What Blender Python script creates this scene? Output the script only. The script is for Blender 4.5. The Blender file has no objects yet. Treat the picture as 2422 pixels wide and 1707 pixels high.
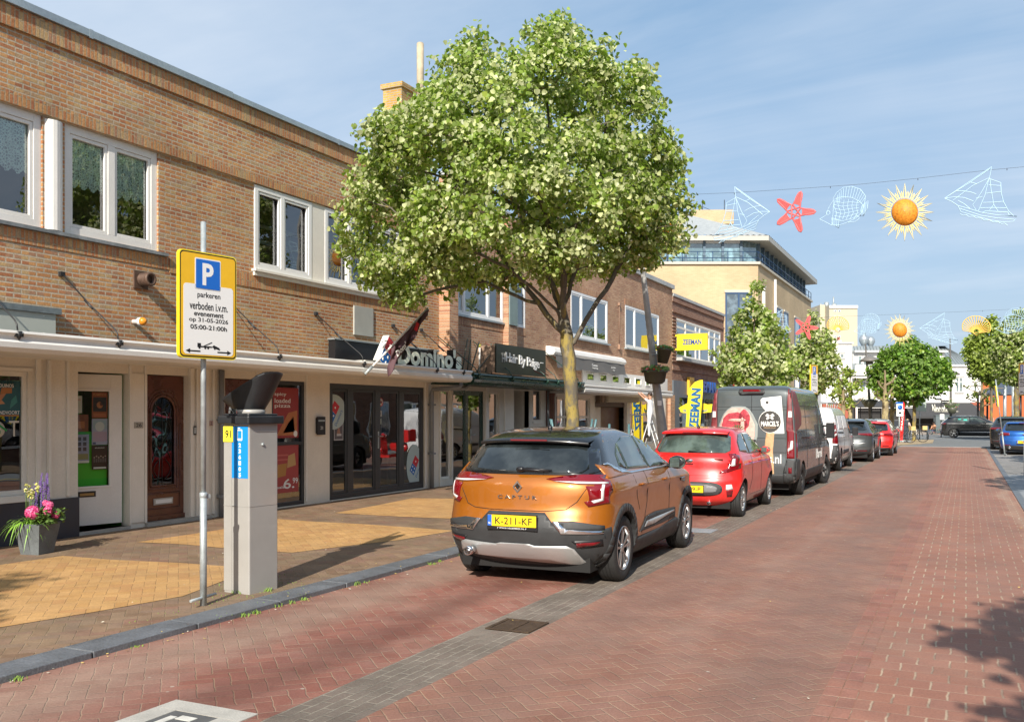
import bpy,bmesh,math,random
from mathutils import Vector,Matrix,noise
from mathutils.bvhtree import BVHTree
R = math.radians
scene = bpy.context.scene
COL = scene.collection
# ---------------------------------------------------------------- camera
FPX,HOR,CX0,EYE = 2240.0,980.0,1211.0,1.7
YAW = math.atan(1074/2240)
cy_,sy_ = math.cos(YAW),math.sin(YAW)
cam_d = bpy.data.cameras.new('camera');cam = bpy.data.objects.new('camera',cam_d);COL.objects.link(cam)
cam.location = (0,0,EYE);cam.rotation_euler = (R(90),0,YAW)
cam_d.sensor_fit = 'HORIZONTAL';cam_d.sensor_width = 36;cam_d.lens = 36*FPX/2422
cam_d.shift_y = 126.5/2422;cam_d.clip_start = .1;cam_d.clip_end = 3000
scene.camera = cam
# ---------------------------------------------------------------- light
SUN_EL,SUN_AZ = R(32.5),R(13.5)            # shadows fall along the street, SUN_AZ towards the left facades
sdir = Vector((math.sin(SUN_AZ)*math.cos(SUN_EL),-math.cos(SUN_AZ)*math.cos(SUN_EL),math.sin(SUN_EL)))
sun_d = bpy.data.lights.new('sun','SUN');sun_d.energy = 4.5;sun_d.angle = R(.5);sun_d.color = (1,.93,.82)
sun = bpy.data.objects.new('sun',sun_d);COL.objects.link(sun)
sun.rotation_euler = sdir.to_track_quat('Z','Y').to_euler();sun.location = (10,-20,30)
world = bpy.data.worlds.new('World');scene.world = world;world.use_nodes = True
scene.view_settings.view_transform = 'Standard';scene.view_settings.look = 'None'
scene.view_settings.exposure = 0.64;scene.view_settings.gamma = 1
scene.cycles.max_bounces = 6;scene.cycles.diffuse_bounces = 3;scene.cycles.glossy_bounces = 3
scene.cycles.transparent_max_bounces = 6;scene.cycles.sample_clamp_indirect = 6
scene.cycles.use_denoising = True
# ---------------------------------------------------------------- node helper
class NT:
 def __init__(s,tree):s.t = tree;s.n = tree.nodes;s.l = tree.links
 def new(s,typ,**kw):
  n = s.n.new(typ)
  for k,v in kw.items():setattr(n,k,v)
  return n
 def put(s,sock,v):
  if isinstance(v,bpy.types.NodeSocket):s.l.new(v,sock)
  elif v is not None:
   try:sock.default_value = v
   except Exception:sock.default_value = tuple(v) + (1,)
 def m(s,op,a,b=None,c=None,clamp=False):
  n = s.new('ShaderNodeMath',operation=op,use_clamp=clamp)
  s.put(n.inputs[0],a);s.put(n.inputs[1],b);s.put(n.inputs[2],c)
  return n.outputs[0]
 def mix(s,f,a,b,mode='MIX'):
  n = s.new('ShaderNodeMix',data_type='RGBA',blend_type=mode)
  s.put(n.inputs[0],f);s.put(n.inputs[6],a);s.put(n.inputs[7],b);return n.outputs[2]
 def noise(s,vec,scale,detail=3,rough=.5,out=0,dist=0):
  n = s.new('ShaderNodeTexNoise');n.inputs['Scale'].default_value = scale
  n.inputs['Detail'].default_value = detail;n.inputs['Roughness'].default_value = rough
  n.inputs['Distortion'].default_value = dist
  s.put(n.inputs['Vector'],vec);return n.outputs[out]
 def ramp(s,f,stops,interp='LINEAR'):
  n = s.new('ShaderNodeValToRGB');n.color_ramp.interpolation = interp
  e = n.color_ramp.elements
  while len(e) < len(stops):e.new(.5)
  for i,(p,c) in enumerate(stops):e[i].position = p;e[i].color = tuple(c) + (1,) if len(c) == 3 else c
  s.put(n.inputs[0],f);return n.outputs[0]
 def mr(s,v,a,b,c=0,d=1):
  n = s.new('ShaderNodeMapRange');s.put(n.inputs[0],v)
  for i,q in enumerate((a,b,c,d)):n.inputs[i + 1].default_value = q
  return n.outputs[0]
 def obj(s):return s.new('ShaderNodeTexCoord').outputs['Object']
 def sep(s,v):
  n = s.new('ShaderNodeSeparateXYZ');s.put(n.inputs[0],v);return n.outputs
 def comb(s,x,y,z=0):
  n = s.new('ShaderNodeCombineXYZ')
  for i,q in enumerate((x,y,z)):s.put(n.inputs[i],q)
  return n.outputs[0]
 def bump(s,h,strength=.3,dist=.01):
  n = s.new('ShaderNodeBump');n.inputs['Strength'].default_value = strength;n.inputs['Distance'].default_value = dist
  s.put(n.inputs['Height'],h);return n.outputs[0]
 def pos(s):return s.new('ShaderNodeNewGeometry').outputs['Position']
# sky: physical sky with thin high cloud
w = NT(world.node_tree);w.n.clear()
sky = w.new('ShaderNodeTexSky',sky_type='NISHITA',sun_disc=False,sun_elevation=SUN_EL,air_density=1.0,dust_density=2.2,ozone_density=1.5)
sky.sun_rotation = math.atan2(sdir.x,sdir.y)
gen = w.new('ShaderNodeTexCoord').outputs['Generated']
sp = w.sep(gen)
zz = w.m('ADD',w.m('MAXIMUM',sp[2],0),.16)
cv = w.comb(w.m('DIVIDE',sp[0],zz),w.m('DIVIDE',sp[1],zz),0)
mp = w.new('ShaderNodeMapping');w.put(mp.inputs[0],cv);mp.inputs['Rotation'].default_value = (0,0,R(38));mp.inputs['Scale'].default_value = (.35,1.1,1)
c1 = w.noise(mp.outputs[0],1.1,9,.6,dist=.5)
c2 = w.noise(cv,.55,5,.55)
cf = w.mr(w.m('ADD',w.m('MULTIPLY',c1,.6),w.m('MULTIPLY',c2,.5)),.45,.70,.0,.8)
low = w.mr(sp[2],.0,.30,.42,0.0)
cf2 = w.m('MAXIMUM',cf,low)
skc = w.mix(.65,sky.outputs[0],(2.45,4.0,5.9,1))
cloudc = w.mix(.15,(6.3,6.8,7.5,1),skc)
bgc = w.mix(cf2,skc,cloudc)
bg = w.new('ShaderNodeBackground');w.put(bg.inputs[0],bgc);bg.inputs[1].default_value = .088
wo = w.new('ShaderNodeOutputWorld');w.l.new(bg.outputs[0],wo.inputs[0])
# ---------------------------------------------------------------- materials
MATS = {}
def mat(name,col,rough=.6,metal=0,spec=.5,coat=0,var=0,vscale=3,bump=0,bscale=40,trans=0,emit=0,fine=0,ior=None):
 if name in MATS:return MATS[name]
 m = bpy.data.materials.new(name);m.use_nodes = True;MATS[name] = m
 t = NT(m.node_tree);b = m.node_tree.nodes['Principled BSDF']
 b.inputs['Base Color'].default_value = tuple(col) + (1,)
 b.inputs['Roughness'].default_value = rough;b.inputs['Metallic'].default_value = metal
 b.inputs['Specular IOR Level'].default_value = spec;b.inputs['Coat Weight'].default_value = coat
 b.inputs['Coat Roughness'].default_value = .04
 if ior:b.inputs['IOR'].default_value = ior
 if trans:b.inputs['Transmission Weight'].default_value = trans
 o = t.obj()
 if var:
  n1 = t.noise(o,vscale,5,.65)
  k = t.mr(n1,.3,.7,1 - var,1 + var*.6)
  if fine:
   k = t.m('MULTIPLY',k,t.mr(t.noise(o,vscale*25,3),.3,.7,1 - fine,1 + fine))
  t.put(b.inputs['Base Color'],t.mix(1,tuple(col) + (1,),t.comb(k,k,k),'MULTIPLY'))
  t.put(b.inputs['Roughness'],t.mr(n1,.3,.7,max(0,rough - .1),min(1,rough + .1)))
 if bump:
  t.put(b.inputs['Normal'],t.bump(t.noise(o,bscale,4),bump,.01))
 if emit:
  b.inputs['Emission Color'].default_value = tuple(col) + (1,);b.inputs['Emission Strength'].default_value = emit
 return m
def brick_mat(name,axis,cols,mortar=(.40,.36,.30),L=.22,Hh=.0605,vertical=False,mort=.009,rough=.85,bumps=.55,stain=.25,off=.5):
 """wall bricks; axis = 'y' for walls along the street, 'x' for walls across it; world-space so courses line up"""
 if name in MATS:return MATS[name]
 m = bpy.data.materials.new(name);m.use_nodes = True;MATS[name] = m
 t = NT(m.node_tree);b = m.node_tree.nodes['Principled BSDF']
 p = t.pos();s = t.sep(p);h = s[1] if axis == 'y' else s[0]
 wob = t.noise(p,1.6,2);w2 = t.noise(p,22,2)
 jit = t.m('MULTIPLY',t.m('SUBTRACT',w2,.5),.012)
 u = t.m('ADD',h,jit);v = t.m('ADD',s[2],t.m('ADD',t.m('MULTIPLY',t.m('SUBTRACT',wob,.5),.008),t.m('MULTIPLY',jit,.55)))
 vec = t.comb(v,u) if vertical else t.comb(u,v)
 bt = t.new('ShaderNodeTexBrick',offset=0 if vertical == 2 else off,offset_frequency=2)
 t.put(bt.inputs['Vector'],vec)
 bt.inputs['Color1'].default_value = (0,0,0,1);bt.inputs['Color2'].default_value = (1,1,1,1);bt.inputs['Mortar'].default_value = (.5,.5,.5,1)
 bt.inputs['Scale'].default_value = 1;bt.inputs['Mortar Size'].default_value = mort;bt.inputs['Mortar Smooth'].default_value = .25
 bt.inputs['Brick Width'].default_value = L;bt.inputs['Row Height'].default_value = Hh
 n = len(cols)
 rw = t.m('FLOOR',t.m('DIVIDE',v if not vertical else u,Hh));hb = t.m('FLOOR',t.m('DIVIDE',t.m('ADD',u if not vertical else v,t.m('MULTIPLY',t.m('FLOORED_MODULO',rw,2),L*off)),L))
 wn = t.new('ShaderNodeTexWhiteNoise',noise_dimensions='2D');t.put(wn.inputs[0],t.comb(rw,hb))
 cr = t.ramp(wn.outputs[0],[(i/n,c) for i,c in enumerate(cols)],'CONSTANT' if n > 3 else 'LINEAR')
 big = t.noise(p,.8,4,.6);fn = t.noise(p,45,3,.6)
 k = t.m('MULTIPLY',t.mr(big,.3,.7,1 - stain,1 + stain*.5),t.mr(fn,.25,.75,.72,1.22))
 cr = t.mix(1,cr,t.comb(k,k,k),'MULTIPLY')
 mc = t.mix(1,mortar + (1,),t.comb(k,k,k),'MULTIPLY')
 t.put(b.inputs['Base Color'],t.mix(bt.outputs['Fac'],cr,mc))
 b.inputs['Roughness'].default_value = rough;b.inputs['Specular IOR Level'].default_value = .25
 hh = t.m('ADD',t.m('MULTIPLY',t.m('SUBTRACT',1,bt.outputs['Fac']),1),t.m('MULTIPLY',fn,.5))
 hh = t.m('ADD',hh,t.m('MULTIPLY',bt.outputs['Color'],.25))
 t.put(b.inputs['Normal'],t.bump(hh,bumps,.012))
 return m
def paving_mat(name,cols,joint=(.42,.33,.24),wd=.105,ang=45,kind='herring',stain=.25,jw=.055,jstr=.8,rough=.75,dirt=(.30,.25,.20),dirtamt=.3,moss=0,bumps=.5,tracks=None,ratio=2,cross=1):
 if name in MATS:return MATS[name]
 m = bpy.data.materials.new(name);m.use_nodes = True;MATS[name] = m
 t = NT(m.node_tree);b = m.node_tree.nodes['Principled BSDF']
 p = t.pos();s0 = t.sep(p)
 jx = t.m('MULTIPLY',t.m('SUBTRACT',t.noise(p,9,2),.5),.022);jy = t.m('MULTIPLY',t.m('SUBTRACT',t.noise(t.comb(s0[1],s0[0],5),9,2),.5),.022)
 ca,sa = math.cos(R(ang))/wd,math.sin(R(ang))/wd
 X = t.m('ADD',s0[0],jx);Y = t.m('ADD',s0[1],jy)
 u = t.m('ADD',t.m('MULTIPLY',X,ca),t.m('MULTIPLY',Y,sa))
 v = t.m('SUBTRACT',t.m('MULTIPLY',Y,ca),t.m('MULTIPLY',X,sa))
 if kind == 'herring':
  i,j = t.m('FLOOR',u),t.m('FLOOR',v);fx,fy = t.m('SUBTRACT',u,i),t.m('SUBTRACT',v,j)
  k = t.m('FLOORED_MODULO',t.m('SUBTRACT',i,j),4)
  eq = lambda q:t.m('COMPARE',k,q,.1)
  e0,e1,e2,e3 = eq(0),eq(1),eq(2),eq(3)
  dd = t.m('MINIMUM',t.m('MINIMUM',t.m('ADD',fx,t.m('MULTIPLY',e1,9)),t.m('ADD',t.m('SUBTRACT',1,fx),t.m('MULTIPLY',e0,9))),
    t.m('MINIMUM',t.m('ADD',fy,t.m('MULTIPLY',e2,9)),t.m('ADD',t.m('SUBTRACT',1,fy),t.m('MULTIPLY',e3,9))))
  idv = t.comb(t.m('SUBTRACT',i,e1),t.m('SUBTRACT',j,e2))
 else:
  i0 = t.m('FLOOR',v);sh = t.m('MULTIPLY',t.m('FLOORED_MODULO',i0,2),.5)
  uu = t.m('ADD',t.m('DIVIDE',u,ratio),sh);j0 = t.m('FLOOR',uu)
  fx,fy = t.m('MULTIPLY',t.m('SUBTRACT',uu,j0),ratio),t.m('SUBTRACT',v,i0)
  dd = t.m('MINIMUM',t.m('MINIMUM',fx,t.m('SUBTRACT',ratio,fx)),t.m('MINIMUM',fy,t.m('SUBTRACT',1,fy)))
  idv = t.comb(j0,i0)
 wn = t.new('ShaderNodeTexWhiteNoise',noise_dimensions='3D');t.put(wn.inputs[0],idv)
 rnd = wn.outputs[0]
 jm = t.mr(dd,jw*.35,jw,1,0)
 if kind == 'run' and cross < 1:
  jm = t.m('MAXIMUM',t.mr(t.m('MINIMUM',fx,t.m('SUBTRACT',ratio,fx)),jw*.35,jw,1,0),t.m('MULTIPLY',t.mr(t.m('MINIMUM',fy,t.m('SUBTRACT',1,fy)),jw*.35,jw,1,0),cross))
 n = len(cols);cr = t.ramp(rnd,[(q/max(1,n - 1),c) for q,c in enumerate(cols)])
 big = t.noise(p,.35,5,.6);mid = t.noise(p,2.2,5,.65);fn = t.noise(p,60,3,.6)
 kk = t.m('MULTIPLY',t.m('MULTIPLY',t.mr(mid,.3,.7,1 - stain,1 + stain*.5),t.mr(fn,.3,.7,.86,1.12)),t.mr(big,.3,.7,.88,1.1))
 jc = t.mix(t.m('MULTIPLY',t.mr(t.noise(p,3.1,3),.45,.62),.55),joint + (1,),(.05,.045,.04,1))
 if moss:
  jc = t.mix(t.m('MULTIPLY',t.mr(t.noise(p,1.3,4),.5,.62),moss),jc,(.16,.20,.05,1))
 c = t.mix(t.m('MULTIPLY',jm,jstr),cr,jc)
 c = t.mix(t.m('MULTIPLY',t.mr(t.noise(p,.9,6,.7),.45,.75),dirtamt),c,dirt + (1,))
 if tracks:
  for (xc,ww,amt,colr) in tracks:
   f = t.mr(t.m('ABSOLUTE',t.m('SUBTRACT',t.m('ADD',s0[0],t.m('MULTIPLY',t.m('SUBTRACT',big,.5),.8)),xc)),ww*.3,ww,amt,0)
   c = t.mix(f,c,colr + (1,))
 # specks of grit and chewing gum
 vo = t.new('ShaderNodeTexVoronoi');vo.inputs['Scale'].default_value = 3.3;t.put(vo.inputs['Vector'],p)
 c = t.mix(t.mr(vo.outputs['Distance'],.035,.055,.55,0),c,(.52,.47,.40,1))
 c = t.mix(1,c,t.comb(kk,kk,kk),'MULTIPLY')
 t.put(b.inputs['Base Color'],c);b.inputs['Specular IOR Level'].default_value = .3
 t.put(b.inputs['Roughness'],t.mr(mid,.3,.7,rough - .1,rough + .1))
 t.put(b.inputs['Normal'],t.bump(t.m('ADD',t.m('SUBTRACT',t.m('MULTIPLY',rnd,.3),jm),t.m('MULTIPLY',fn,.3)),bumps,.008))
 return m
def paint(name,col,metal=.0,rough=.32,coat=1,flake=0):
 if name in MATS:return MATS[name]
 m = mat(name,col,rough,metal,.5,coat,var=0)
 t = NT(m.node_tree);b = m.node_tree.nodes['Principled BSDF'];o = t.obj()
 # faint dust film low down and on horizontal faces
 n = t.noise(o,2.5,5,.6)
 b.inputs['Coat Roughness'].default_value = .05
 t.put(b.inputs['Roughness'],t.mr(n,.3,.7,rough - .05,rough + .12))
 f = t.m('MULTIPLY',t.mr(t.sep(o)[2],.15,.75,.13,.02),t.mr(t.noise(o,7,5,.7),.3,.7,.3,1))
 t.put(b.inputs['Base Color'],t.mix(f,tuple(col) + (1,),(.30,.26,.21,1)))
 return m
def glass_mat(name,tint=(.02,.025,.03),rough=.02,spec=.9,mixc=None,wav=.15):
 """window pane seen from outside: dark room behind a reflecting sheet"""
 if name in MATS:return MATS[name]
 m = mat(name,tint,rough,0,1.0,1.0,ior=1.6)
 t = NT(m.node_tree);b = m.node_tree.nodes['Principled BSDF']
 p = t.pos()
 nz = t.noise(p,.9,2)
 t.put(b.inputs['Normal'],t.bump(nz,wav,.05));t.put(b.inputs['Coat Normal'],t.bump(nz,wav,.05))
 c = t.mix(t.mr(t.noise(p,2.3,4,.6),.45,.65),tuple(tint) + (1,),tuple(min(1,q*2.6 + .01) for q in tint) + (1,))
 t.put(b.inputs['Base Color'],c);b.inputs['Coat IOR'].default_value = 1.7 if wav > .05 else 1.45;b.inputs['Specular IOR Level'].default_value = 1.0 if wav > .05 else .5;b.inputs['Coat Weight'].default_value = 1 if wav > .05 else .55
 return m
# ---------------------------------------------------------------- mesh builder
class MB:
 def __init__(s):s.v = [];s.f = [];s.mi = [];s.sm = []
 def add(s,vs,fs,mi=0,smooth=False):
  o = len(s.v);s.v += [tuple(q) for q in vs]
  for f in fs:s.f.append(tuple(i + o for i in f));s.mi.append(mi);s.sm.append(smooth)
  return s
 def box(s,x0,x1,y0,y1,z0,z1,mi=0):
  if x0 > x1:x0,x1 = x1,x0
  if y0 > y1:y0,y1 = y1,y0
  if z0 > z1:z0,z1 = z1,z0
  v = [(x,y,z) for z in (z0,z1) for y in (y0,y1) for x in (x0,x1)]
  return s.add(v,[(0,2,3,1),(4,5,7,6),(0,1,5,4),(2,6,7,3),(0,4,6,2),(1,3,7,5)],mi)
 def obox(s,c,sz,rot=(0,0,0),mi=0):
  from mathutils import Euler
  M = Euler(rot).to_matrix();c = Vector(c);hx,hy,hz = sz[0]/2,sz[1]/2,sz[2]/2
  v = [c + M @ Vector((x,y,z)) for z in (-hz,hz) for y in (-hy,hy) for x in (-hx,hx)]
  return s.add(v,[(0,2,3,1),(4,5,7,6),(0,1,5,4),(2,6,7,3),(0,4,6,2),(1,3,7,5)],mi)
 def quad(s,a,b,c,d,mi=0):return s.add([a,b,c,d],[(0,1,2,3)],mi)
 def prism(s,pts,d,mi=0):
  """closed polygon of 3D points pushed along vector d"""
  n = len(pts);d = Vector(d);v = [Vector(p) for p in pts];v += [p + d for p in v]
  return s.add(v,[tuple(range(n))[::-1],tuple(range(n,2*n))] + [(i,(i + 1) % n,n + (i + 1) % n,n + i) for i in range(n)],mi)
 def tube(s,pts,r,n=8,mi=0,cap=True,smooth=True):
  pts = [Vector(p) for p in pts];rs = r if isinstance(r,(list,tuple)) else [r]*len(pts)
  v = [];prev = None
  for i,p in enumerate(pts):
   d = (pts[min(i + 1,len(pts) - 1)] - pts[max(i - 1,0)])
   if d.length < 1e-9:d = Vector((0,0,1))
   d.normalize()
   a = Vector((0,0,1)) if prev is None else prev
   if prev is None and abs(d.z) > .9:a = Vector((1,0,0))
   b = d.cross(a)
   if b.length < 1e-6:b = d.cross(Vector((0,1,0)))
   b.normalize();a2 = b.cross(d);a2.normalize();prev = a2
   for k in range(n):
    t = 2*math.pi*k/n;v.append(p + (a2*math.cos(t) + b*math.sin(t))*rs[i])
  f = []
  for i in range(len(pts) - 1):
   for k in range(n):f.append((i*n + k,i*n + (k + 1) % n,(i + 1)*n + (k + 1) % n,(i + 1)*n + k))
  s.add(v,f,mi,smooth)
  if cap:
   o = len(s.v) - len(v);L = (len(pts) - 1)*n
   s.f.append(tuple(o + k for k in range(n))[::-1]);s.mi.append(mi);s.sm.append(False)
   s.f.append(tuple(o + L + k for k in range(n)));s.mi.append(mi);s.sm.append(False)
  return s
 def lathe(s,prof,c=(0,0,0),axis='z',n=24,mi=0,smooth=True,cap=True):
  """prof: (radius, height) pairs"""
  c = Vector(c);v = []
  for r,h in prof:
   for k in range(n):
    t = 2*math.pi*k/n;a,b = r*math.cos(t),r*math.sin(t)
    v.append(c + Vector({'z':(a,b,h),'x':(h,a,b),'y':(b,h,a)}[axis]))
  f = [(i*n + k,i*n + (k + 1) % n,(i + 1)*n + (k + 1) % n,(i + 1)*n + k) for i in range(len(prof) - 1) for k in range(n)]
  if cap and prof[0][0] > 1e-4:f.append(tuple(range(n))[::-1])
  if cap and prof[-1][0] > 1e-4:f.append(tuple((len(prof) - 1)*n + k for k in range(n)))
  return s.add(v,f,mi,smooth)
 def ball(s,c,r,n=12,m=8,mi=0):
  if not isinstance(r,(tuple,list)):r = (r,r,r)
  v = [];
  for i in range(m + 1):
   t = math.pi*i/m
   for k in range(n):
    q = 2*math.pi*k/n;v.append((c[0] + r[0]*math.sin(t)*math.cos(q),c[1] + r[1]*math.sin(t)*math.sin(q),c[2] - r[2]*math.cos(t)))
  return s.add(v,[(i*n + k,i*n + (k + 1) % n,(i + 1)*n + (k + 1) % n,(i + 1)*n + k) for i in range(m) for k in range(n)],mi,True)
 def xf(s,M,start=0):
  for i in range(start,len(s.v)):s.v[i] = tuple(M @ Vector(s.v[i]))
  return s
 def build(s,name,mats,parent=None,origin=None,bevel=0,world=True,smooth=None,auto=None):
  if not isinstance(mats,(list,tuple)):mats = [mats]
  off = Vector((0,0,0))
  if parent is not None:
   q = parent
   if world:
    while q is not None:off += q.location;q = q.parent
  elif origin is not None:off = Vector(origin)
  elif s.v:
   xs = [p[0] for p in s.v];ys = [p[1] for p in s.v];zs = [p[2] for p in s.v]
   off = Vector(((min(xs) + max(xs))/2,(min(ys) + max(ys))/2,min(zs)))
  me = bpy.data.meshes.new(name)
  me.from_pydata([(p[0] - off.x,p[1] - off.y,p[2] - off.z) for p in s.v],[],s.f)
  for m_ in mats:me.materials.append(m_)
  me.polygons.foreach_set('material_index',s.mi)
  me.polygons.foreach_set('use_smooth',s.sm if smooth is None else [smooth]*len(s.f))
  me.update()
  o = bpy.data.objects.new(name,me);COL.objects.link(o)
  if parent is not None:o.parent = parent
  else:o.location = off
  if bevel:
   b = o.modifiers.new('bevel','BEVEL');b.width = bevel;b.segments = 2;b.limit_method = 'ANGLE';b.angle_limit = R(40)
  return o
def tag(o,label=None,cat=None,group=None,kind=None):
 if label:o['label'] = label
 if cat:o['category'] = cat
 if group:o['group'] = group
 if kind:o['kind'] = kind
 return o
def thing(name,label,cat,loc=(0,0,0),rz=0,group=None):
 o = bpy.data.objects.new(name,None);COL.objects.link(o);o.location = loc;o.rotation_euler = (0,0,rz);o.empty_display_size = .2
 return tag(o,label,cat,group)
def copy_tree(o,parent=None,loc=None,rz=None,label=None):
 c = o.copy();COL.objects.link(c);c.parent = parent
 for ch in list(o.children):copy_tree(ch,c)
 if loc is not None:c.location = loc
 if rz is not None:c.rotation_euler = (0,0,rz)
 if label:c['label'] = label
 return c
# text -> mesh data laid in the (x right, y up) plane, fitted into a box
def text_geo(txt,wdt=None,hgt=None,ext=.002,bold=0,space=1,shear=0,center=True,res=3):
 cu = bpy.data.curves.new('t','FONT');cu.body = txt;cu.size = 1;cu.extrude = 0;cu.offset = bold;cu.space_character = space;cu.shear = shear
 cu.resolution_u = res
 ob = bpy.data.objects.new('t',cu);COL.objects.link(ob)
 dg = bpy.context.evaluated_depsgraph_get();me = bpy.data.meshes.new_from_object(ob.evaluated_get(dg))
 vs = [v.co.copy() for v in me.vertices];fs = [tuple(p.vertices) for p in me.polygons]
 eds = {}
 for f in fs:
  for a,b in zip(f,f[1:] + f[:1]):eds[(a,b)] = 1
 bound = [(a,b) for (a,b) in eds if (b,a) not in eds]
 bpy.data.objects.remove(ob);bpy.data.curves.remove(cu);bpy.data.meshes.remove(me)
 if not vs:return [],[]
 x0,x1 = min(v.x for v in vs),max(v.x for v in vs);y0,y1 = min(v.y for v in vs),max(v.y for v in vs)
 kx = (wdt/(x1 - x0)) if wdt else None;ky = (hgt/(y1 - y0)) if hgt else None
 kx = kx or ky;ky = ky or kx
 n = len(vs);cx,cyy = (x0 + x1)/2,(y0 + y1)/2
 P = [Vector(((v.x - cx)*kx,(v.y - cyy)*ky,0)) for v in vs]
 V = [p + Vector((0,0,ext)) for p in P] + P
 F = fs + [tuple(i + n for i in f)[::-1] for f in fs] + [(a,a + n,b + n,b) for a,b in bound]
 return V,F
def put_text(mb,txt,origin,right,up,wdt=None,hgt=None,ext=.002,mi=0,**kw):
 V,F = text_geo(txt,wdt,hgt,ext,**kw)
 r = Vector(right).normalized();u = Vector(up).normalized();nn = r.cross(u);o = Vector(origin)
 mb.add([o + r*v.x + u*v.y + nn*v.z for v in V],F,mi)
 return mb
# pixel helpers used while measuring: a photo pixel met with a known plane
def pray(px,py):
 u = (px - CX0)/FPX;return Vector((-sy_ + cy_*u,cy_ + sy_*u,-(py - HOR)/FPX))
def on_x(px,py,X=-10.95):
 r = pray(px,py);t = X/r.x;return t*r.y,EYE + t*r.z
def on_g(px,py,z=0.0):
 r = pray(px,py);t = (z - EYE)/r.z;return t*r.x,t*r.y
def at_depth(px,py,Z):
 r = pray(px,py);return Vector((0,0,EYE)) + r*Z
# ================================================================ ground
SWZ = .04           # pavement level
KX = -5.5           # kerb face
m_ground = mat('far_ground',(.22,.20,.17),.9,var=.2,vscale=.3)
road_cols = [(0.258,0.124,0.088),(0.272,0.132,0.093),(0.286,0.142,0.101),(0.261,0.129,0.096),(0.294,0.149,0.108)]
m_herr = paving_mat('road_bricks',road_cols,joint=(.47,.36,.24),ang=45,dirt=(.25,.175,.135),dirtamt=.6,jstr=.45,stain=.16,jw=.07,wd=.1,tracks=[(-1.2,.42,.34,(.20,.125,.10)),(-2.6,.42,.34,(.20,.125,.10)),(-1.9,.2,.15,(.36,.24,.19))])
m_bay = paving_mat('bay_bricks',[(0.227,0.088,0.065),(0.255,0.102,0.075),(0.282,0.121,0.089),(0.238,0.099,0.076),(0.298,0.143,0.109)],joint=(.42,.34,.24),ang=45,
    dirt=(.33,.23,.18),dirtamt=.6,jstr=.48,moss=.35,stain=.2,tracks=[(-4.0,.25,.3,(.13,.055,.04)),(-5.05,.5,.5,(.34,.25,.19)),(-4.1,.35,.25,(.11,.05,.04))])
m_lane = paving_mat('lane_bricks',[(0.295,0.134,0.092),(0.309,0.143,0.099),(0.323,0.154,0.109),(0.298,0.143,0.104)],joint=(.52,.42,.30),wd=.2,ang=0,kind='run',ratio=1,jw=.05,jstr=.72,dirtamt=.5,dirt=(.27,.185,.14),stain=.14,cross=.35,tracks=[(.35,.35,.25,(.24,.14,.11)),(.8,.15,.4,(.40,.30,.22))])
m_bord = paving_mat('border_bricks',[(.27,.12,.085),(.31,.14,.10),(.29,.13,.10)],wd=.5,ang=90,kind='run',ratio=.42,jw=.02,jstr=.5)
m_gut = paving_mat('gutter_bricks',[(.17,.135,.11),(.19,.155,.127),(.205,.168,.138),(.18,.14,.115)],joint=(.40,.36,.29),wd=.08,ang=90,kind='run',ratio=2.6,jw=.09,jstr=.65,dirt=(.10,.08,.06),dirtamt=.4,stain=.25)
m_side = paving_mat('pavement_bricks',[(0.206,0.127,0.079),(0.239,0.153,0.096),(0.265,0.175,0.112),(0.226,0.149,0.105),(0.245,0.136,0.092)],joint=(.30,.23,.15),ang=45,dirt=(.17,.15,.09),dirtamt=.6,moss=.5,jstr=.3,stain=.25)
m_yel = paving_mat('yellow_bricks',[(0.462,0.257,0.096),(0.506,0.29,0.113),(0.534,0.314,0.127),(0.484,0.279,0.116),(0.462,0.246,0.099)],joint=(.30,.20,.11),ang=45,dirt=(.34,.22,.11),dirtamt=.5,jstr=.3,stain=.15)
m_asph = mat('asphalt',(.17,.175,.175),.8,var=.2,vscale=1.2,fine=.15)
m_stone = mat('kerb_stone',(.135,.145,.16),.5,var=.3,vscale=2.5,fine=.2,bump=.3,bscale=60)
m_conc = mat('concrete',(.42,.40,.36),.8,var=.2,vscale=5,fine=.15)
m_slab = mat('grey_slabs',(.24,.255,.27),.75,var=.2,vscale=1.5,fine=.1)
def struct(o):return tag(o,kind='structure')
def sheet(name,poly,z,m,th=None):
 b = MB();v = [(x,y,z) for x,y in poly]
 if th:b.prism([(x,y,z - th) for x,y in poly],(0,0,th))
 else:b.add(v,[tuple(range(len(v)))])
 return struct(b.build(name,m))
sheet('ground',[(-900,-300),(900,-300),(900,1500),(-900,1500)],-.02,m_ground)
def rect(x0,x1,y0,y1):return [(x0,y0),(x1,y0),(x1,y1),(x0,y1)]
RE = 54.6
sheet('road',rect(-3.05,-.79,-20,RE),.0,m_herr)
sheet('road_lane',rect(-.79,.92,-20,RE),.0,m_lane)
for q_ in (-.79,-.69):sheet('road_border_course',rect(q_ + .008,q_ + .096,-20,RE),.004,m_bord)
sheet('road_gutter',rect(-3.53,-3.05,-20,RE),.0,m_gut)
sheet('parking_bay',rect(KX,-3.53,-20,RE - 6),.0,m_bay)
sheet('road_junction',[(-8,RE),(14,RE),(14,88),(-60,88),(-60,68),(-8,64)],-.004,m_asph)
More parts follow.
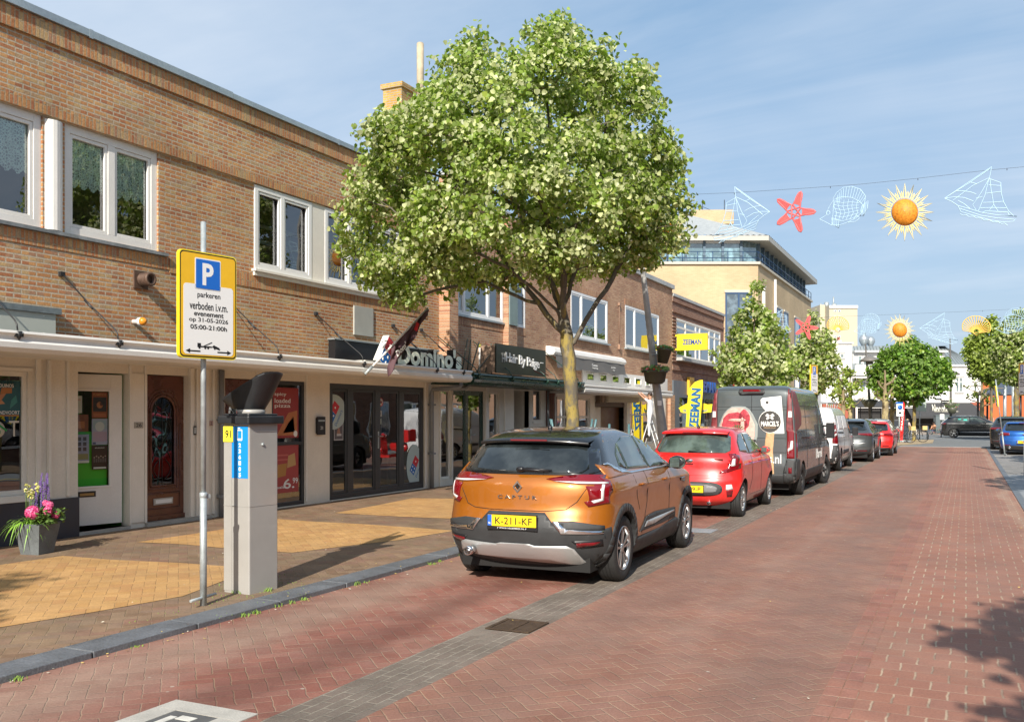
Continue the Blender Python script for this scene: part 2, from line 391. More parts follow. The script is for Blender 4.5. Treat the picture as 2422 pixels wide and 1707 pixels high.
# far pavement bulge at the corner, with its white edge
sheet('pavement_corner',[(KX,RE - 6.5),(-3.9,RE - 6),(-3.5,RE - 2),(-3.2,RE + 2),(-1.8,62),(-1.9,68),(-9,70),(-60,80),(-60,60),(-10.9,48)],.05,mat('corner_paving',(.40,.31,.19),.8,var=.2,vscale=1),.07)
sheet('plaza',[(-70,88),(60,88),(60,150),(-70,150)],.03,mat('plaza_paving',(.33,.27,.22),.85,var=.2,vscale=.6),.05)
b = MB();b.box(-3.2,.9,RE - .12,RE + .12,.002,.006);tag(b.build('road_edge_line',mat('white_line',(.62,.60,.55),.7,var=.3,vscale=8)),kind='structure')
# left pavement
sheet('pavement',rect(-11.2,KX - .30,-20,49),SWZ,m_side,.1)
D_ = 1.0549
patches = [
 [(-9.75,5.2),(-9.62,6.9),(-9.56,7.75),(-8.8,7.78),(-7.9,7.95),(-7.1,8.0),(-6.72,7.4),(-6.45,6.5),(-6.62,5.6),(-6.8,4.9),(-7.1,4.2),(-8.4,4.25),(-9.7,4.3)],
 [(-9.72,9.0),(-9.68,10.0),(-9.70,11.0),(-9.86,11.95),(-9.1,11.9),(-8.3,11.95),(-7.2,11.9),(-6.6,11.85),(-6.75,10.7),(-7.05,9.9),(-7.3,9.12),(-8.0,9.05),(-9.0,9.1)],
 [(-9.6,13.1),(-9.7,14.5),(-9.9,16.1),(-9.0,16.4),(-6.9,16.3),(-6.8,15.0),(-7.3,13.2),(-8.3,13.1)],
 [(-9.6,17.4),(-9.8,20.4),(-6.8,20.5),(-7.2,17.5)],[(-9.7,.8),(-9.75,3.2),(-8.4,3.3),(-6.6,3.2),(-6.8,1.8),(-7.3,.9)]]
for pth in patches:sheet('pavement_patch',pth,SWZ + .004,m_yel)
# kerb: long blue-grey stones, one object; joints are real gaps
b = MB();y = -12.3
random.seed(3)
while y < 48:
 L = 1.0;b.box(KX - .30,KX + random.uniform(-.003,.003),y + .006,y + L - .006,-.04,SWZ + .005 + random.uniform(-.002,.002));y += L
k = b.build('kerb',m_stone,bevel=.007);struct(k)
b = MB();b.box(KX - .298,KX - .02,-12.3,48,-.04,SWZ - .004);struct(b.build('kerb_bedding',mat('joint_moss',(.36,.33,.17),.9,var=.4,vscale=20)))
# right side: slab edge, parking strip, pavement
b = MB();b.box(.92,1.05,-20,RE - 1,-.02,.012);struct(b.build('road_edge_band',m_stone))
sheet('parking_strip',rect(1.05,3.4,30.2,RE - 1),.0,paving_mat('grey_bay',[(.20,.20,.20),(.25,.24,.23),(.29,.27,.25)],ang=0,kind='run',wd=.1,joint=(.3,.28,.25)))
sheet('pavement_apron',rect(1.05,3.4,-20,30.2),.004,m_slab)
sheet('pavement_right',rect(3.4,11,-20,RE),SWZ,m_side,.1)
m_yl = mat('yellow_line',(.75,.52,.06),.7,var=.25,vscale=12)
b = MB();b.box(1.35,1.47,17,25.5,.006,.010);b.box(1.472,3.2,25.38,25.5,.006,.010);struct(b.build('yellow_marking',m_yl))
b = MB();b.box(1.05,3.3,43.2,43.32,.004,.008);struct(b.build('bay_line',MATS['white_line']))
# bay dividers on the left
b = MB()
for yy in (13.35,19.3,26.7,34.6,40.9):b.box(-5.4,-3.6,yy,yy + .1,.003,.007)
struct(b.build('bay_markings',mat('light_setts',(.40,.40,.38),.8,var=.3,vscale=6)))
sheet('bay_bollard_pad',rect(-5.45,-3.3,13.45,13.95),.004,m_slab)
# painted tile in the bay: pale border, dark field, white glyph
b = MB();tx,ty = -3.62,3.35
b.box(tx - .62,tx,ty + .72,ty + .87,.0,.006);b.box(tx - .62,tx - .47,ty - .3,ty + .717,.0,.006);b.box(tx - .15,tx,ty - .3,ty + .717,.0,.006)
b.box(tx - .467,tx - .153,ty - .3,ty + .717,.0,.004,1)
b.box(tx - .36,tx - .25,ty + .60,ty + .66,.004,.007,2);b.box(tx - .42,tx - .37,ty + .42,ty + .63,.004,.007,2);b.box(tx - .36,tx - .2,ty + .45,ty + .5,.004,.007,2);b.box(tx - .26,tx - .2,ty + .2,ty + .447,.004,.007,2)
struct(b.build('pavement_symbol',[m_conc,mat('dark_tile',(.10,.10,.10),.7,var=.2,vscale=9),MATS['white_line']]))
# drain cover in the gutter
b = MB();b.box(-3.42,-3.08,6.68,7.08,.001,.006)
for q in (6.68,7.05):b.box(-3.44,-3.06,q,q + .03,.002,.012)
for q in (-3.44,-3.09):b.box(q,q + .03,6.713,7.047,.002,.0115)
b.box(-3.27,-3.22,6.713,7.047,.006,.011)
tag(b.build('drain_cover',mat('rusty_iron',(.085,.055,.035),.7,.4,var=.4,vscale=14)),'rusty square iron drain cover set in the grey gutter strip','drain cover')
# loose leaves and litter
b = MB();random.seed(11)
for i in range(330):
 r = random.random()
 if r < .45:x,y = random.gauss(KX + .06,.05),random.uniform(2,14)
 elif r < .7:x,y = random.uniform(-9.8,-5.8),random.uniform(4,18)
 else:x,y = random.uniform(-5.4,.9),random.uniform(3,25)
 z = (SWZ + .012) if x < KX else .006
 s = random.uniform(.006,.018)*(1.2 if y > 12 else 1);a = random.random()*6.28
 p = [(x + math.cos(a + k)*s*q,y + math.sin(a + k)*s*q*.7,z + random.uniform(0,.008)) for k,q in ((0,1),(1.3,.8),(3.1,1),(4.4,.7))]
 b.add(p,[(0,1,2,3)],random.choice([0,0,1,2]))
tag(b.build('fallen_leaves',[mat('leaf_yellow',(.55,.40,.12),.8),mat('leaf_pale',(.55,.5,.4),.8),mat('leaf_brown',(.25,.13,.05),.8)]),kind='stuff')
b = MB();random.seed(12)
def tuft(b,x,y,z,n,h,sp=.05,mi=0):
 for _ in range(n):
  a = random.random()*6.28;l = h*random.uniform(.5,1.2);bx,by = x + random.gauss(0,sp),y + random.gauss(0,sp)
  dx,dy = math.cos(a)*l*.5,math.sin(a)*l*.5;wv = .004
  b.add([(bx - wv,by,z),(bx + wv,by,z),(bx + dx*.5 + wv,by + dy*.5,z + l*.7),(bx + dx*.5 - wv,by + dy*.5,z + l*.7),(bx + dx,by + dy,z + l)],[(0,1,2,3),(3,2,4)],mi)
for i in range(15):
 y = random.uniform(2.5,12);tuft(b,KX + .02,y,0,random.randint(6,26),random.uniform(.012,.035),.025)
for q in ((-6.42,7.12),(-6.36,7.2),(-6.1,6.86),(-5.95,7.05)):tuft(b,q[0],q[1],SWZ,20,.035,.035)
for i in range(40):tuft(b,random.gauss(-6.1,.25),random.gauss(6.9,.5),SWZ,5,.008,.06)
tag(b.build('weeds',mat('weed_green',(.16,.26,.04),.8)),kind='stuff')
# ================================================================ shared building pieces
m_white = mat('white_paint',(.76,.74,.70),.45,var=.06,vscale=2,fine=.03)
m_cream = mat('cream_render',(.74,.69,.60),.65,var=.1,vscale=1.5,fine=.05,bump=.1)
m_creamw = mat('cream_woodwork',(.78,.745,.67),.5,var=.07,vscale=2,fine=.03)
m_upvc = mat('white_plastic_frame',(.80,.80,.79),.3)
m_anth = mat('anthracite_frame',(.035,.04,.045),.35)
m_dgreen = mat('dark_green_paint',(.012,.05,.035),.3,var=.2)
m_zinc = mat('zinc',(.38,.43,.45),.45,.5,var=.2,vscale=1.5,fine=.1)
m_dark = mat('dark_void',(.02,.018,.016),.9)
m_room = mat('room_wall',(.16,.14,.12),.9,var=.3,vscale=.6)
m_greypipe = mat('grey_plastic_pipe',(.22,.23,.24),.5,var=.15)
m_black = mat('black_metal',(.02,.02,.022),.45)
m_steel = mat('galvanised',(.42,.46,.47),.55,.5,var=.25,vscale=9,fine=.1)
brA = [(0.504,0.237,0.1),(0.558,0.283,0.116),(0.465,0.195,0.089),(0.581,0.314,0.135),(0.519,0.245,0.104),(0.411,0.168,0.081),(0.55,0.268,0.104),(0.481,0.206,0.089),(0.458,0.299,0.166),(0.527,0.345,0.166),(0.504,0.23,0.112),(0.427,0.23,0.135)]
brB = [(.50,.27,.15),(.54,.30,.175),(.45,.22,.125),(.56,.33,.20),(.48,.25,.145),(.40,.185,.11)]
brC = [(.32,.14,.085),(.36,.165,.10),(.27,.11,.07),(.38,.18,.115),(.30,.125,.08)]
m_brA = brick_mat('orange_brick','y',brA,mortar=(.50,.42,.31),Hh=.0625,mort=.011);m_brAv = brick_mat('orange_brick_soldier','y',brA,mortar=(.40,.31,.2),vertical=True,L=.24)
m_brB = brick_mat('brown_brick','y',brB,mortar=(.46,.36,.27));m_brBv = brick_mat('brown_brick_soldier','y',brB,vertical=True,L=.24,mortar=(.34,.26,.18))
m_brC = brick_mat('red_brick','y',brC,mortar=(.30,.25,.2))
m_brx = brick_mat('orange_brick_side','x',brA)
def pane_mat(name,tint=(.75,.8,.8),boost=1.5,base=.07,wav=.1):
 if name in MATS:return MATS[name]
 m = bpy.data.materials.new(name);m.use_nodes = True;MATS[name] = m;t = NT(m.node_tree);t.n.clear()
 tr = t.new('ShaderNodeBsdfTransparent');tr.inputs[0].default_value = tint + (1,)
 gl = t.new('ShaderNodeBsdfGlossy');gl.inputs['Roughness'].default_value = .0;gl.inputs[0].default_value = (.95,.97,1,1)
 nrm = t.bump(t.noise(t.pos(),.8,2),wav,.05);t.put(gl.inputs['Normal'],nrm)
 fr = t.new('ShaderNodeFresnel');fr.inputs[0].default_value = 1.5
 f = t.m('ADD',t.m('MULTIPLY',fr.outputs[0],boost),base,clamp=True)
 mx = t.new('ShaderNodeMixShader');t.put(mx.inputs[0],f);t.l.new(tr.outputs[0],mx.inputs[1]);t.l.new(gl.outputs[0],mx.inputs[2])
 o = t.new('ShaderNodeOutputMaterial');t.l.new(mx.outputs[0],o.inputs[0]);return m
m_pane = pane_mat('window_glass',(.9,.95,.92),boost=1.6,base=.08);m_paneS = pane_mat('shop_glass',(.55,.58,.56),2.2,.08,.12)
m_paneK = pane_mat('tinted_glass',(.30,.34,.36),2.5,.16)
def wall_grid(b,ax,at,u0,u1,z0,z1,holes,th=.12,mi=0,miR=None,sgn=1):
 """vertical wall sheet with openings and reveals. ax 'x': plane x=at, u=y, facing sgn*x ; ax 'y': plane y=at, u=x, facing sgn*y"""
 us = sorted({u0,u1} | {q for h in holes for q in h[:2] if u0 < q < u1});zs = sorted({z0,z1} | {q for h in holes for q in h[2:4] if z0 < q < z1})
 P = (lambda d,u,z:(at + d,u,z)) if ax == 'x' else (lambda d,u,z:(u,at + d,z))
 for i in range(len(us) - 1):
  for j in range(len(zs) - 1):
   uc,zc = (us[i] + us[i + 1])/2,(zs[j] + zs[j + 1])/2
   if any(h[0] < uc < h[1] and h[2] < zc < h[3] for h in holes):continue
   b.add([P(0,us[i],zs[j]),P(0,us[i + 1],zs[j]),P(0,us[i + 1],zs[j + 1]),P(0,us[i],zs[j + 1])],[(0,1,2,3)],mi)
 mr_ = mi if miR is None else miR
 for h in holes:
  a,c,e,f = h[:4];d = -th*sgn
  for q in (((a,e),(a,f)),((c,e),(c,f)),((a,e),(c,e)),((a,f),(c,f))):
   (p1,p2),(p3,p4) = q
   b.add([P(0,p1,p2),P(0,p3,p4),P(d,p3,p4),P(d,p1,p2)],[(0,1,2,3)],mr_)
def wframe(parent,X,y0,y1,z0,z1,cols=(),rows=(),fw=.07,mw=.06,m=None,pane=None,dep=.07,rec=.05,name='window',label=None,sash=0,glassoff=.03):
 """window in a wall facing +x: frame with mullions at fractions cols and bars at rows, pane behind"""
 m = m or m_upvc;xf = X - rec;b = MB()
 b.box(xf - dep,xf,y0,y0 + fw,z0,z1);b.box(xf - dep,xf,y1 - fw,y1,z0,z1)
 b.box(xf - dep,xf,y0 + fw,y1 - fw,z0,z0 + fw);b.box(xf - dep,xf,y0 + fw,y1 - fw,z1 - fw,z1)
 es = [y0 + fw] + [y0 + (y1 - y0)*c for c in cols] + [y1 - fw]
 for c in es[1:-1]:b.box(xf - dep,xf,c - mw/2,c + mw/2,z0 + fw,z1 - fw)
 for r in rows:
  z = z0 + (z1 - z0)*r
  for i in range(len(es) - 1):b.box(xf - dep,xf - .003,es[i] + (mw/2 if i else 0),es[i + 1] - (mw/2 if i < len(es) - 2 else 0),z - mw/2,z + mw/2)
 if sash:
  for i in range(len(es) - 1):
   a = es[i] + (mw/2 if i else 0) + .004;c = es[i + 1] - (mw/2 if i < len(es) - 2 else 0) - .004;s = sash;e,f = z0 + fw + .004,z1 - fw - .004
   xs = xf - .012
   b.box(xs - .04,xs,a,a + s,e,f);b.box(xs - .04,xs,c - s,c,e,f);b.box(xs - .04,xs,a + s,c - s,e,e + s);b.box(xs - .04,xs,a + s,c - s,f - s,f)
 w_ = b.build(name,m,parent,bevel=.004)
 if label:w_['label'] = label
 p = MB();p.quad((xf - glassoff,y0 + .02,z0 + .02),(xf - glassoff,y1 - .02,z0 + .02),(xf - glassoff,y1 - .02,z1 - .02),(xf - glassoff,y0 + .02,z1 - .02))
 p.build('pane',pane or m_pane,w_)
 return w_
FX = -10.95
# ================================================================ building A : orange brick corner row with white canopy
bA = thing('brick_building','orange brick two storey shop row with long white canopy and zinc roof edge','building',(FX,6,0))
A0,A1 = -7.0,18.95
winsA = [(6.3,8.50),(8.97,10.54)]
holesU = [(6.3,8.56,4.14,5.63),(8.9,10.54,4.14,5.63),(12.66,14.22,4.18,5.62),(14.62,17.28,4.18,5.62),(1.6,5.4,4.14,5.63)]
b = MB()
wall_grid(b,'x',FX,A0,A1,2.5,5.63,holesU)
b.add([(FX,A0,5.63),(FX,A1,5.63),(FX + .03,A1,5.64),(FX + .03,A0,5.64)],[(0,1,2,3)])
b.box(FX + .0,FX + .03,A0,A1,5.80,6.60)
b.quad((FX,A1,2.5),(-20,A1,2.5),(-20,A1,6.9),(FX,A1,6.9));b.quad((FX,A0,0),(-20,A0,0),(-20,A0,6.9),(FX,A0,6.9));b.quad((-20,A0,0),(-20,A1,0),(-20,A1,6.9),(-20,A0,6.9))
b.build('brick_wall',m_brA,bA)
b = MB()
b.box(FX + .002,FX + .045,A0,A1,5.64,5.80);b.box(FX + .001,FX + .07,A0,A1,6.60,6.87)
b.box(FX - .03,FX + .012,6.25,10.75,3.9,4.085);b.box(FX - .03,FX + .012,10.76,18.4,3.86,4.095)
b.build('soldier_courses',m_brAv,bA)
b = MB();b.box(-20,FX + .12,A0,12.02,6.875,6.975);b.box(-20,FX + .12,12.03,A1,6.875,6.96);b.box(FX + .10,FX + .122,9.2,9.26,6.86,6.982);b.box(FX + .10,FX + .122,14.9,14.96,6.86,6.965)
b.build('roof_edge',m_zinc,bA)
b = MB();b.box(-19.9,-12.2,A0 + .2,A1 - .2,.05,6.8)
b.build('inner_core',m_room,bA)
b = MB();b.box(-12.2,FX - .13,A0 + .1,A1 - .1,2.5,3.6);b.build('upper_floor',m_room,bA)
# upper windows, left pair: heavy white frames, round column between
def curtain(parent,y0,y1,zt,drop,X=-11.045):
 b = MB();n = 60;v = []
 for i in range(n + 1):
  y = y0 + (y1 - y0)*i/n;x = X - .012 + .012*math.sin(i*1.9)
  zb = zt - drop - .07*abs(math.sin(i/n*math.pi*(y1 - y0)/.16));v += [(x,y,zt),(x,y,zb)]
 b.add(v,[(2*i,2*i + 2,2*i + 3,2*i + 1) for i in range(n)],0,True)
 return b.build('lace_curtain',m_lace,parent)
m = bpy.data.materials.new('lace');m.use_nodes = True;MATS['lace'] = m_lace = m;t = NT(m.node_tree)
bs = m.node_tree.nodes['Principled BSDF'];bs.inputs['Base Color'].default_value = (.86,.97,.86,1);bs.inputs['Roughness'].default_value = .8
p_ = t.pos();s_ = t.sep(p_)
vo = t.new('ShaderNodeTexVoronoi',feature='DISTANCE_TO_EDGE');vo.inputs['Scale'].default_value = 28;t.put(vo.inputs['Vector'],p_)
lines = t.m('GREATER_THAN',t.m('SINE',t.m('MULTIPLY',s_[1],150)),.1)
al = t.m('MAXIMUM',t.m('LESS_THAN',vo.outputs['Distance'],.13),t.m('MULTIPLY',lines,.5))
t.put(bs.inputs['Alpha'],t.m('ADD',t.m('MULTIPLY',al,.62),.34,clamp=True))
for (a,c,cols) in ((1.6,5.4,(.33,.66)),(6.3,8.56,(.45,)),(8.9,10.54,(.49,))):
 w_ = wframe(bA,FX,a,c,4.14,5.63,cols,fw=.11,mw=.12,m=m_white,dep=.09,rec=.03,sash=.045,glassoff=.06)
for (a,c) in ((6.4,7.25),(7.4,8.4),(9.05,9.62),(9.8,10.38)):curtain(bA,a,c,5.5,.62)
b = MB();b.box(FX - .2,FX - .05,8.56,8.9,4.14,5.63);b.lathe([(.17,4.145),(.17,5.60)],(FX - .10,8.73,0),n=20,smooth=False)
b.build('window_column',m_white,bA)
b = MB();b.box(FX - .05,FX + .07,6.2,10.68,4.09,4.135);b.build('window_sill',mat('lead_sill',(.25,.27,.28),.6,.2,var=.4,vscale=6),bA)
# right pair
wframe(bA,FX,12.66,14.22,4.18,5.62,(.47,),fw=.09,mw=.10,m=m_upvc,rec=-.02,dep=.1,sash=.04,glassoff=.08)
wframe(bA,FX,14.62,17.28,4.18,5.62,(.30,.72),fw=.09,mw=.10,m=m_upvc,rec=-.02,dep=.1,sash=.04,glassoff=.08)
b = MB();b.box(FX - .1,FX + .012,14.222,14.618,4.18,5.63);b.build('window_panel',m_creamw,bA);b = MB();b.box(FX - .1,FX + .012,17.285,17.75,4.18,5.62);b.build('window_panel',m_creamw,bA)
b = MB();b.box(FX - .05,FX + .09,12.6,17.78,4.14,4.177);b.box(FX + .013,FX + .05,12.62,17.76,4.07,4.137);b.build('window_sill',m_creamw,bA)
b = MB();b.box(-12.1,-11.35,12.7,14.2,4.2,4.22);
for q in (5.25,4.95):b.box(-12.15,-12.1,12.2,17.4,q,q + .07)
b.build('ceiling_beams',mat('room_white',(.6,.62,.62),.8),bA)
# ground floor front: piers, doors, shop windows (all under the canopy)
GH = 2.30;Z0 = SWZ
gh = [(4.6,8.35,.67,2.25),(9.11,9.98,Z0 + .05,2.29),(10.3,11.15,Z0 + .05,2.30),(11.96,12.71,Z0 + .05,2.30),(13.12,14.06,Z0 + .02,2.30),(14.79,18.31,Z0 + .02,2.30),(-4,3.9,.67,2.25)]
b = MB();wall_grid(b,'x',FX,A0,A1,Z0,2.5,gh,th=.14)
b.build('ground_floor_wall',m_cream,bA)
b = MB()
for (a,c,d,x) in ((8.45,8.52,.6,.03),(8.62,8.66,.6,.05),(8.92,8.96,.6,.03),(9.98,10.02,.1,.03),(10.26,10.30,.1,.03),(11.15,11.22,.1,.05),(11.30,11.34,.1,.03),(11.5,11.56,.1,.04),(11.66,11.70,.1,.03),(14.06,14.1,.1,.02),(18.31,18.36,.1,.02),(12.71,12.76,.1,.03),(12.95,13.0,.1,.02)):
 b.box(FX + .001,FX + x,a,c,d,2.42)
b.box(FX + .001,FX + .03,A0,A1,2.42,2.52);b.box(FX + .001,FX + .05,4.5,8.448,.58,.665);b.box(FX + .001,FX + .025,4.5,8.4,2.26,2.30)
b.box(FX + .0015,FX + .018,10.02,10.255,.12,2.3)
b.build('pier_mouldings',m_creamw,bA,bevel=.004)
b = MB();b.box(FX + .002,FX + .035,-4,9.105,Z0,.575);b.build('plinth',mat('dark_plinth',(.035,.04,.055),.5,var=.2),bA)
b = MB();b.box(FX - .14,FX + .02,9.1,10.0,Z0,Z0 + .05);b.box(FX - .14,FX + .06,10.28,11.6,Z0,Z0 + .055);b.box(FX - .14,FX + .03,11.9,12.8,Z0,Z0 + .05);b.build('threshold',m_conc,bA)
# canopy
b = MB();prof = [(FX,2.60),(-10.05,2.63),(-10.05,2.665),(-9.84,2.665),(-9.83,2.635),(-9.865,2.60),(-9.87,2.565),(-9.835,2.53),(-9.84,2.47),(-9.885,2.42),(-9.99,2.405),(FX,2.43)]
b.prism([(x,-6,z) for x,z in prof],(0,24.5,0));b.build('canopy',m_white,bA)
b = MB();b.box(-10.9,-10.08,-5.9,18.4,2.634,2.645);b.build('canopy_roofing',mat('bitumen',(.06,.06,.055),.8,var=.3),bA)
def rod(parent,px,py,X=-9.87,zt=3.58,m=None):
 y,z = on_x(px,py,X);b = MB();zz = 2.67
 b.tube([(FX + .02,y + .02,zt),(FX + .55,y + .01,(zt + zz)/2 + .02),(X - .06,y,zz + .13),(X - .015,y,zz + .07),(X,y,zz - .02)],.0095,6)
 b.tube([(FX + .45,y + .012,zt - .37),(FX + .60,y + .01,zt - .49)],.017,6)
 b.box(FX,FX + .05,y - .03,y + .04,zt - .03,zt + .03);b.obox((X + .02,y,2.62),(.035,.1,.05));b.lathe([(.035,2.66),(.03,2.60),(.002,2.55)],(X + .02,y,0),n=8)
 return b.build('stay_rod',m or m_black,parent)
for q in ((42,809),(280,822),(659,856),(859,872),(1032,893),(1095,896)):rod(bA,*q)
b = MB();b.tube([(FX + .06,11.82,2.42),(FX + .06,11.82,Z0)],.045,10)
b.box(FX + .005,FX + .11,11.76,11.88,.35,.40);b.box(FX + .005,FX + .11,11.76,11.88,1.60,1.63);b.build('downpipe',m_greypipe,bA)
b = MB();b.tube([(-10.15,18.6,2.40),(-10.2,18.55,2.30),(-10.5,18.5,2.28),(FX + .1,18.5,2.27),(FX + .07,18.5,2.15),(FX + .07,18.5,Z0)],.05,10)
b.tube([(-10.15,19.0,2.40),(-10.22,18.85,2.29),(-10.45,18.6,2.28)],.05,10)
for q in (.8,1.9):b.box(FX + .005,FX + .14,18.43,18.57,q,q + .04)
b.build('downpipe',m_greypipe,bA)
# spot shop window
wframe(bA,FX,4.6,8.35,.67,2.25,(.5,),fw=.06,m=m_creamw,pane=m_paneS,rec=.03)
wframe(bA,FX,-4,3.9,.67,2.25,(.33,.66),fw=.06,m=m_creamw,pane=m_paneS,rec=.03)
# open white door with posters
def mesh_part(name,b,m,parent,label=None,bevel=0):
 o = b.build(name,m,parent,bevel=bevel)
 if label:o['label'] = label
 return o
m_green = mat('green_room',(.03,.32,.02),.7);m_wood = mat('varnished_wood',(.115,.035,.018),.3,coat=.4,var=.35,vscale=4)
m_blk = mat('black_plastic',(.012,.012,.014),.4);m_paper = mat('paper',(.78,.78,.76),.7)
# open white door, hinged on its right, seen ajar: door leaf turned a little inward
hx,hy = FX - .10,9.93;ang = R(14)
def leaf(pts3):  # local: s along leaf from hinge towards -y, d outward, z
 return [(hx - math.sin(ang)*s + d*math.cos(ang),hy - math.cos(ang)*s - d*math.sin(ang)*-1,z) for s,d,z in pts3]
def leafbox(b,s0,s1,d0,d1,z0,z1,mi=0):
 v = leaf([(s,d,z) for z in (z0,z1) for s in (s0,s1) for d in (d0,d1)])
 b.add(v,[(0,1,3,2),(4,6,7,5),(0,4,5,1),(2,3,7,6),(0,2,6,4),(1,5,7,3)],mi)
b = MB();zb = Z0 + .10
for q in ((0,.17,zb,2.27),(.74,.80,zb,2.27),(.17,.74,zb,.68),(.17,.74,2.04,2.27)):leafbox(b,q[0],q[1],-.02,.02,q[2],q[3])
for q in ((.165,.2,.66,2.06),(.71,.745,.66,2.06),(.2,.71,.66,.69),(.2,.71,2.03,2.06)):leafbox(b,q[0],q[1],.021,.035,q[2],q[3])
d_ = mesh_part('shop_door',b,m_white,bA,'white glazed door standing ajar',.003)
b = MB();b.add(leaf([(.17,0,.68),(.74,0,.68),(.74,0,2.04),(.17,0,2.04)]),[(0,1,2,3)]);mesh_part('pane',b,pane_mat('door_glass',(.85,.88,.85),1.0,.03),d_)
b = MB();leafbox(b,.4,.66,.022,.03,.54,.62);leafbox(b,.43,.63,.031,.036,.56,.595,1);mesh_part('letterbox',b,[m_black,mat('brass',(.35,.26,.12),.4,.8)],d_)
b = MB();b.box(-11.9,-11.88,9.0,10.2,Z0,2.3);b.box(-11.9,FX - .13,9.0,9.02,Z0,2.3);b.box(-11.9,FX - .14,10.0,10.02,Z0,2.3);b.box(FX - .15,FX - .12,9.935,9.975,Z0 + .1,2.28)
mesh_part('green_hall',b,m_green,bA)
b = MB();leafbox(b,.17,.74,-.06,-.045,.68,1.46);mesh_part('green_hall_stand_in',b,mat('green_hall_stand_in',(.05,.50,.03),.6),d_)  # panel added behind the glass: brighter green stands in for the shaded hall
def poster(px,name,label,bgc,items,group=None,zoff=0):
 """flat printed sheet given by its corner points p0 (lower left), r (right vec), u (up vec) in world; items drawn on it in 0..1 space"""
 p0,r,u = Vector(px[0]),Vector(px[1]),Vector(px[2]);nn = r.cross(u).normalized();b = MB();mats_ = [mat('print_' + '_'.join('%02d' % int(q*99) for q in bgc),bgc,.5)]
 b.prism([p0,p0 + r,p0 + r + u,p0 + u],nn*.002)
 for it in items:
  c = it[1];mm = mat('print_' + '_'.join('%02d' % int(q*99) for q in c),c,.5)
  if mm not in mats_:mats_.append(mm)
  mi = mats_.index(mm)
  if it[0] == 'r':
   x0,x1,y0,y1 = it[2:6];o = p0 + nn*(.0024 + .0002*len(b.v)/8*.1)
   b.quad(o + r*x0 + u*y0,o + r*x1 + u*y0,o + r*x1 + u*y1,o + r*x0 + u*y1,mi)
  elif it[0] == 'c':
   x,y,rad = it[2:5];asp = r.length/u.length;o = p0 + nn*(.0030 + .0003*len(mats_));n = 20
   b.add([o + r*(x + rad*math.cos(k*6.2832/n)) + u*(y + rad*asp*math.sin(k*6.2832/n)) for k in range(n)],[tuple(range(n))],mi)
  elif it[0] == 'p':
   o = p0 + nn*.0034;pts = it[2];b.add([o + r*x + u*y for x,y in pts],[tuple(range(len(pts)))],mi)
  elif it[0] == 't':
   x,y,ww,hh,s = it[2:7];put_text(b,s,p0 + nn*.0040 + r*x + u*y,r,u,ww*r.length,hh*u.length,ext=.0008,mi=mi,bold=.01)
 o = b.build(name,mats_);return tag(o,label,'poster',group)
def rnd_items(cols,n,seed,lo=.08):
 random.seed(seed);out = []
 for _ in range(n):
  x,y = random.uniform(.08,.7),random.uniform(.1,.8);out.append(('r',random.choice(cols),x,min(.92,x + random.uniform(.08,.3)),y,min(.95,y + random.uniform(.02,.12))))
 return out
def dposter(s0,s1,z0,z1,*a):
 p0,p1,p2 = [Vector(q) for q in leaf([(s1,-.012,z0),(s0,-.012,z0),(s1,-.012,z1)])];return poster((p0,p1 - p0,p2 - p0),*a)
W_ = (.75,.75,.72);K_ = (.03,.03,.03)
dposter(.19,.42,1.65,2.02,'poster','orange and black event poster at the top right of the open white door glass',(.30,.09,.03),[('r',K_,.08,.92,.25,.8),('t',(.7,.3,.1),.5,.9,.8,.07,'FLAMENCO'),('c',(.5,.2,.08),.5,.5,.2),('c',K_,.6,.55,.12),('r',(.45,.15,.06),.1,.9,.04,.18)])
dposter(.19,.42,1.27,1.64,'poster','pale lilac and blue poster below the orange one in the open white door',(.42,.42,.55),[('r',(.35,.45,.5),.05,.95,.6,.95),('r',(.5,.36,.45),.05,.95,.12,.5),('c',(.6,.62,.6),.5,.7,.3),('r',(.08,.10,.2),.05,.25,.02,.1)])
dposter(.19,.42,.92,1.26,'poster','black poster with a group of people at the bottom of the open white door',K_,[('t',W_,.5,.9,.6,.05,'MUSICIANS'),('r',W_,.1,.9,.03,.1)] + [('c',(.35,.28,.24),.15 + .14*q,.5 + .05*(q % 2),.05) for q in range(6)] + [('r',(.12,.11,.11),.1 + .14*q,.2 + .14*q,.3,.46) for q in range(6)])
dposter(.46,.73,1.02,1.42,'poster','lilac poster with rows of small photos in the open white door',(.33,.36,.5),[('r',(.08,.08,.1),.12 + .28*i,.3 + .28*i,.42 + .18*j,.55 + .18*j) for i in range(3) for j in range(3)] + [('r',(.3,.3,.15),.05,.95,.12,.32),('r',W_,0,1,0,.08)])
dposter(.56,.72,1.72,1.96,'poster','white notice with orange text at the top left of the open white door',(.62,.62,.56),[('t',(.6,.2,.1),.5,.8,.7,.14,'info')])
dposter(.47,.73,1.46,1.70,'poster','brown orange poster in the middle left of the open white door',(.20,.07,.03),[('r',(.4,.15,.05),.2,.8,.2,.6)])
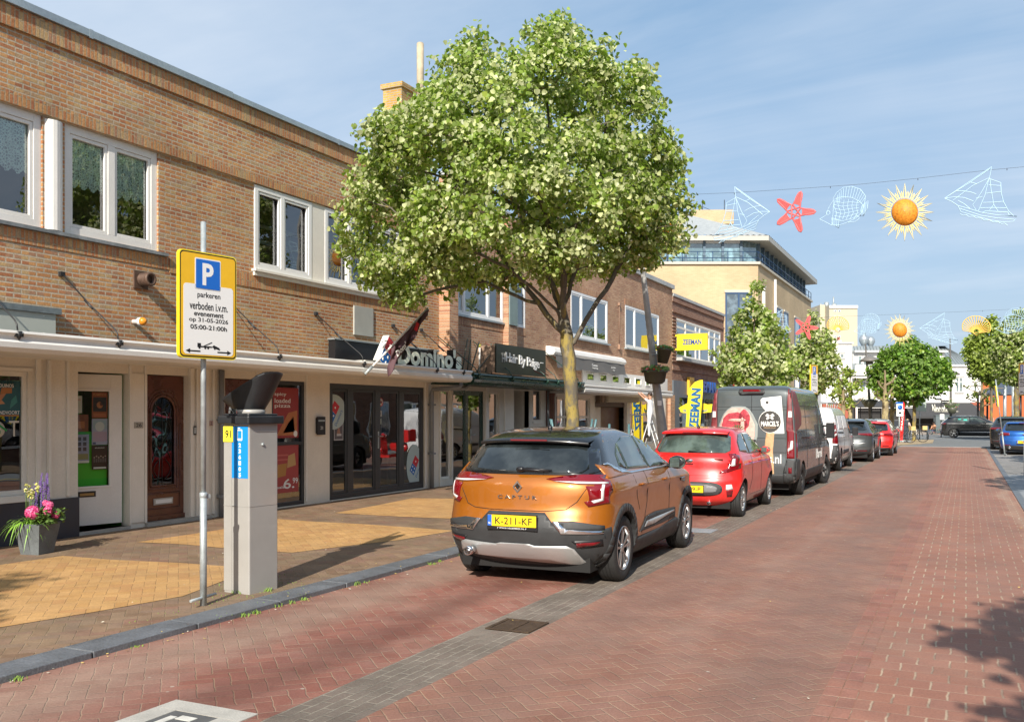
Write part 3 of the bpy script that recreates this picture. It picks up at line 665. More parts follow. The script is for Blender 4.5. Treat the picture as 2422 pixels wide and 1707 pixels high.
# arched wooden doors
def wood_door(y0,y1,label):
 X = FX - .10;b = MB();w2,z0,z1 = (y1 - y0),Z0 + .06,2.29
 cy,hw,zt,zbm = (y0 + y1)/2,w2*.285,1.74,.62
 arch = [(cy - hw,zbm),(cy + hw,zbm)] + [(cy + hw*math.cos(t*math.pi/14),zt + hw*1.0*math.sin(t*math.pi/14)) for t in range(15)]
 # door slab around the arched light
 n = len(arch);outer = [(y0,z0),(y1,z0),(y1,z1),(y0,z1)]
 b.add([(X,y0,z0),(X,y1,z0),(X,y1,zbm),(X,y0,zbm),(X,cy - hw,zbm),(X,cy + hw,zbm)],[(0,1,2,3)])
 R_ = [arch[1]] + arch[2:];nR = len(R_)
 for side in (1,-1):
  pts = [(cy + side*hw,zbm)] + [(cy + side*hw*math.cos(t*math.pi/14),zt + hw*math.sin(t*math.pi/14)) for t in range(8)]
  ye = y1 if side > 0 else y0
  for i in range(len(pts) - 1):
   (ya,za),(yb,zb2) = pts[i],pts[i + 1]
   b.quad((X,ya,za),(X,ye,za),(X,ye,zb2),(X,yb,zb2))
  b.quad((X,cy,zt + hw),(X,ye,zt + hw),(X,ye,z1),(X,cy,z1))
 for k_,(rr,h_) in enumerate(((1.0,.03),(1.18,.018),(1.42,.012))):
  path = [(X + .003,cy - hw*rr,zbm - (rr - 1)*hw)] + [(X + .003,cy - hw*rr*math.cos(t*math.pi/16),zt + hw*rr*math.sin(t*math.pi/16)) for t in range(17)] + [(X + .003,cy + hw*rr,zbm - (rr - 1)*hw),(X + .003,cy - hw*rr,zbm - (rr - 1)*hw)]
  b.tube(path,h_*.7,6,cap=False)
 b.tube([(X,y0 + .09,.28),(X,y1 - .09,.28),(X,y1 - .09,.50),(X,y0 + .09,.50),(X,y0 + .09,.28)],.012,6);b.box(X,X + .03,y0,y1,z0,z0 + .07)
 d = mesh_part('front_door',b,m_wood,bA,label)
 g = MB();g.add([(X - .02,a,c) for a,c in arch],[tuple(range(n))]);
 mesh_part('pane',g,pane_mat('obscured_glass',(.32,.34,.33),1.6,.10,.8),d)
 g = MB();lead = lambda pts:g.tube([(X - .012,a,c) for a,c in pts],.005,4,cap=False)
 lead([(cy,zbm),(cy,zt + hw)])
 for sd in (-1,1):
  for k in range(4):
   za = zbm + .1 + k*.3;lead([(cy + sd*hw*(.25 + .45*abs(math.sin((q/8*1.0 + k*.5)*math.pi))),za + q*.3/8) for q in range(9)])
 mesh_part('leading',g,m_black,d)
 g = MB();g.box(X + .001,X + .016,cy - .19,cy + .19,.335,.43);g.box(X + .0165,X + .02,cy - .16,cy + .16,.355,.41,1);mesh_part('letterbox',g,[m_conc,m_paper],d)
 g = MB();g.ball((X + .04,y0 + .06,1.12),.022);g.tube([(X,y0 + .06,1.12),(X + .04,y0 + .06,1.12)],.01,6);mesh_part('handle',g,m_steel,d)
 return d
wood_door(10.3,11.15,None);wood_door(11.96,12.71,None)
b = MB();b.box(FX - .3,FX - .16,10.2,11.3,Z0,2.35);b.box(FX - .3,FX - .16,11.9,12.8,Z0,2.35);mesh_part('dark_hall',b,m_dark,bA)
# poster window, bifold glazing
wframe(bA,FX,13.12,14.06,Z0 + .02,2.30,(),(.50,),fw=.07,m=m_anth,pane=m_paneS,rec=.03)
wframe(bA,FX,14.79,18.31,Z0 + .02,2.30,(.2,.475,.735),(),fw=.10,mw=.16,m=m_anth,pane=m_paneS,rec=.03,sash=.05)
b = MB();b.box(-13.6,-13.5,3,18.5,Z0,2.5,0);b.box(-13.5,FX - .2,3,18.5,Z0 - .01,Z0 + .005,1)
b.box(-12.2,-11.6,14.2,14.3,Z0,2.4);b.box(-12.6,-12.0,15.2,17.9,Z0,1.05,1)
b.box(-11.3,-11.26,4.5,6.9,.7,2.2,2);b.box(-11.7,-11.4,4.4,8.3,.5,.72,3)
mesh_part('shop_interior',b,[m_room,mat('shop_floor',(.10,.08,.06),.5),mat('teal_board',(.03,.12,.12),.6),mat('orange_board',(.40,.18,.03),.6)],bA)
XG = FX - .055
poster(((XG,13.2,1.28),(0,.72,0),(0,0,.90)),'poster','red pizza poster in the upper half of the narrow dark shop window',(.30,.03,.03),[('t',W_,.3,.86,.45,.08,'spicy'),('t',W_,.38,.74,.6,.09,'loaded'),('t',W_,.38,.63,.6,.09,'pizza'),('p',(.45,.16,.05),[(.15,.05),(.95,.05),(.95,.55),(.6,.5),(.4,.3)]),('p',(.5,.25,.1),[(.4,.1),(.85,.12),(.8,.42),(.6,.3)]),('c',W_,.88,.08,.08)])
poster(((XG,13.2,.30),(0,.72,0),(0,0,.88)),'poster','red price poster in the lower half of the narrow dark shop window',(.36,.05,.05),[('r',(.5,.12,.1),.05,.6,.75,.78),('r',(.5,.12,.1),.05,.6,.66,.69),('p',(.42,.2,.05),[(.05,.3),(.5,.35),(.55,.6),(.2,.58)]),('p',(.5,.3,.12),[(.55,.5),(.9,.55),(.85,.8),(.6,.75)]),('t',W_,.62,.18,.42,.2,'6.'),('t',W_,.87,.23,.2,.12,'99'),('t',W_,.25,.12,.4,.05,'deals')])
poster(((XG,15.0,1.20),(0,.30,0),(0,0,.42)),'poster','small grey framed poster on the left pane of the dark folding doors',(.45,.45,.47),[('r',(.1,.09,.1),.06,.94,.05,.95),('p',(.35,.18,.12),[(.3,.3),(.7,.3),(.55,.65),(.45,.65)]),('r',(.5,.5,.5),.3,.8,.2,.3)])
b = MB();DR = mat('domino_red',(.55,.02,.03),.5);DB = mat('domino_blue',(.0,.12,.42),.5);FR = mat('frosted_film',(.42,.52,.52),.6)
def film(y,z,ry,rz,label,y0=None,y1=None,tilt=-35,lab2=None):
 b = MB();n = 28;pts = []
 for k in range(n):
  a = k*6.2832/n;yy = y + ry*math.cos(a);yy = max(y0,yy) if y0 is not None else yy;yy = min(y1,yy) if y1 is not None else yy;pts.append((XG + .002,yy,z + rz*math.sin(a)))
 b.prism(pts,(.002,0,0))
 c,s = math.cos(R(tilt)),math.sin(R(tilt));q = lambda u,v:(XG + .0046,y + u*c - v*s,z + u*s + v*c)
 b.quad(q(-.10,.0),q(.10,.0),q(.10,.2),q(-.10,.2),1);b.quad(q(-.10,-.20),q(.10,-.20),q(.10,-.005),q(-.10,-.005),2)
 for (u,v) in ((0,.1),(-.045,-.06),(.045,-.15),(.045,-.06),(-.045,-.15)):b.add([(XG + .0052,q(u,v)[1] + .022*math.cos(k*.7854),q(u,v)[2] + .022*math.sin(k*.7854)) for k in range(8)],[tuple(range(8))],3)
 c2,s2 = math.cos(R(tilt + 90)),math.sin(R(tilt + 90));put_text(b,"Domino's",(XG + .005,y + .2*c,z + .2*s),(0,c2,s2),(0,-s2,c2),.36,.07,.001,2)
 o = b.build('window_sticker',[FR,DR,DB,m_paper]);return tag(o,label,'sticker')
film(14.98,1.75,.42,.34,'round frosted sticker with red and blue tile logo high on the leftmost folding pane',y0=14.9,y1=15.33)
film(17.95,.58,.32,.46,'oval frosted sticker with red and blue tile logo low on the rightmost folding pane',y1=18.15)
b = MB();b.lathe([(.09,0),(.09,.003)],(XG + .002,16.62,1.96),axis='x',n=24);b.lathe([(.07,0),(.07,.001)],(XG + .0056,16.62,1.96),axis='x',n=24,mi=1);b.obox((XG + .008,16.62,1.96),(.002,.02,.16),(R(45),0,0),0);b.box(XG + .007,XG + .009,16.58,16.66,1.93,1.98,2)
tag(b.build('door_sign',[mat('sign_red',(.55,.05,.04),.5),m_paper,m_black]),'round red and white no dogs sign on the dark folding door','door sign')
for (y,z,w_,h_,c,l) in ((16.55,1.66,.11,.12,(.5,.5,.48),'small pale square sticker under the no dogs sign'),(16.54,1.50,.1,.11,(.42,.48,.38),'small pale green sticker lowest under the no dogs sign')):
 poster(((XG,y,z),(0,w_,0),(0,0,h_)),'sticker',l,c,[('r',(.2,.2,.2),.3,.7,.3,.7)])
b = MB();b.box(FX - .045,FX - .02,16.47,16.51,1.0,1.35);b.tube([(FX - .02,16.49,1.25),(FX + .02,16.49,1.25),(FX + .02,16.60,1.25)],.011,6);mesh_part('door_handle',b,m_steel,bA)
# inside counter props seen through the glass
b = MB();b.box(-11.7,-11.4,17.0,17.45,Z0,1.9,1);b.box(-11.5,-11.2,17.6,18.1,.95,2.0,0);b.box(-12.3,-12.25,15.5,17.5,1.5,2.1,2);mesh_part('shop_fittings',b,[mat('menu_board',(.3,.33,.34),.6),mat('dark_shelf',(.05,.03,.03),.6),mat('menu_blue',(.03,.09,.3),.6)],bA)
# ---- things fixed on the wall of building A
b = MB();b.box(FX,FX + .06,10.56,10.82,3.30,3.48)
y_,z_ = on_x(333,662,FX + .02);b = MB();b.box(FX + .001,FX + .03,y_ - .13,y_ + .13,z_ - .13,z_ + .13)
b.lathe([(.085,0),(.085,.14),(.10,.16),(.10,.2),(.07,.21),(.065,.1)],(FX + .03,y_,z_),'x',n=24)
for k in range(5):b.lathe([(.10,0),(.10,.006)],(FX + .06 + k*.028,y_,z_),'x',n=24)
tag(b.build('flue_vent',mat('rusty_vent',(.14,.085,.06),.6,.3,var=.4,vscale=12)),'rusty round flue vent on a square plate on the orange brick wall','vent')
y_,z_ = on_x(318,761,FX + .02);b = MB();b.lathe([(.035,0),(.035,.1),(.06,.12),(.06,.17)],(FX,y_,z_),'x',n=18);b.lathe([(.06,.17),(.058,.2),(.035,.235),(.0,.245)],(FX,y_,z_),'x',n=18,mi=1)
tag(b.build('alarm_light',[m_paper,mat('amber_lens',(.75,.27,.02),.3)]),'white stub light with orange lens below the flue vent','wall light')
b = MB();b.box(FX + .001,FX + .035,15.55,16.22,3.28,3.86);tag(b.build('blank_sign',mat('grey_sheet',(.40,.40,.36),.6,var=.1),bevel=.004),'plain grey square panel on the brick wall under the right windows','panel')
b = MB();b.box(FX + .001,FX + .10,3.5,8.68,2.70,3.02);b.box(FX + .001,FX + .13,3.5,8.75,3.022,3.10,1)
for q in (4.2,5.6,7.0,8.5):
 for zz_ in (2.76,2.98):b.lathe([(.008,.0),(.008,.006)],(FX + .10,q,zz_),'x',n=8,mi=2)
tag(b.build('fascia_box',[mat('pale_green_fascia',(.45,.47,.42),.5),mat('lead_cap',(.16,.19,.20),.6,var=.3,vscale=8),m_white]),'pale grey green fascia box with lead top above the left canopy','fascia')
b = MB();b.box(FX + .001,FX + .16,14.75,18.6,2.70,3.12);b.box(FX + .001,FX + .20,14.72,18.63,3.122,3.15,1);b.box(FX + .17,FX + .40,15.4,17.2,2.70,2.76,2)
tag(b.build('fascia_board',[m_blk,m_zinc,m_creamw]),'long black fascia panel behind the pizza shop lettering','fascia')
b = MB();b.box(FX + .036,FX + .06,14.34,14.58,1.32,1.66);b.box(FX + .061,FX + .064,14.36,14.56,1.57,1.60,1);put_text(b,'21',(FX + .062,14.46,1.45),(0,1,0),(0,0,1),.07,.06,.002,2)
for q in b.v:pass
b.box(FX + .001,FX + .0355,14.36,14.56,1.34,1.64)
tag(b.build('mailbox',[m_blk,m_steel,m_paper],bevel=.003),'black wall mailbox numbered 21 on the cream pier','mailbox')
b = MB();b.box(FX + .0005,FX + .05,11.2,11.27,1.38,1.52);b.box(FX + .051,FX + .062,11.21,11.26,1.40,1.50,1);b.tube([(FX + .02,11.22,1.52),(FX + .02,11.215,1.6),(FX + .02,11.25,1.6),(FX + .02,11.25,1.52)],.006,6,mi=1);b.box(FX + .0005,FX + .02,11.23,11.26,1.62,1.72,2)
tag(b.build('key_safe',[m_blk,m_steel,m_upvc]),'small black key safe beside the brown arched door','key safe')
b = MB();b.box(FX + .019,FX + .024,10.06,10.23,1.50,1.59);put_text(b,'26',(FX + .0245,10.145,1.545),(0,1,0),(0,0,1),.10,.055,.002,1)
tag(b.build('house_number',[mat('tile_grey',(.35,.33,.28),.4),m_blk]),'small house number plate reading 26 on the pier by the open door','number plate')
b = MB();b.box(FX + .041,FX + .045,11.56,11.64,1.52,1.60);put_text(b,'2',(FX + .046,11.6,1.56),(0,1,0),(0,0,1),.03,.05,.001,1);tag(b.build('house_number',[mat('tile_pink',(.4,.28,.25),.4),m_blk]),'tiny pinkish number plate left of the grey downpipe','number plate')
# SPOT lettering and house emblem on the glass
GX = FX - .058
b = MB();g1 = mat('green_print',(.02,.28,.07),.5)
put_text(b,'T',(GX,8.19,1.52),(0,1,0),(0,0,1),.14,.2,.002,0);put_text(b,'S',(GX,7.70,1.52),(0,1,0),(0,0,1),.13,.2,.002,0);put_text(b,'P',(GX,7.45,1.52),(0,1,0),(0,0,1),.13,.2,.002,0)
put_text(b,'GENIET',(GX,8.05,2.10),(0,1,0),(0,0,1),.55,.08,.002,2)
b.lathe([(.105,0),(.105,.002)],(GX,7.955,1.51),'x',n=28);b.prism([(GX + .003,7.955 - .14,1.50),(GX + .003,7.955,1.60),(GX + .003,7.955 + .14,1.50),(GX + .003,7.955 + .12,1.485),(GX + .003,7.955,1.57),(GX + .003,7.955 - .12,1.485)],(.002,0,0),1)
for dy in (-.04,.012):b.box(GX + .003,GX + .005,7.955 + dy,7.955 + dy + .03,1.46,1.50,1)
tag(b.build('window_lettering',[mat('cream_print',(.6,.57,.48),.5),g1,mat('faint_print',(.12,.22,.16),.5)]),'cream window lettering with green house emblem on the left shop window','lettering')
poster(((GX,7.84,1.68),(0,.44,0),(0,0,.45)),'poster','teal and orange event poster at the top of the left shop window',(.02,.10,.12),[('p',(.40,.16,.05),[(.35,.62),(.72,.65),(.72,.8),(.4,.8)]),('t',W_,.55,.86,.45,.1,'DUINOS'),('p',(.45,.2,.1),[(.05,.35),(.35,.4),(.55,.65),(.3,.6)]),('p',(.5,.25,.12),[(.1,.3),(.5,.35),(.4,.45)]),('p',(.05,.22,.2),[(.65,.2),(.9,.4),(.85,.6),(.7,.45)]),('t',W_,.56,.1,.82,.10,'ZANDVOORT'),('r',(.5,.2,.05),.12,.95,-.0,.03)])
# ================================================================ building B : brown brick, green canopy + white canopy
bB = thing('brick_building','brown brick two storey shop row behind the big tree with green canopy','building',(FX,28,0))
Y5 = lambda x:on_x(1000 + x/3.111,900)[0]
Y2 = lambda x:on_x(1060 + x/4.494,900)[0]
YV = lambda x:on_x(1300 + x/5.218,900)[0]
ZV = lambda x,y:on_x(1300 + x/5.218,800 + y/5.218)[1]
B0,B1 = 18.95,38.15
hU = [(19.46,22.29,4.10,5.40),(22.83,23.66,4.04,5.45),(27.0,30.3,4.08,5.52),(32.15,36.25,4.08,5.60)]
b = MB();wall_grid(b,'x',FX,B0,B1,2.5,6.86,hU)
b.quad((FX,B1,2.5),(-20,B1,2.5),(-20,B1,6.9),(FX,B1,6.9));b.quad((-20,B0,0),(-20,B1,0),(-20,B1,6.9),(-20,B0,6.9))
b.box(FX + .002,FX + .28,18.95,19.36,2.5,7.2);b.box(FX + .001,FX + .16,22.30,22.82,2.9,6.86)
b.build('brick_wall',m_brB,bB)
for (a,c,z,d) in ((19.4,23.7,3.86,4.07),(26.9,30.4,3.84,4.04),(32.0,36.4,3.82,4.04),(19.4,22.3,5.41,5.62),(27,30.3,5.53,5.73),(32.1,36.3,5.61,5.82),(29.2,37.2,2.72,2.98)):b = MB();b.box(FX + .001,FX + .012,a,c,z,d);b.build('soldier_course',m_brBv,bB)
b = MB();b.box(-20,FX + .1,B0 + .42,B1 + .03,6.865,7.03);b.box(FX + .05,FX + .35,18.9,19.4,7.2,7.28);b.build('roof_edge',mat('pale_coping',(.45,.46,.45),.6,.2,var=.2),bB)
b = MB();b.box(-19.9,-12.4,B0 + .2,B1 - .2,.05,6.8);b.box(-12.4,FX - .15,B0 + .1,B1 - .1,2.5,3.5);b.build('inner_core',m_room,bB)
wframe(bB,FX,19.46,22.29,4.10,5.40,(.24,.70),fw=.07,mw=.09,m=m_upvc,rec=-.01,sash=.035)
wframe(bB,FX,22.83,23.66,4.04,5.45,(),fw=.07,m=m_upvc,rec=-.01,sash=.035)
wframe(bB,FX,27.0,30.3,4.08,5.52,(.28,.68),fw=.08,mw=.10,m=m_upvc,rec=-.01,sash=.045)
wframe(bB,FX,32.15,36.25,4.08,5.60,(.27,.70),fw=.08,mw=.10,m=m_upvc,rec=-.01,sash=.045)
for q in ((FX - .05,FX + .1,26.9,30.4,4.03,4.078),(FX - .05,FX + .1,32.05,36.35,4.03,4.078),(FX - .02,FX + .06,19.4,22.35,4.05,4.098)):b = MB();b.box(*q);b.build('window_sill',m_zinc,bB)
b = MB();b.box(-11.4,-11.38,19.5,21.5,4.1,5.35);b.build('window_blind',mat('pale_blind',(.36,.44,.46),.8),bB)
b = MB();b.box(FX + .161,FX + .19,22.32,22.80,4.05,5.5);b.build('grey_shutter',mat('grey_green_panel',(.20,.27,.26),.5,var=.2),bB)
# ground floor of B
DG = [(18.97,19.35),(19.46,20.05)]
y_a = [Y2(10),Y2(160),Y2(215),Y2(390),Y2(430),Y2(545),Y2(590),Y2(688),Y2(858),Y2(905),Y2(985),Y2(1040)]
gh = [(19.0,19.55,.2,2.28),(19.62,y_a[3],Z0 + .04,2.28),(y_a[4],y_a[5],.2,2.28),(y_a[7],y_a[8],Z0,2.35),(y_a[9],y_a[10],1.55,2.36)]
b = MB();wall_grid(b,'x',FX,B0,y_a[11],Z0,2.5,gh,th=.14)
b.quad((FX,y_a[8],Z0),(-12.2,y_a[8] - 0,Z0),(-12.2,y_a[8],2.4),(FX,y_a[8],2.4));b.quad((-12.2,y_a[7],Z0),(-12.2,y_a[8],Z0),(-12.2,y_a[8],2.4),(-12.2,y_a[7],2.4));b.quad((FX,y_a[7],Z0),(-12.2,y_a[7],Z0),(-12.2,y_a[7],2.4),(FX,y_a[7],2.4))
b.build('ground_floor_wall',m_cream,bB)
for q in ((FX,FX + .04,y_a[6],y_a[7] - .01,Z0,2.4),(FX,FX + .03,18.95,19.0,Z0,2.4),(FX,FX + .03,y_a[3] + .02,y_a[4] - .02,Z0,2.4),(FX + .001,FX + .03,y_a[9] - .06,y_a[10] + .06,1.45,1.5)):b = MB();b.box(*q);b.build('pier_moulding',m_creamw,bB,bevel=.004)
wframe(bB,FX,19.0,19.55,.2,2.28,(),fw=.05,m=m_creamw,pane=m_paneS)
wframe(bB,FX,19.62,y_a[3],Z0 + .04,2.28,(.46,),fw=.06,mw=.12,m=m_dgreen,pane=m_paneS,sash=.05,name='shop_door')
wframe(bB,FX,y_a[4],y_a[5],.2,2.28,(),fw=.05,m=m_creamw,pane=m_paneS)
wframe(bB,FX,y_a[9],y_a[10],1.55,2.36,(),fw=.04,m=m_anth,pane=m_paneK)
b = MB();q = (y_a[2] + .12);b.box(FX - .02,FX + .0,q,q + .03,1.0,1.35);b.tube([(FX,q + .02,1.2),(FX + .05,q + .02,1.2),(FX + .05,q + .16,1.2)],.012,6);b.build('door_handle',m_steel,bB)
# shop C part under white canopy: fascia with small lights, white woodwork
y0c = y_a[11];cw = [YV(45),YV(190),YV(395),YV(500),YV(545),YV(960),YV(1000),YV(1205),YV(1380),YV(1500)]
m_brwn = mat('red_brown_timber',(.14,.035,.02),.6,var=.3,vscale=5)
b = MB()
for k in range(5):b.box(FX + .001*k,FX + .012 + .001*k,y0c + .01 + k*.16,y0c + .15 + k*.16,Z0,2.45)
b.box(FX - .05,FX + .0,y0c,cw[0],Z0,2.45);b.build('timber_cladding',m_brwn,bB)
hs = [(cw[0] + .08,cw[3],.65,2.22),(cw[4] + .1,cw[5] - .05,Z0,2.12),(cw[6],cw[7] + .8,.6,2.25)]
b = MB();wall_grid(b,'x',FX,cw[0],37.2,Z0,2.5,hs,th=.12);b.build('white_shopfront',m_creamw,bB)
b = MB();wall_grid(b,'x',FX,37.2,B1,Z0,2.5,[]);b.box(FX + .0,FX + .12,37.5,B1 - .02,Z0,2.5);b.build('brick_pier',m_brB,bB)
wframe(bB,FX,cw[0] + .08,cw[3],.65,2.22,(.30,.62),(.62,),fw=.06,m=m_creamw,pane=m_paneS)
wframe(bB,FX,cw[6],cw[7] + .8,.6,2.25,(.5,),(.66,),fw=.06,m=m_creamw,pane=m_paneS)
b = MB();a,c = cw[4] + .1,cw[5] - .05;b.box(FX - .35,FX - .3,a + (c - a)*.42,c - .02,Z0,1.95,0);b.box(FX - .36,FX - .3,a,a + (c - a)*.16,Z0,1.95,1);b.box(FX - .34,FX - .28,a + (c - a)*.17,a + (c - a)*.40,Z0,1.95,2)
b.box(FX - .35,FX - .1,a,c,1.96,2.11,3);b.build('shop_entrance',[mat('brown_door',(.13,.055,.02),.45,var=.2),mat('maroon',(.10,.02,.02),.6),m_creamw,mat('grille',(.10,.07,.06),.6)],bB)
b = MB();b.box(-13.2,-13.1,B0 + .2,B1 - .2,Z0,2.5);b.box(-12.0,-11.6,24.9,27.5,Z0,1.2,1);b.box(-12.0,-11.7,34,36,Z0,1.5,1);b.build('shop_interior',[m_room,MATS['dark_shelf']],bB)
# small lights row above canopy
zl0,zl1 = 2.74,3.02;b = MB();b.box(FX + .002,FX + .05,YV(395) ,37.3,2.66,3.14)
b.build('upper_fascia',m_white,bB)
for (xa,xb) in ((435,530),(597,690),(748,838),(893,978),(1035,1110),(1165,1215)):
 ya,yb = YV(xa),YV(xb);wframe(bB,FX,ya,yb,2.78,3.04,(),fw=.035,m=m_white,pane=m_paneK,rec=-.075,dep=.03,glassoff=.02)
# canopies of B
def canopy(parent,y0,y1,m,zt=2.665,name='canopy',Xe=-9.84):
 b = MB();k = zt - 2.665;prof = [(FX,2.60),(Xe - .2,2.63),(Xe - .2,2.665),(Xe,2.665),(Xe + .01,2.635),(Xe - .03,2.60),(Xe - .03,2.565),(Xe + .01,2.53),(Xe,2.47),(Xe - .045,2.42),(Xe - .15,2.405),(FX,2.43)]
 b.prism([(x,y0,z + k) for x,z in prof],(0,y1 - y0,0));return b.build(name,m,parent)
yg0,yg1 = on_x(1119,890,-9.84)[0] + .05,on_x(1383,900,-9.84)[0];yw1 = on_x(1591,930,-9.84)[0]
canopy(bB,yg0,yg1,m_dgreen,2.62);canopy(bB,yg1 + .02,yw1,m_white,2.56)
b = MB();b.tube([(-10.3,yg0 + .1,2.66),(-10.3,yg1,2.66)],.03,8);b.build('canopy_trim',mat('mossy_board',(.30,.20,.10),.8,var=.4,vscale=8),bB)
for px,py in ((1131,884),(1211,893),(1293,905),(1318,908),(1370,912)):
 y,z = on_x(px,py,-9.87);b = MB();b.tube([(FX + .02,y,3.5),(-9.95,y,2.75),(-9.87,y,2.62)],.011,5);b.obox((-9.83,y,2.55),(.03,.12,.05));b.lathe([(.03,2.62),(.02,2.5)],(-9.83,y,0),n=8);b.build('stay_rod',m_dgreen,bB)
for px,py in ((1285,840),(1300,850)):
 y,z = on_x(px,py,-9.87);b = MB();b.tube([(FX + .02,y - 1.2,3.5),(-9.9,y,2.72)],.012,5);b.build('stay_rod',m_brwn,bB)
b = MB();b.tube([(FX + .06,y0c + .02,2.4),(FX + .06,y0c + .02,Z0)],.035,8);b.build('downpipe',m_greypipe,bB)
b = MB();y = YV(40);b.tube([(FX + .12,y,2.32),(FX + .1,y,2.28),(FX + .08,y,2.2),(FX + .08,y,Z0)],.03,8);b.build('downpipe',m_white,bB)
y = Y5(1440);b = MB();b.tube([(FX + .03,y,5.55),(FX + .03,y,4.2)],.012,5);b.box(FX,FX + .08,y - .05,y + .05,3.98,4.15);b.box(FX,FX + .07,y - .05,y + .08,5.5,5.6);b.build('cable_box',mat('brown_conduit',(.3,.18,.12),.6),bB)
# A-frame brackets standing on the canopy
b = MB()
for (xa,xb,X_) in ((150,205,-10.2),(205,240,-10.2),(240,330,-10.3),(300,500,-10.15),(395,460,-10.3),(460,490,-10.3)):
 p1 = (X_,on_x(1060 + xa/4.494,860,X_)[0],2.68);
 top = 3.42;p2 = (X_ - .1,on_x(1060 + xb/4.494,820,X_ - .1)[0],top if xb not in (500,) else 3.3);b.tube([p1,p2],.018,5)
b.tube([(-10.2,Y2(205) - 1.3,2.7),(-10.6,Y2(320) - .6,2.69)],.02,5)
tag(b.build('sign_bracket',mat('weathered_iron',(.11,.11,.08),.7,.3,var=.4,vscale=10)),'weathered iron sign brackets standing on the green canopy','bracket')
b = MB();y = on_x(1135,840,-10.5)[0];b.tube([(-10.5,y,2.68),(-10.5,y,3.3)],.03,8);b.tube([(-10.5,y,3.3),(-10.5,y,3.38)],.035,8,1);tag(b.build('vent_stub',[m_white,mat('moss',(.25,.24,.05),.9)]),'short white vent pipe with mossy cap on the green canopy','vent pipe')
# ---------------------------------------------------------------- signs over the canopies
# Domino's letters with deep black sides + tile logo
XL = -10.12
yl0,zt0 = on_x(941,830,XL);yl1,_ = on_x(1092,850,XL)
b = MB();s0 = len(b.v)
V,F = text_geo("Domino's",yl1 - yl0,.42,.16,bold=.045,space=1.02,res=4)
nV = len(V);ocy = (yl0 + yl1)/2
front = [f for f in F if all(i < nV // 2 for i in f)];rest = [f for f in F if not all(i < nV // 2 for i in f)]
P = [Vector((XL + v.z - .16,ocy + v.x,2.905 + v.y)) for v in V]
b.add(P,rest,1);b.add([p + Vector((.002,0,0)) for p in P],front,0)
tag(b.build('shop_sign',[mat('ivory_letters',(.90,.92,.74),.45),m_blk]),'ivory raised pizza shop lettering standing on the white canopy','shop sign')
b = MB();yc,zc_ = on_x(917,833,XL);
def rb(u0,u1,v0,v1,x0,x1,mi,an=R(-35)):
 c,s = math.cos(an),math.sin(an);q = [(u0,v0),(u1,v0),(u1,v1),(u0,v1)]
 b.prism([(x0,yc + u*c - v*s,zc_ + u*s + v*c) for u,v in q],(x1 - x0,0,0),mi)
rb(-.15,.15,-.30,.30,XL - .14,XL,3);rb(-.135,.135,.01,.285,XL,XL + .004,1);rb(-.135,.135,-.285,-.01,XL,XL + .004,2)
c,s = math.cos(R(-35)),math.sin(R(-35))
for (u,v) in ((0,.15),(-.06,-.08),(.06,-.21),(.06,-.08),(-.06,-.21)):b.lathe([(.033,0),(.033,.003)],(XL + .0045,yc + u*c - v*s,zc_ + u*s + v*c),'x',n=14,mi=3)
rb(-.152,.152,-.302,.302,XL - .15,XL - .142,0)
tag(b.build('logo_sign',[m_blk,DR,DB,m_paper]),'tilted red and blue tile logo sign beside the pizza lettering','logo sign')
# Hair By Paige
Xh = -10.05;ya,zb_ = on_x(1060 + 512/4.494,780 + 455/4.494,Xh);yb,zc2 = on_x(1060 + 1037/4.494,780 + 508/4.494,Xh);zt_ = on_x(1060 + 512/4.494,780 + 142/4.494,Xh)[1]
b = MB();b.box(Xh - .04,Xh,ya,yb,zb_,zt_);b.box(Xh - .5,Xh - .041,ya,ya + .03,zb_,zt_ - .05,1)
put_text(b,'Hair By Paige',(Xh + .003,(ya + yb)/2 + .02,(zb_ + zt_)/2 - .02),(0,1,-.04),(0,0,1),(yb - ya)*.68,.30,.02,2,bold=.012,space=.92)
for q in (.10,.88):b.box(Xh + .003,Xh + .012,ya + (yb - ya)*q,ya + (yb - ya)*(q + .06),(zb_ + zt_)/2,(zb_ + zt_)/2 + .025,2)
for q in (.10,.14):b.box(Xh + .003,Xh + .012,ya + (yb - ya)*(q),ya + (yb - ya)*q + .012,(zb_ + zt_)/2 - .08,(zb_ + zt_)/2 + .14,2)
tag(b.build('shop_sign',[mat('black_sign',(.018,.022,.018),.35),mat('sign_side',(.3,.2,.14),.6),m_paper]),'black hairdresser sign with white lettering on the green canopy','shop sign')
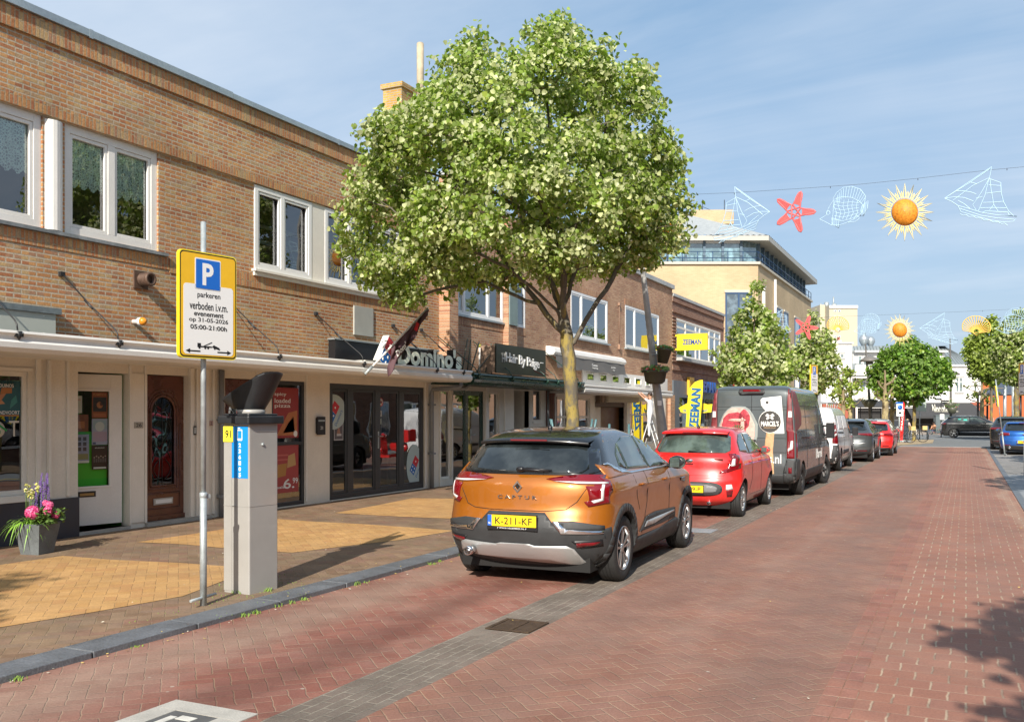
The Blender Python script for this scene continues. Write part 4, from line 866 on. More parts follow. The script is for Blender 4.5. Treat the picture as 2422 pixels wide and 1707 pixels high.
# retracted awning with grey valance
y0,y1 = Y2(1035),on_x(1300 + 850/5.218,850)[0];b = MB();b.prism([(FX + .002,y0,3.42),(FX + .002,y0,3.68),(FX + .12,y0,3.68),(FX + .26,y0,3.60),(FX + .30,y0,3.50),(FX + .24,y0,3.42)],(0,y1 - y0,0))
b2 = MB();n = 24
v = [];
for i in range(n + 1):y = y0 + .15 + (y1 - y0 - .25)*i/n;v += [(FX + .25 + .012*math.sin(i*1.3),y,3.43),(FX + .31 + .02*math.sin(i*1.3),y,3.05 + .02*math.sin(i*.9))]
aw = thing('awning','retracted white cassette awning with a grey valance above small windows','awning',(FX,(y0 + y1)/2,3.42));b.build('cassette',m_white,aw,bevel=.01)
b2.add(v,[(2*i,2*i + 2,2*i + 3,2*i + 1) for i in range(n)],0,True);
yy = YV(435);put_text(b2,'Cameo',(FX + .34,yy,3.26),(0,1,0),(-.15,0,1),.5,.08,.002,1);put_text(b2,'Yvette Pruyn',(FX + .35,yy,3.16),(0,1,0),(-.15,0,1),.5,.06,.002,1);yy = YV(670);put_text(b2,'Juwelier',(FX + .34,yy,3.26),(0,1,0),(-.15,0,1),.45,.06,.002,1);put_text(b2,'Tijd',(FX + .35,yy,3.17),(0,1,0),(-.15,0,1),.2,.05,.002,1)
b2.build('valance',[mat('grey_canvas',(.13,.125,.12),.8,var=.2,vscale=2),m_paper],aw)
b = MB();ya,yb = YV(655),YV(1070);b.box(FX + .02,FX + .10,ya + .3,yb,2.13,2.37);b.box(FX + .1,FX + .106,ya + .3,yb,2.24,2.25,1);tag(b.build('shop_fascia',[mat('blank_fascia',(.50,.47,.38),.6,var=.1),m_greypipe]),'blank beige fascia board above the jeweller entrance','fascia')
b = MB();yc = YV(600);b.box(FX + .02,FX + .16,yc - .28,yc + .28,2.08,2.38);b.lathe([(.13,0),(.13,.01)],(FX + .16,yc,2.23),'x',n=18,mi=1);tag(b.build('speaker_box',[mat('brown_box',(.12,.08,.05),.6,var=.3),mat('brown_ring',(.25,.18,.12),.6)]),'brown square box with a round emblem left of the blank fascia','box sign')
# ================================================================ building C : Zeeman
bC = thing('brick_building','dark red brick shop with grey shopfront and yellow signs','building',(FX,43,0))
C0,C1 = 38.17,47.4
b = MB();wall_grid(b,'x',FX - .02,C0,C1,3.1,6.6,[(38.8,46.7,4.1,5.75)]);b.quad((FX,C1,0),(-20,C1,0),(-20,C1,6.6),(FX,C1,6.6));b.box(FX - .019,FX + .03,C0,C1,5.95,6.05);b.box(FX - .019,FX + .03,C0,C1,6.38,6.6);b.box(FX - .019,FX + .03,C0,C1,3.55,3.75)
for k in range(14):b.box(FX - .019,FX + .03,C0,C0 + .55,3.9 + k*.14,3.97 + k*.14)
b.build('brick_wall',m_brC,bC)
b = MB();b.box(-20,FX + .06,C0,C1 + .05,6.605,6.72);b.build('roof_edge',MATS['pale_coping'],bC)
wframe(bC,FX - .02,38.8,46.7,4.1,5.75,(.19,.41,.50,.72,.86),(.78,),fw=.09,mw=.10,m=m_creamw,rec=-.01,sash=.04)
b = MB();b.box(FX - .03,FX + .28,38.7,46.9,3.96,4.095);b.build('window_sill',MATS['pale_coping'],bC)
m_slate = mat('slate_fascia',(.11,.14,.165),.5,var=.1)
b = MB();b.box(FX - .15,FX + .05,C0,C1,2.42,3.12);b.box(FX - .1,FX + .05,C0,C0 + .9,Z0,2.42);b.box(FX - .1,FX + .05,C1 - .4,C1,Z0,2.42);b.box(FX - .1,FX + .05,40.6,40.8,Z0,2.42);b.box(FX - .1,FX + .05,43.2,43.35,Z0,2.42);b.build('shopfront',m_slate,bC)
b = MB();b.quad((FX - .1,C0 + .9,Z0),(FX - .1,C1 - .4,Z0),(FX - .1,C1 - .4,2.42),(FX - .1,C0 + .9,2.42));b.build('shop_glass',m_paneS,bC)
b = MB();b.box(-13.6,-13.5,C0,C1,Z0,3.1);b.box(-12.6,-12.5,41,43,.3,1.9,1);b.box(-13,-11.3,C0,C1,3.1,3.15);b.build('shop_interior',[m_room,mat('teal_posters',(.05,.12,.2),.7)],bC)
m_zy = mat('sign_yellow',(.86,.66,.02),.4);m_zb = mat('sign_blue',(.01,.07,.30),.4)
# projecting box sign
Ys = 38.5;xa,zt_ = [0,0]
def on_yp(px,py,Y):
 r = pray(px,py);t = Y/r.y;return t*r.x,EYE + t*r.z
xa,z1_ = on_yp(1500 + 355/3.517,460 + 1162/3.517,Ys);xb,z0_ = on_yp(1500 + 608/3.517,460 + 1290/3.517,Ys)
b = MB();b.box(xa,xb,Ys,Ys + .16,z0_,z1_);b.box(FX,xa + .1,Ys + .04,Ys + .10,z1_ - .09,z1_ - .02);b.box(FX,xa + .1,Ys + .04,Ys + .10,z0_ + .02,z0_ + .09)
put_text(b,'ZEEMAN',((xa + xb)/2,Ys - .004,(z0_ + z1_)/2),(1,0,0),(0,0,1),(xb - xa)*.62,.22,.004,1,bold=.035)
tag(b.build('box_sign',[m_zy,m_zb],bevel=.006),'yellow projecting box sign with dark blue capital lettering','box sign')
ya,yb = on_x(1500 + 415/3.517,890)[0],44.2;b = MB();b.box(FX + .051,FX + .16,ya + .3,ya + 1.1,2.55,3.32);put_text(b,'ZEEMAN',(FX + .18,(ya + yb)/2 + .7,2.95),(0,1,0),(0,0,1),(yb - ya)*.78,.5,.14,1,bold=.04)
tag(b.build('shop_sign',[mat('sign_orange',(.78,.45,.03),.45),m_zb]),'dark blue raised capital letters with yellow block on the slate fascia','shop sign')
# ================================================================ D : dark shop beyond
bD = thing('low_shop','low dark slate shop building beyond the red brick shop','building',(FX,50.5,0))
b = MB();b.box(-19,FX + .02,47.45,54.5,0,3.9);b.build('wall',m_slate,bD);b = MB();b.box(-19,FX + .06,47.45,54.6,3.905,4.0);b.box(FX + .021,FX + .04,48,50.5,.4,2.5,1);b.box(FX + .021,FX + .04,51,53.5,.4,2.5,1);b.build('trim',[m_zinc,m_paneK],bD)
# ================================================================ yellow brick corner building with glazed penthouse
bY = thing('yellow_building','yellow brick corner building with blue windows, glazed top floor and pale metal roof','building',(-10.95,56,0))
ybk = [(.66,.44,.19),(.72,.49,.22),(.60,.39,.17),(.70,.46,.20)]
C_ = at_depth(1793,700,55.3);C_.z = 0;Rv = Vector((cy_,sy_,0));Fv = Vector((-sy_,cy_,0))
L_ = C_ - Rv*15;S_ = Vector((-10.95,77,0));S_.x = C_.x
def ybrick(nm,d):
 m = bpy.data.materials.new(nm);m.use_nodes = True;t = NT(m.node_tree);bs = m.node_tree.nodes['Principled BSDF'];p = t.pos();s = t.sep(p)
 u = t.m('ADD',t.m('MULTIPLY',s[0],d.x),t.m('MULTIPLY',s[1],d.y));bt = t.new('ShaderNodeTexBrick');t.put(bt.inputs[0],t.comb(u,s[2]))
 for k,q in (('Scale',1),('Mortar Size',.006),('Brick Width',.22),('Row Height',.065)):bt.inputs[k].default_value = q
 bt.inputs['Color1'].default_value = (.43,.315,.185,1);bt.inputs['Color2'].default_value = (.49,.37,.225,1);bt.inputs['Mortar'].default_value = (.55,.42,.25,1)
 k = t.mr(t.noise(p,.35,5,.6),.35,.65,.88,1.12);t.put(bs.inputs['Base Color'],t.mix(1,bt.outputs[0],t.comb(k,k,k),'MULTIPLY'));bs.inputs['Roughness'].default_value = .8;MATS[nm] = m;return m
m_y1 = ybrick('yellow_brick_front',Rv);m_y2 = ybrick('yellow_brick_side',Vector((0,1,0)))
HY = 10.45
b = MB();b.add([C_,S_,S_ + Vector((0,0,HY)),C_ + Vector((0,0,HY))],[(0,1,2,3)],1);b.add([L_,C_,C_ + Vector((0,0,HY)),L_ + Vector((0,0,HY))],[(0,1,2,3)],0)
Bk = S_ + Vector((-18,3,0));Bl = L_ + Fv*16
b.add([S_,Bk,Bk + Vector((0,0,HY)),S_ + Vector((0,0,HY))],[(0,1,2,3)],1);b.add([Bl,L_,L_ + Vector((0,0,HY)),Bl + Vector((0,0,HY))],[(0,1,2,3)],1)
b.add([p + Vector((0,0,HY)) for p in (L_,C_,S_,Bk,Bl)],[(0,1,2,3,4)],0)
b.build('brick_wall',[m_y1,m_y2],bY)
m_bf = mat('blue_frame',(.03,.07,.15),.4);m_trim = mat('concrete_trim',(.50,.46,.38),.7)
def strip(p,q,z0,z1,out,mi=0,bb=None):
 bb = bb or b;d = (q - p).normalized();n = Vector((d.y,-d.x,0));p = p.copy();q = q.copy();p.z = q.z = 0
 v = [p + n*(-.15),q + n*(-.15),q + n*out,p + n*out];bb.add([a + Vector((0,0,z0)) for a in v] + [a + Vector((0,0,z1)) for a in v],[(3,2,1,0),(4,5,6,7),(0,1,5,4),(1,2,6,5),(2,3,7,6),(3,0,4,7)],mi)
b = MB();strip(L_,C_ + Rv*.1,HY + .002,HY + .14,.14);strip(C_ - Vector((0,.1,0)),S_,HY + .001,HY + .138,.14);b.build('parapet',m_trim,bY)
def ywin(base,d,s0,s1,z0,z1,cols=2,rows=()):
 n = Vector((d.y,-d.x,0));b = MB();P = lambda s,z,o:base + d*s + n*o + Vector((0,0,z))
 def bx(a,c,e,f,o0,o1,mi=0):
  v = [P(s,z,o) for z in (e,f) for s in (a,c) for o in (o0,o1)];b.add(v,[(0,1,3,2),(4,6,7,5),(0,4,5,1),(2,3,7,6),(0,2,6,4),(1,5,7,3)],mi)
 bx(s0,s0 + .09,z0,z1,.002,.05);bx(s1 - .09,s1,z0,z1,.002,.05);bx(s0 + .09,s1 - .09,z0,z0 + .09,.002,.05);bx(s0 + .09,s1 - .09,z1 - .09,z1,.002,.05)
 for k in range(1,cols):q = s0 + (s1 - s0)*k/cols;bx(q - .05,q + .05,z0 + .09,z1 - .09,.002,.049)
 for r in rows:bx(s0 + .09,s1 - .09,z0 + (z1 - z0)*r,z0 + (z1 - z0)*r + .06,.003,.045)
 bx(s0 - .05,s1 + .05,z1 + .002,z1 + .14,.0,.06,1)
 w_ = b.build('window',[m_bf,m_trim],bY);g = MB();g.add([P(s0 + .05,z0 + .05,.015),P(s1 - .05,z0 + .05,.015),P(s1 - .05,z1 - .05,.015),P(s0 + .05,z1 - .05,.015)],[(0,1,2,3)]);g.build('pane',m_paneY,w_)
m_paneY = glass_mat('far_glass',(.05,.07,.085),.03)
ywin(C_,-Rv*-1,-5.32 - 0,-.95,4.2,8.85) if 0 else None
X8 = lambda x:1500 + x/3.517
def onL(px):return (px - 1793)/FPX*55.3
ywin(C_,Rv,onL(X8(757)),onL(X8(980)),5.8,8.82,2);ywin(C_,Rv,onL(X8(757)),onL(X8(980)),2.4,4.8,2)
def sY(px):return on_x(px,700,C_.x)[0] - C_.y
dS = Vector((0,1,0))
for (a,c) in ((1185,1220),(1245,1278),(1333,1375)):ywin(C_,dS,sY(X8(a)),sY(X8(c)),5.9,8.55,1,(.5,));ywin(C_,dS,sY(X8(a)),sY(X8(c)),2.6,4.8,1)
b = MB();pp = C_ + Vector((.1,sY(X8(1160)),0));b.tube([pp + Vector((0,0,10.2)),pp + Vector((0,0,2))],.08,8);b.build('downpipe',m_white,bY)
b = MB();pp = C_ + Vector((.1,sY(X8(1055)) + .3,0));b.tube([pp + Vector((0,0,9.2)),pp + Vector((0,0,2))],.09,8);b.lathe([(.14,9.2),(.14,9.32)],(pp.x,pp.y,0));b.build('downpipe',m_white,bY)
# penthouse
i1 = C_ + Rv*-.9 + Fv*.45;i0 = L_ + Fv*.45;i2 = Vector((C_.x - .3,75.3,0));i1b = Vector((C_.x - .3,C_.y + 1.5,0))
b = MB()
for (p,q,n_) in ((i0,i1,22),(i1b,i2,13)):
 b.add([p + Vector((0,0,HY + .02)),q + Vector((0,0,HY + .02)),q + Vector((0,0,11.98)),p + Vector((0,0,11.98))],[(0,1,2,3)])
b.add([i1 + Vector((0,0,HY)),i1b + Vector((0,0,HY)),i1b + Vector((0,0,11.98)),i1 + Vector((0,0,11.98))],[(0,1,2,3)])
b.build('penthouse_glazing',glass_mat('penthouse_glass',(.10,.17,.20),.05),bY)
b = MB()
for (p,q,n_) in ((i0,i1,13),(i1b,i2,12)):
 d = (q - p);nrm = Vector((d.y,-d.x,0)).normalized()
 for k in range(n_ + 1):c = p + d*(k/n_) + nrm*.05;b = MB();b.obox((c.x,c.y,(HY + 11.98)/2 + .02),(.14,.14,11.98 - HY - .05),(0,0,math.atan2(d.y,d.x)));b.build('mullion',mat('steel_blue_frame',(.10,.15,.20),.4),bY)
b = MB();strip(i0,i1,11.75,11.97,.09);b.build('sun_blind',m_white,bY)
b = MB()  # railing
for (p,q,n_) in ((L_,C_,17),(C_,S_,16)):
 d = (q - p)
 for z in (HY + .38,HY + .75):b.tube([p + Vector((0,0,z)),q + Vector((0,0,z))],.025,5)
 for k in range(n_ + 1):c = p + d*(k/n_);b.tube([c + Vector((0,0,HY + .14)),c + Vector((0,0,HY + .75))],.025,5)
b.build('railing',m_bf,bY)
# roof: deep eaves, corrugated hips
e1 = C_ + Rv*.6 + Fv*-.1;e0 = L_ - Fv*.1;e2 = Vector((C_.x + .5,76.8,0));e3 = e2 + Vector((-17,3,0));e4 = Bl + Fv*0
ez = 12.12;rz_ = 14.9;r1 = C_ + Rv*-3.9 + Fv*6.5;r0 = L_ + Rv*1 + Fv*7;r1 = at_depth(1500 + 490/3.517,512,62);r1.z = 0;r0 = r1 - Rv*6;r2 = r1 + Vector((-1,8,0))
def upz(p,z):return Vector((p.x,p.y,z))
b = MB();eaves = [e0,e1,e2,e3,e4]
for a,c in zip(eaves,eaves[1:] + eaves[:1]):b.add([upz(a,ez - .28),upz(c,ez - .28),upz(c,ez),upz(a,ez)],[(0,1,2,3)])
inn = [i0,i1,i2,i2 + Vector((-15,3,0)),Bl]
for a,c,p,q in zip(eaves,eaves[1:],inn,inn[1:]):b.add([upz(a,ez - .28),upz(c,ez - .28),upz(q,11.97),upz(p,11.97)],[(3,2,1,0)])
b.build('eaves',mat('eaves_white',(.42,.41,.37),.6),bY)
b = MB();top = 512
rt = 980;zr = EYE + (980 - 512)/FPX*62
def corr(a,c,d,e,n=44):  # corrugated quad: a,c eaves; d,e ridge
 v = [];
 for i in range(n*2 + 1):
  f = i/(n*2);lo = a.lerp(c,f);hi = e.lerp(d,f);k = Vector((0,0,.05 if i % 2 else 0));v += [lo + k,hi + k]
 b.add(v,[(2*i,2*i + 2,2*i + 3,2*i + 1) for i in range(n*2)])
corr(upz(e0,ez),upz(e1,ez),upz(r1,zr),upz(r0,zr));corr(upz(e1,ez),upz(e2,ez),upz(r2,zr),upz(r1,zr),40);b.add([upz(e2,ez),upz(e3,ez),upz(r0,zr),upz(r2,zr)],[(0,1,2,3)]);b.add([upz(e3,ez),upz(e4,ez),upz(e0,ez),upz(r0,zr)],[(0,1,2,3)])
b.build('metal_roof',mat('pale_metal_roof',(.40,.42,.42),.5,.2,var=.1),bY)
b = MB();p = at_depth(1500 + 620/3.517,515,66);p = at_depth(1676,520,66);b.obox((p.x,p.y,p.z - .1),(2.8,3,.95),(0,0,YAW));
b.build('lift_housing',m_y1,bY)
b = MB();
for q in (380,568,750):pp = at_depth(X8(q),500,66);b.tube([pp + Vector((0,0,-.3)),pp + Vector((0,0,.8))],.025,4)
b.tube([at_depth(X8(380),487,66),at_depth(X8(568),489,66),at_depth(X8(660),500,66)],.015,4);b.build('roof_masts',m_black,bY)
# chimney with steel flue on the brick row
p = Vector((-13.0,0,0));yc = on_x(945,240,-13.0)[0]
ch = thing('chimney','yellow brick chimney stack with a tall pale flue behind the tree crown','chimney',(-13,yc,6.9))
za,zb2 = on_x(945,300,-13)[1],on_x(945,206,-13)[1]
b = MB();b.box(-13.3,-12.75,yc - .30,yc + .30,6.85,zb2 - .12);b.box(-13.35,-12.7,yc - .35,yc + .35,zb2 - .118,zb2);b.build('stack',brick_mat('yellow_chimney','x',[(.55,.33,.08),(.60,.38,.10),(.50,.27,.06)]),ch)
yf = on_x(994,200,-13)[0];zf = on_x(994,104,-13)[1];b = MB();b.tube([(-13,yf,zb2 - .3),(-13,yf,zf)],.095,12);b.tube([(-13,yf,zf),(-13,yf,zf + .02)],.08,12);b.box(-13.3,-12.8,yc + .4,yf + .2,6.85,zb2 - .25,0);b.build('flue',mat('old_flue',(.46,.38,.26),.7,var=.3,vscale=3),ch)
# ================================================================ far end of the street
m_wh = mat('white_render',(.80,.79,.77),.7,var=.04,vscale=.5);m_mans = mat('zinc_mansard',(.25,.285,.30),.5,.3,var=.12,vscale=.4)
m_far = glass_mat('far_window_glass',(.10,.13,.13),.05);m_dk = mat('dark_shade',(.03,.028,.028),.8);m_awn = mat('dark_awning',(.045,.045,.048),.8);m_ter = mat('terracotta_brick',(.35,.10,.06),.8,var=.2)
ZF = 95.0;kf = ZF/FPX
wb = thing('white_hotel','long white rendered building with grey mansard roof and balconies at the street end','building',at_depth(CX0,HOR,ZF) - Vector((0,0,EYE)),YAW)
lx = lambda px:(px - CX0)*kf
lz = lambda py:EYE + (HOR - py)*kf
zx = lambda x:lx(1880 + x/3.236)
zz_ = lambda y:lz(680 + y/3.236)
def lb(b,x0,x1,y0,y1,d0,d1,mi=0):b.box(zx(x0),zx(x1),d0,d1,zz_(y1),zz_(y0),mi)
b = MB();lb(b,200,438,430,1100,0,12);lb(b,438.5,1188,668,1100,.3,12.3);lb(b,1188.5,1430,598,1100,.1,12)
lb(b,478,1188,484,667,1.2,6);b.build('wall',m_wh,wb,world=False)
b = MB();lb(b,190,445,420,430,-.2,12.2);lb(b,476,1195,478,490,.6,1.3);lb(b,1186,1436,590,604,-.15,.4);lb(b,440,640,858,882,-1.0,.2);lb(b,440,640,682,694,-.9,.2);b.build('cornice',m_white,wb,world=False)
b = MB()
x0,x1 = zx(438.5),zx(1188);b.add([(x0,.3,zz_(668)),(x1,.3,zz_(668)),(x1,2.6,zz_(432)),(x0,2.6,zz_(432))],[(0,1,2,3)])
b.add([(x1,.1,zz_(596)),(zx(1430),.1,zz_(596)),(zx(1265),3.5,zz_(428)),(x1,3.5,zz_(428))],[(0,1,2,3)]);b.add([(zx(1430),.1,zz_(596)),(zx(1430),12,zz_(596)),(zx(1265),9,zz_(428)),(zx(1265),3.5,zz_(428))],[(0,1,2,3)])
b.add([(x0,2.6,zz_(432)),(zx(1265),2.6,zz_(432)),(zx(1265),9,zz_(432)),(x0,9,zz_(432))],[(0,1,2,3)])
b.build('mansard_roof',m_mans,wb,world=False)
b = MB()
for k in range(30):
 x = zx(445 + k*25)
 if x < x1:b.tube([(x,.26,zz_(667)),(x,2.56,zz_(433))],.025,4)
for k in range(9):x = zx(1195 + k*26);x2 = min(x,zx(1262)) ;b.tube([(x,.06,zz_(596)),(min(x2,zx(1262)) if k > 2 else x,3.4,zz_(430))],.025,4)
b.build('roof_seams',mat('seam_grey',(.18,.21,.22),.5,.3),wb,world=False)
def fwin(x0,x1,y0,y1,d,cols=2,hood=True):
 b = MB();fr = .08;X0,X1,Z0_,Z1_ = zx(x0),zx(x1),zz_(y1),zz_(y0)
 b.box(X0,X0 + fr,d - .06,d - .002,Z0_,Z1_);b.box(X1 - fr,X1,d - .06,d - .002,Z0_,Z1_);b.box(X0 + fr,X1 - fr,d - .06,d - .002,Z0_,Z0_ + fr);b.box(X0 + fr,X1 - fr,d - .06,d - .002,Z1_ - fr,Z1_)
 for k in range(1,cols):q = X0 + (X1 - X0)*k/cols;b.box(q - .07,q + .07,d - .055,d - .002,Z0_ + fr,Z1_ - fr)
 if hood:b.box(X0 + fr,X1 - fr,d - .054,d - .003,Z0_ + (Z1_ - Z0_)*.68,Z0_ + (Z1_ - Z0_)*.72);b.box(X0 - .12,X1 + .12,d - .12,d - .001,Z1_ + .005,Z1_ + .07,1);b.box(X0 - .1,X1 + .1,d - .14,d - .001,Z0_ - .1,Z0_ - .005,1)
 w_ = b.build('window',[m_white,mat('sill_grey',(.45,.45,.42),.7)],wb,world=False);g = MB();g.quad((X0 + .04,d - .02,Z0_ + .04),(X1 - .04,d - .02,Z0_ + .04),(X1 - .04,d - .02,Z1_ - .04),(X0 + .04,d - .02,Z1_ - .04));g.build('pane',m_far,w_,world=False)
for q in ((1232,1288,685,800,.1),(1370,1396,720,805,.1),(1100,1160,700,800,.3),(1010,1070,700,800,.3),(720,780,700,800,.3),(860,920,700,800,.3),(345,378,502,540,0),(1100,1155,498,575,1.2),(345,378,720,790,0)):fwin(*q,cols=1 if q[1] - q[0] < 40 else 2)
for q in ((515,548,515,600,1.2),(555,592,515,600,1.2),(452,490,715,800,.3),(500,552,715,800,.3),(652,690,515,600,1.2)):fwin(*q,cols=1,hood=False)
for (a,c,y0,y1) in ((440,560,600,655),(440,640,790,855)):
 b = MB();n = 26
 for k in range(n + 1):x = zx(a) + (zx(c) - zx(a))*k/n;b.box(x - .03,x + .03,-.9,-.86,zz_(y1),zz_(y0))
 b.box(zx(a),zx(c),-.92,-.84,zz_(y0),zz_(y0) + .06);b.box(zx(a),zx(c),-.95,.25,zz_(y1) - .25,zz_(y1));b.build('balcony',m_white,wb,world=False)
b = MB();lb(b,205,640,884,1050,-.02,.1,0);
for q in (440,640):lb(b,q,q + 12,882,1060,-1.0,-.8,1)
lb(b,455,900,905,912,-.9,-.85,1);lb(b,455,900,918,922,-.9,-.85,1);lb(b,210,430,890,1040,-.04,-.021,2);lb(b,960,1400,985,1085,-.02,.15,0);lb(b,1345,1425,878,900,-.05,.1,2);lb(b,1395,1425,900,1050,-.05,.1,2);lb(b,1350,1420,908,914,-.06,-.051,0)
lb(b,640,960,884,1080,-.02,.1,0)
b.build('ground_floor',[m_dk,m_white,m_ter],wb,world=False)
b = MB();b.add([(zx(830),-.01,zz_(880)),(zx(1350),-.01,zz_(880)),(zx(1392),-1.9,zz_(985)),(zx(830),-1.9,zz_(985))],[(0,1,2,3)]);b.box(zx(830),zx(1392),-1.92,-1.88,zz_(1000),zz_(985));
put_text(b,'NoordZhuis',(zx(1105),-1.0 - .06,zz_(928)),(1,0,0),(0,-.55,1) if 0 else (0,.3,1),(zx(1195) - zx(1018)),.95,.02,1,bold=.02);b.box(zx(1020),zx(1200),-1.42,-1.38,zz_(950),zz_(946),1)
b.build('awning',[m_awn,mat('sign_cream',(.62,.60,.5),.6)],wb,world=False)
b = MB()
for q,h in ((670,380),(425,360)):
 if q == 670:b.lathe([(.18,0),(.5,.7),(.5,1.0),(.2,1.3),(.2,1.5)],(zx(q),5,zz_(430)),n=14)
 else:b.box(zx(410),zx(438),3,4,zz_(430),zz_(385),1);b.box(zx(420),zx(428),3.2,3.7,zz_(385),zz_(358),2)
b.lathe([(.18,0),(.45,.6),(.45,.9),(.2,1.2)],(zx(738),5.5,zz_(430)),n=14)
b.build('roof_vents',[mat('steel_vent',(.42,.46,.48),.35,.6),m_cream,m_ter],wb,world=False)
b = MB();b.add([(zx(250),6,zz_(430)),(zx(400),6,zz_(430)),(zx(350),9,zz_(365)),(zx(290),9,zz_(365))],[(0,1,2,3)]);b.add([(zx(400),6,zz_(430)),(zx(400),12,zz_(430)),(zx(350),9,zz_(365))],[(0,1,2)]);b.add([(zx(250),12,zz_(430)),(zx(250),6,zz_(430)),(zx(290),9,zz_(365))],[(0,1,2)]);b.build('roof_cap',m_mans,wb,world=False)
# red roofed house peeping out at the right
p = at_depth(2322,HOR,120);ro = thing('red_brick_house','orange red brick house behind the right end of the white building','building',(p.x,p.y,0),YAW)
b = MB();b.box(0,6.5,0,8,0,7.2);b.build('wall',mat('orange_red_brick',(.55,.13,.04),.8,var=.1),ro,world=False);b = MB();b.prism([(-.2,-.2,7.2),(6.7,-.2,7.2),(3.2,-.2,9.4)],(0,8.4,0));b.build('roof',mat('dark_tiles',(.09,.07,.07),.7,var=.2),ro,world=False)
# tower block
ZT = 300.0;kt = ZT/FPX;tw = thing('tower_block','pale concrete tower block far behind the white building','building',at_depth(CX0,HOR,ZT) - Vector((0,0,EYE)),YAW)
tx = lambda x:(1880 + x/5.778 - CX0)*kt
tz = lambda y:EYE + (HOR - (680 + y/5.778))*kt
m_tb = mat('tower_concrete',(.50,.44,.33),.8,var=.06,vscale=.1);m_tw = mat('tower_white',(.74,.72,.68),.7)
b = MB();b.box(tx(470),tx(855),0,12,0,tz(245));b.box(tx(400),tx(469),4,14,0,tz(215));b.add([(tx(855),0,0),(tx(1062),22,0),(tx(1062),22,tz(285)),(tx(855),0,tz(262))],[(0,1,2,3)],0);b.add([(tx(1062),22,0),(tx(1078),30,0),(tx(1078),30,tz(310)),(tx(1062),22,tz(285))],[(0,1,2,3)])
b.build('wall',m_tb,tw,world=False)
b = MB();b.box(tx(468),tx(857),-.4,-.05,tz(282),tz(245))
P = lambda x,z,o=0:(tx(855) + (tx(1062) - tx(855))*(x - 855)/207 - 0,22*(x - 855)/207 - o,tz(z + (x - 855)*.11))
b.add([P(855,262,.3),P(1062,262,.3),P(1062,240,.3),P(855,240,.3)],[(0,1,2,3)])
b.build('parapet',m_tw,tw,world=False)
for i,y in enumerate((320,407,498,585,672,740)):
 for x in (548,607):
  b = MB();b.box(tx(x - 16),tx(x + 16),-.15,-.02,tz(y + 16),tz(y - 16),0);b.box(tx(x - 10),tx(x + 10),-.2,-.151,tz(y + 10),tz(y - 10),1);b.build('window',[m_tw,m_far],tw,world=False)
 b = MB();
 b.add([P(872,y - 22,.4),P(1000,y - 22,.4),P(1000,y + 12,.4),P(872,y + 12,.4)],[(0,3,2,1)],0)
 for k in range(6):x = 880 + k*20;b.add([P(x,y - 18,.6),P(x + 11,y - 18,.6),P(x + 11,y + 8,.6),P(x,y + 8,.6)],[(0,3,2,1)],1)
 b.add([P(1015,y - 16,.5),P(1035,y - 16,.5),P(1035,y + 4,.5),P(1015,y + 4,.5)],[(0,3,2,1)],1)
 b.build('window_band',[m_tw,m_far],tw,world=False)
b = MB()
for x,y0 in ((425,190),(505,175),(602,100),(610,200),(665,215)):b.tube([(tx(x),5,tz(250)),(tx(x),5,tz(y0))],.25 if x not in (505,610) else .8,5)
b.build('roof_masts',m_steel,tw,world=False)
# bandstand pavilion at the right
ZP = 84.0;kp = ZP/FPX;pv = thing('bandstand','dark bandstand pavilion with curved slate roof at the right edge','pavilion',at_depth(2405,HOR,ZP) - Vector((0,0,EYE)),YAW)
b = MB();b.lathe([(3.9,0),(2.6,.45),(1.4,1.15),(.5,2.0),(.08,2.6),(.05,3.2)],(0,0,3.55),n=8,smooth=False);b.lathe([(3.9,-.12),(3.9,0)],(0,0,3.55),n=8,smooth=False);b.build('roof',mat('slate_roof',(.075,.09,.12),.5,var=.15),pv,world=False)
b = MB()
for k in range(8):a = k*.7854 + .39;b.tube([(3.1*math.cos(a),3.1*math.sin(a),0),(3.1*math.cos(a),3.1*math.sin(a),3.5)],.1,6)
b.lathe([(3.2,.0),(3.2,.5)],(0,0,0),n=8,smooth=False);b.build('posts',m_blk,pv,world=False)
b = MB();
for k in range(40):a = k*.157;b.tube([(3.1*math.cos(a),3.1*math.sin(a),.5),(3.1*math.cos(a),3.1*math.sin(a),1.4)],.02,4)
b.build('balustrade',mat('grey_rail',(.4,.4,.4),.5),pv,world=False)
# opposite side of the street (mirrored in the shop windows) and low skyline blocks closing the horizon
def plain_block(label,x0,x1,y0,y1,h,m,wins=True,side=-1):
 t = thing('brick_building',label,'building',((x0 + x1)/2,(y0 + y1)/2,0));b = MB();b.box(x0,x1,y0,y1,0,h);b.build('wall',m,t);b = MB();b.box(x0 - .1,x1 + .1,y0 - .1,y1 + .1,h + .002,h + .15);b.build('roof_edge',m_zinc,t)
 if wins:
  X = x0 - .02;y = y0 + 1
  while y + 2.2 < y1:
   for (za,zb_) in ((.5,2.4),(3.9,5.5)):
    b = MB();b.box(X - .02,X + .018,y,y + 2.2,za,zb_,0);b.box(X - .03,X - .021,y + .1,y + 1.05,za + .1,zb_ - .1,1);b.box(X - .03,X - .021,y + 1.15,y + 2.1,za + .1,zb_ - .1,1);b.build('window',[m_white,m_paneK],t)
   y += 3.4
m_op = brick_mat('opposite_brick','y',[(.22,.10,.06),(.27,.13,.08),(.19,.08,.05),(.30,.15,.10)],mortar=(.25,.2,.15))
plain_block('brick shop row on the right side of the street, behind the viewer',9.5,19,-22,10,6.8,m_op);plain_block('second brick shop row on the right side, out of view',9.5,19,10.5,38,7.3,m_op)
plain_block('third brick shop row on the right side beyond the panel van',9.5,19,38.6,54,6.6,m_op)
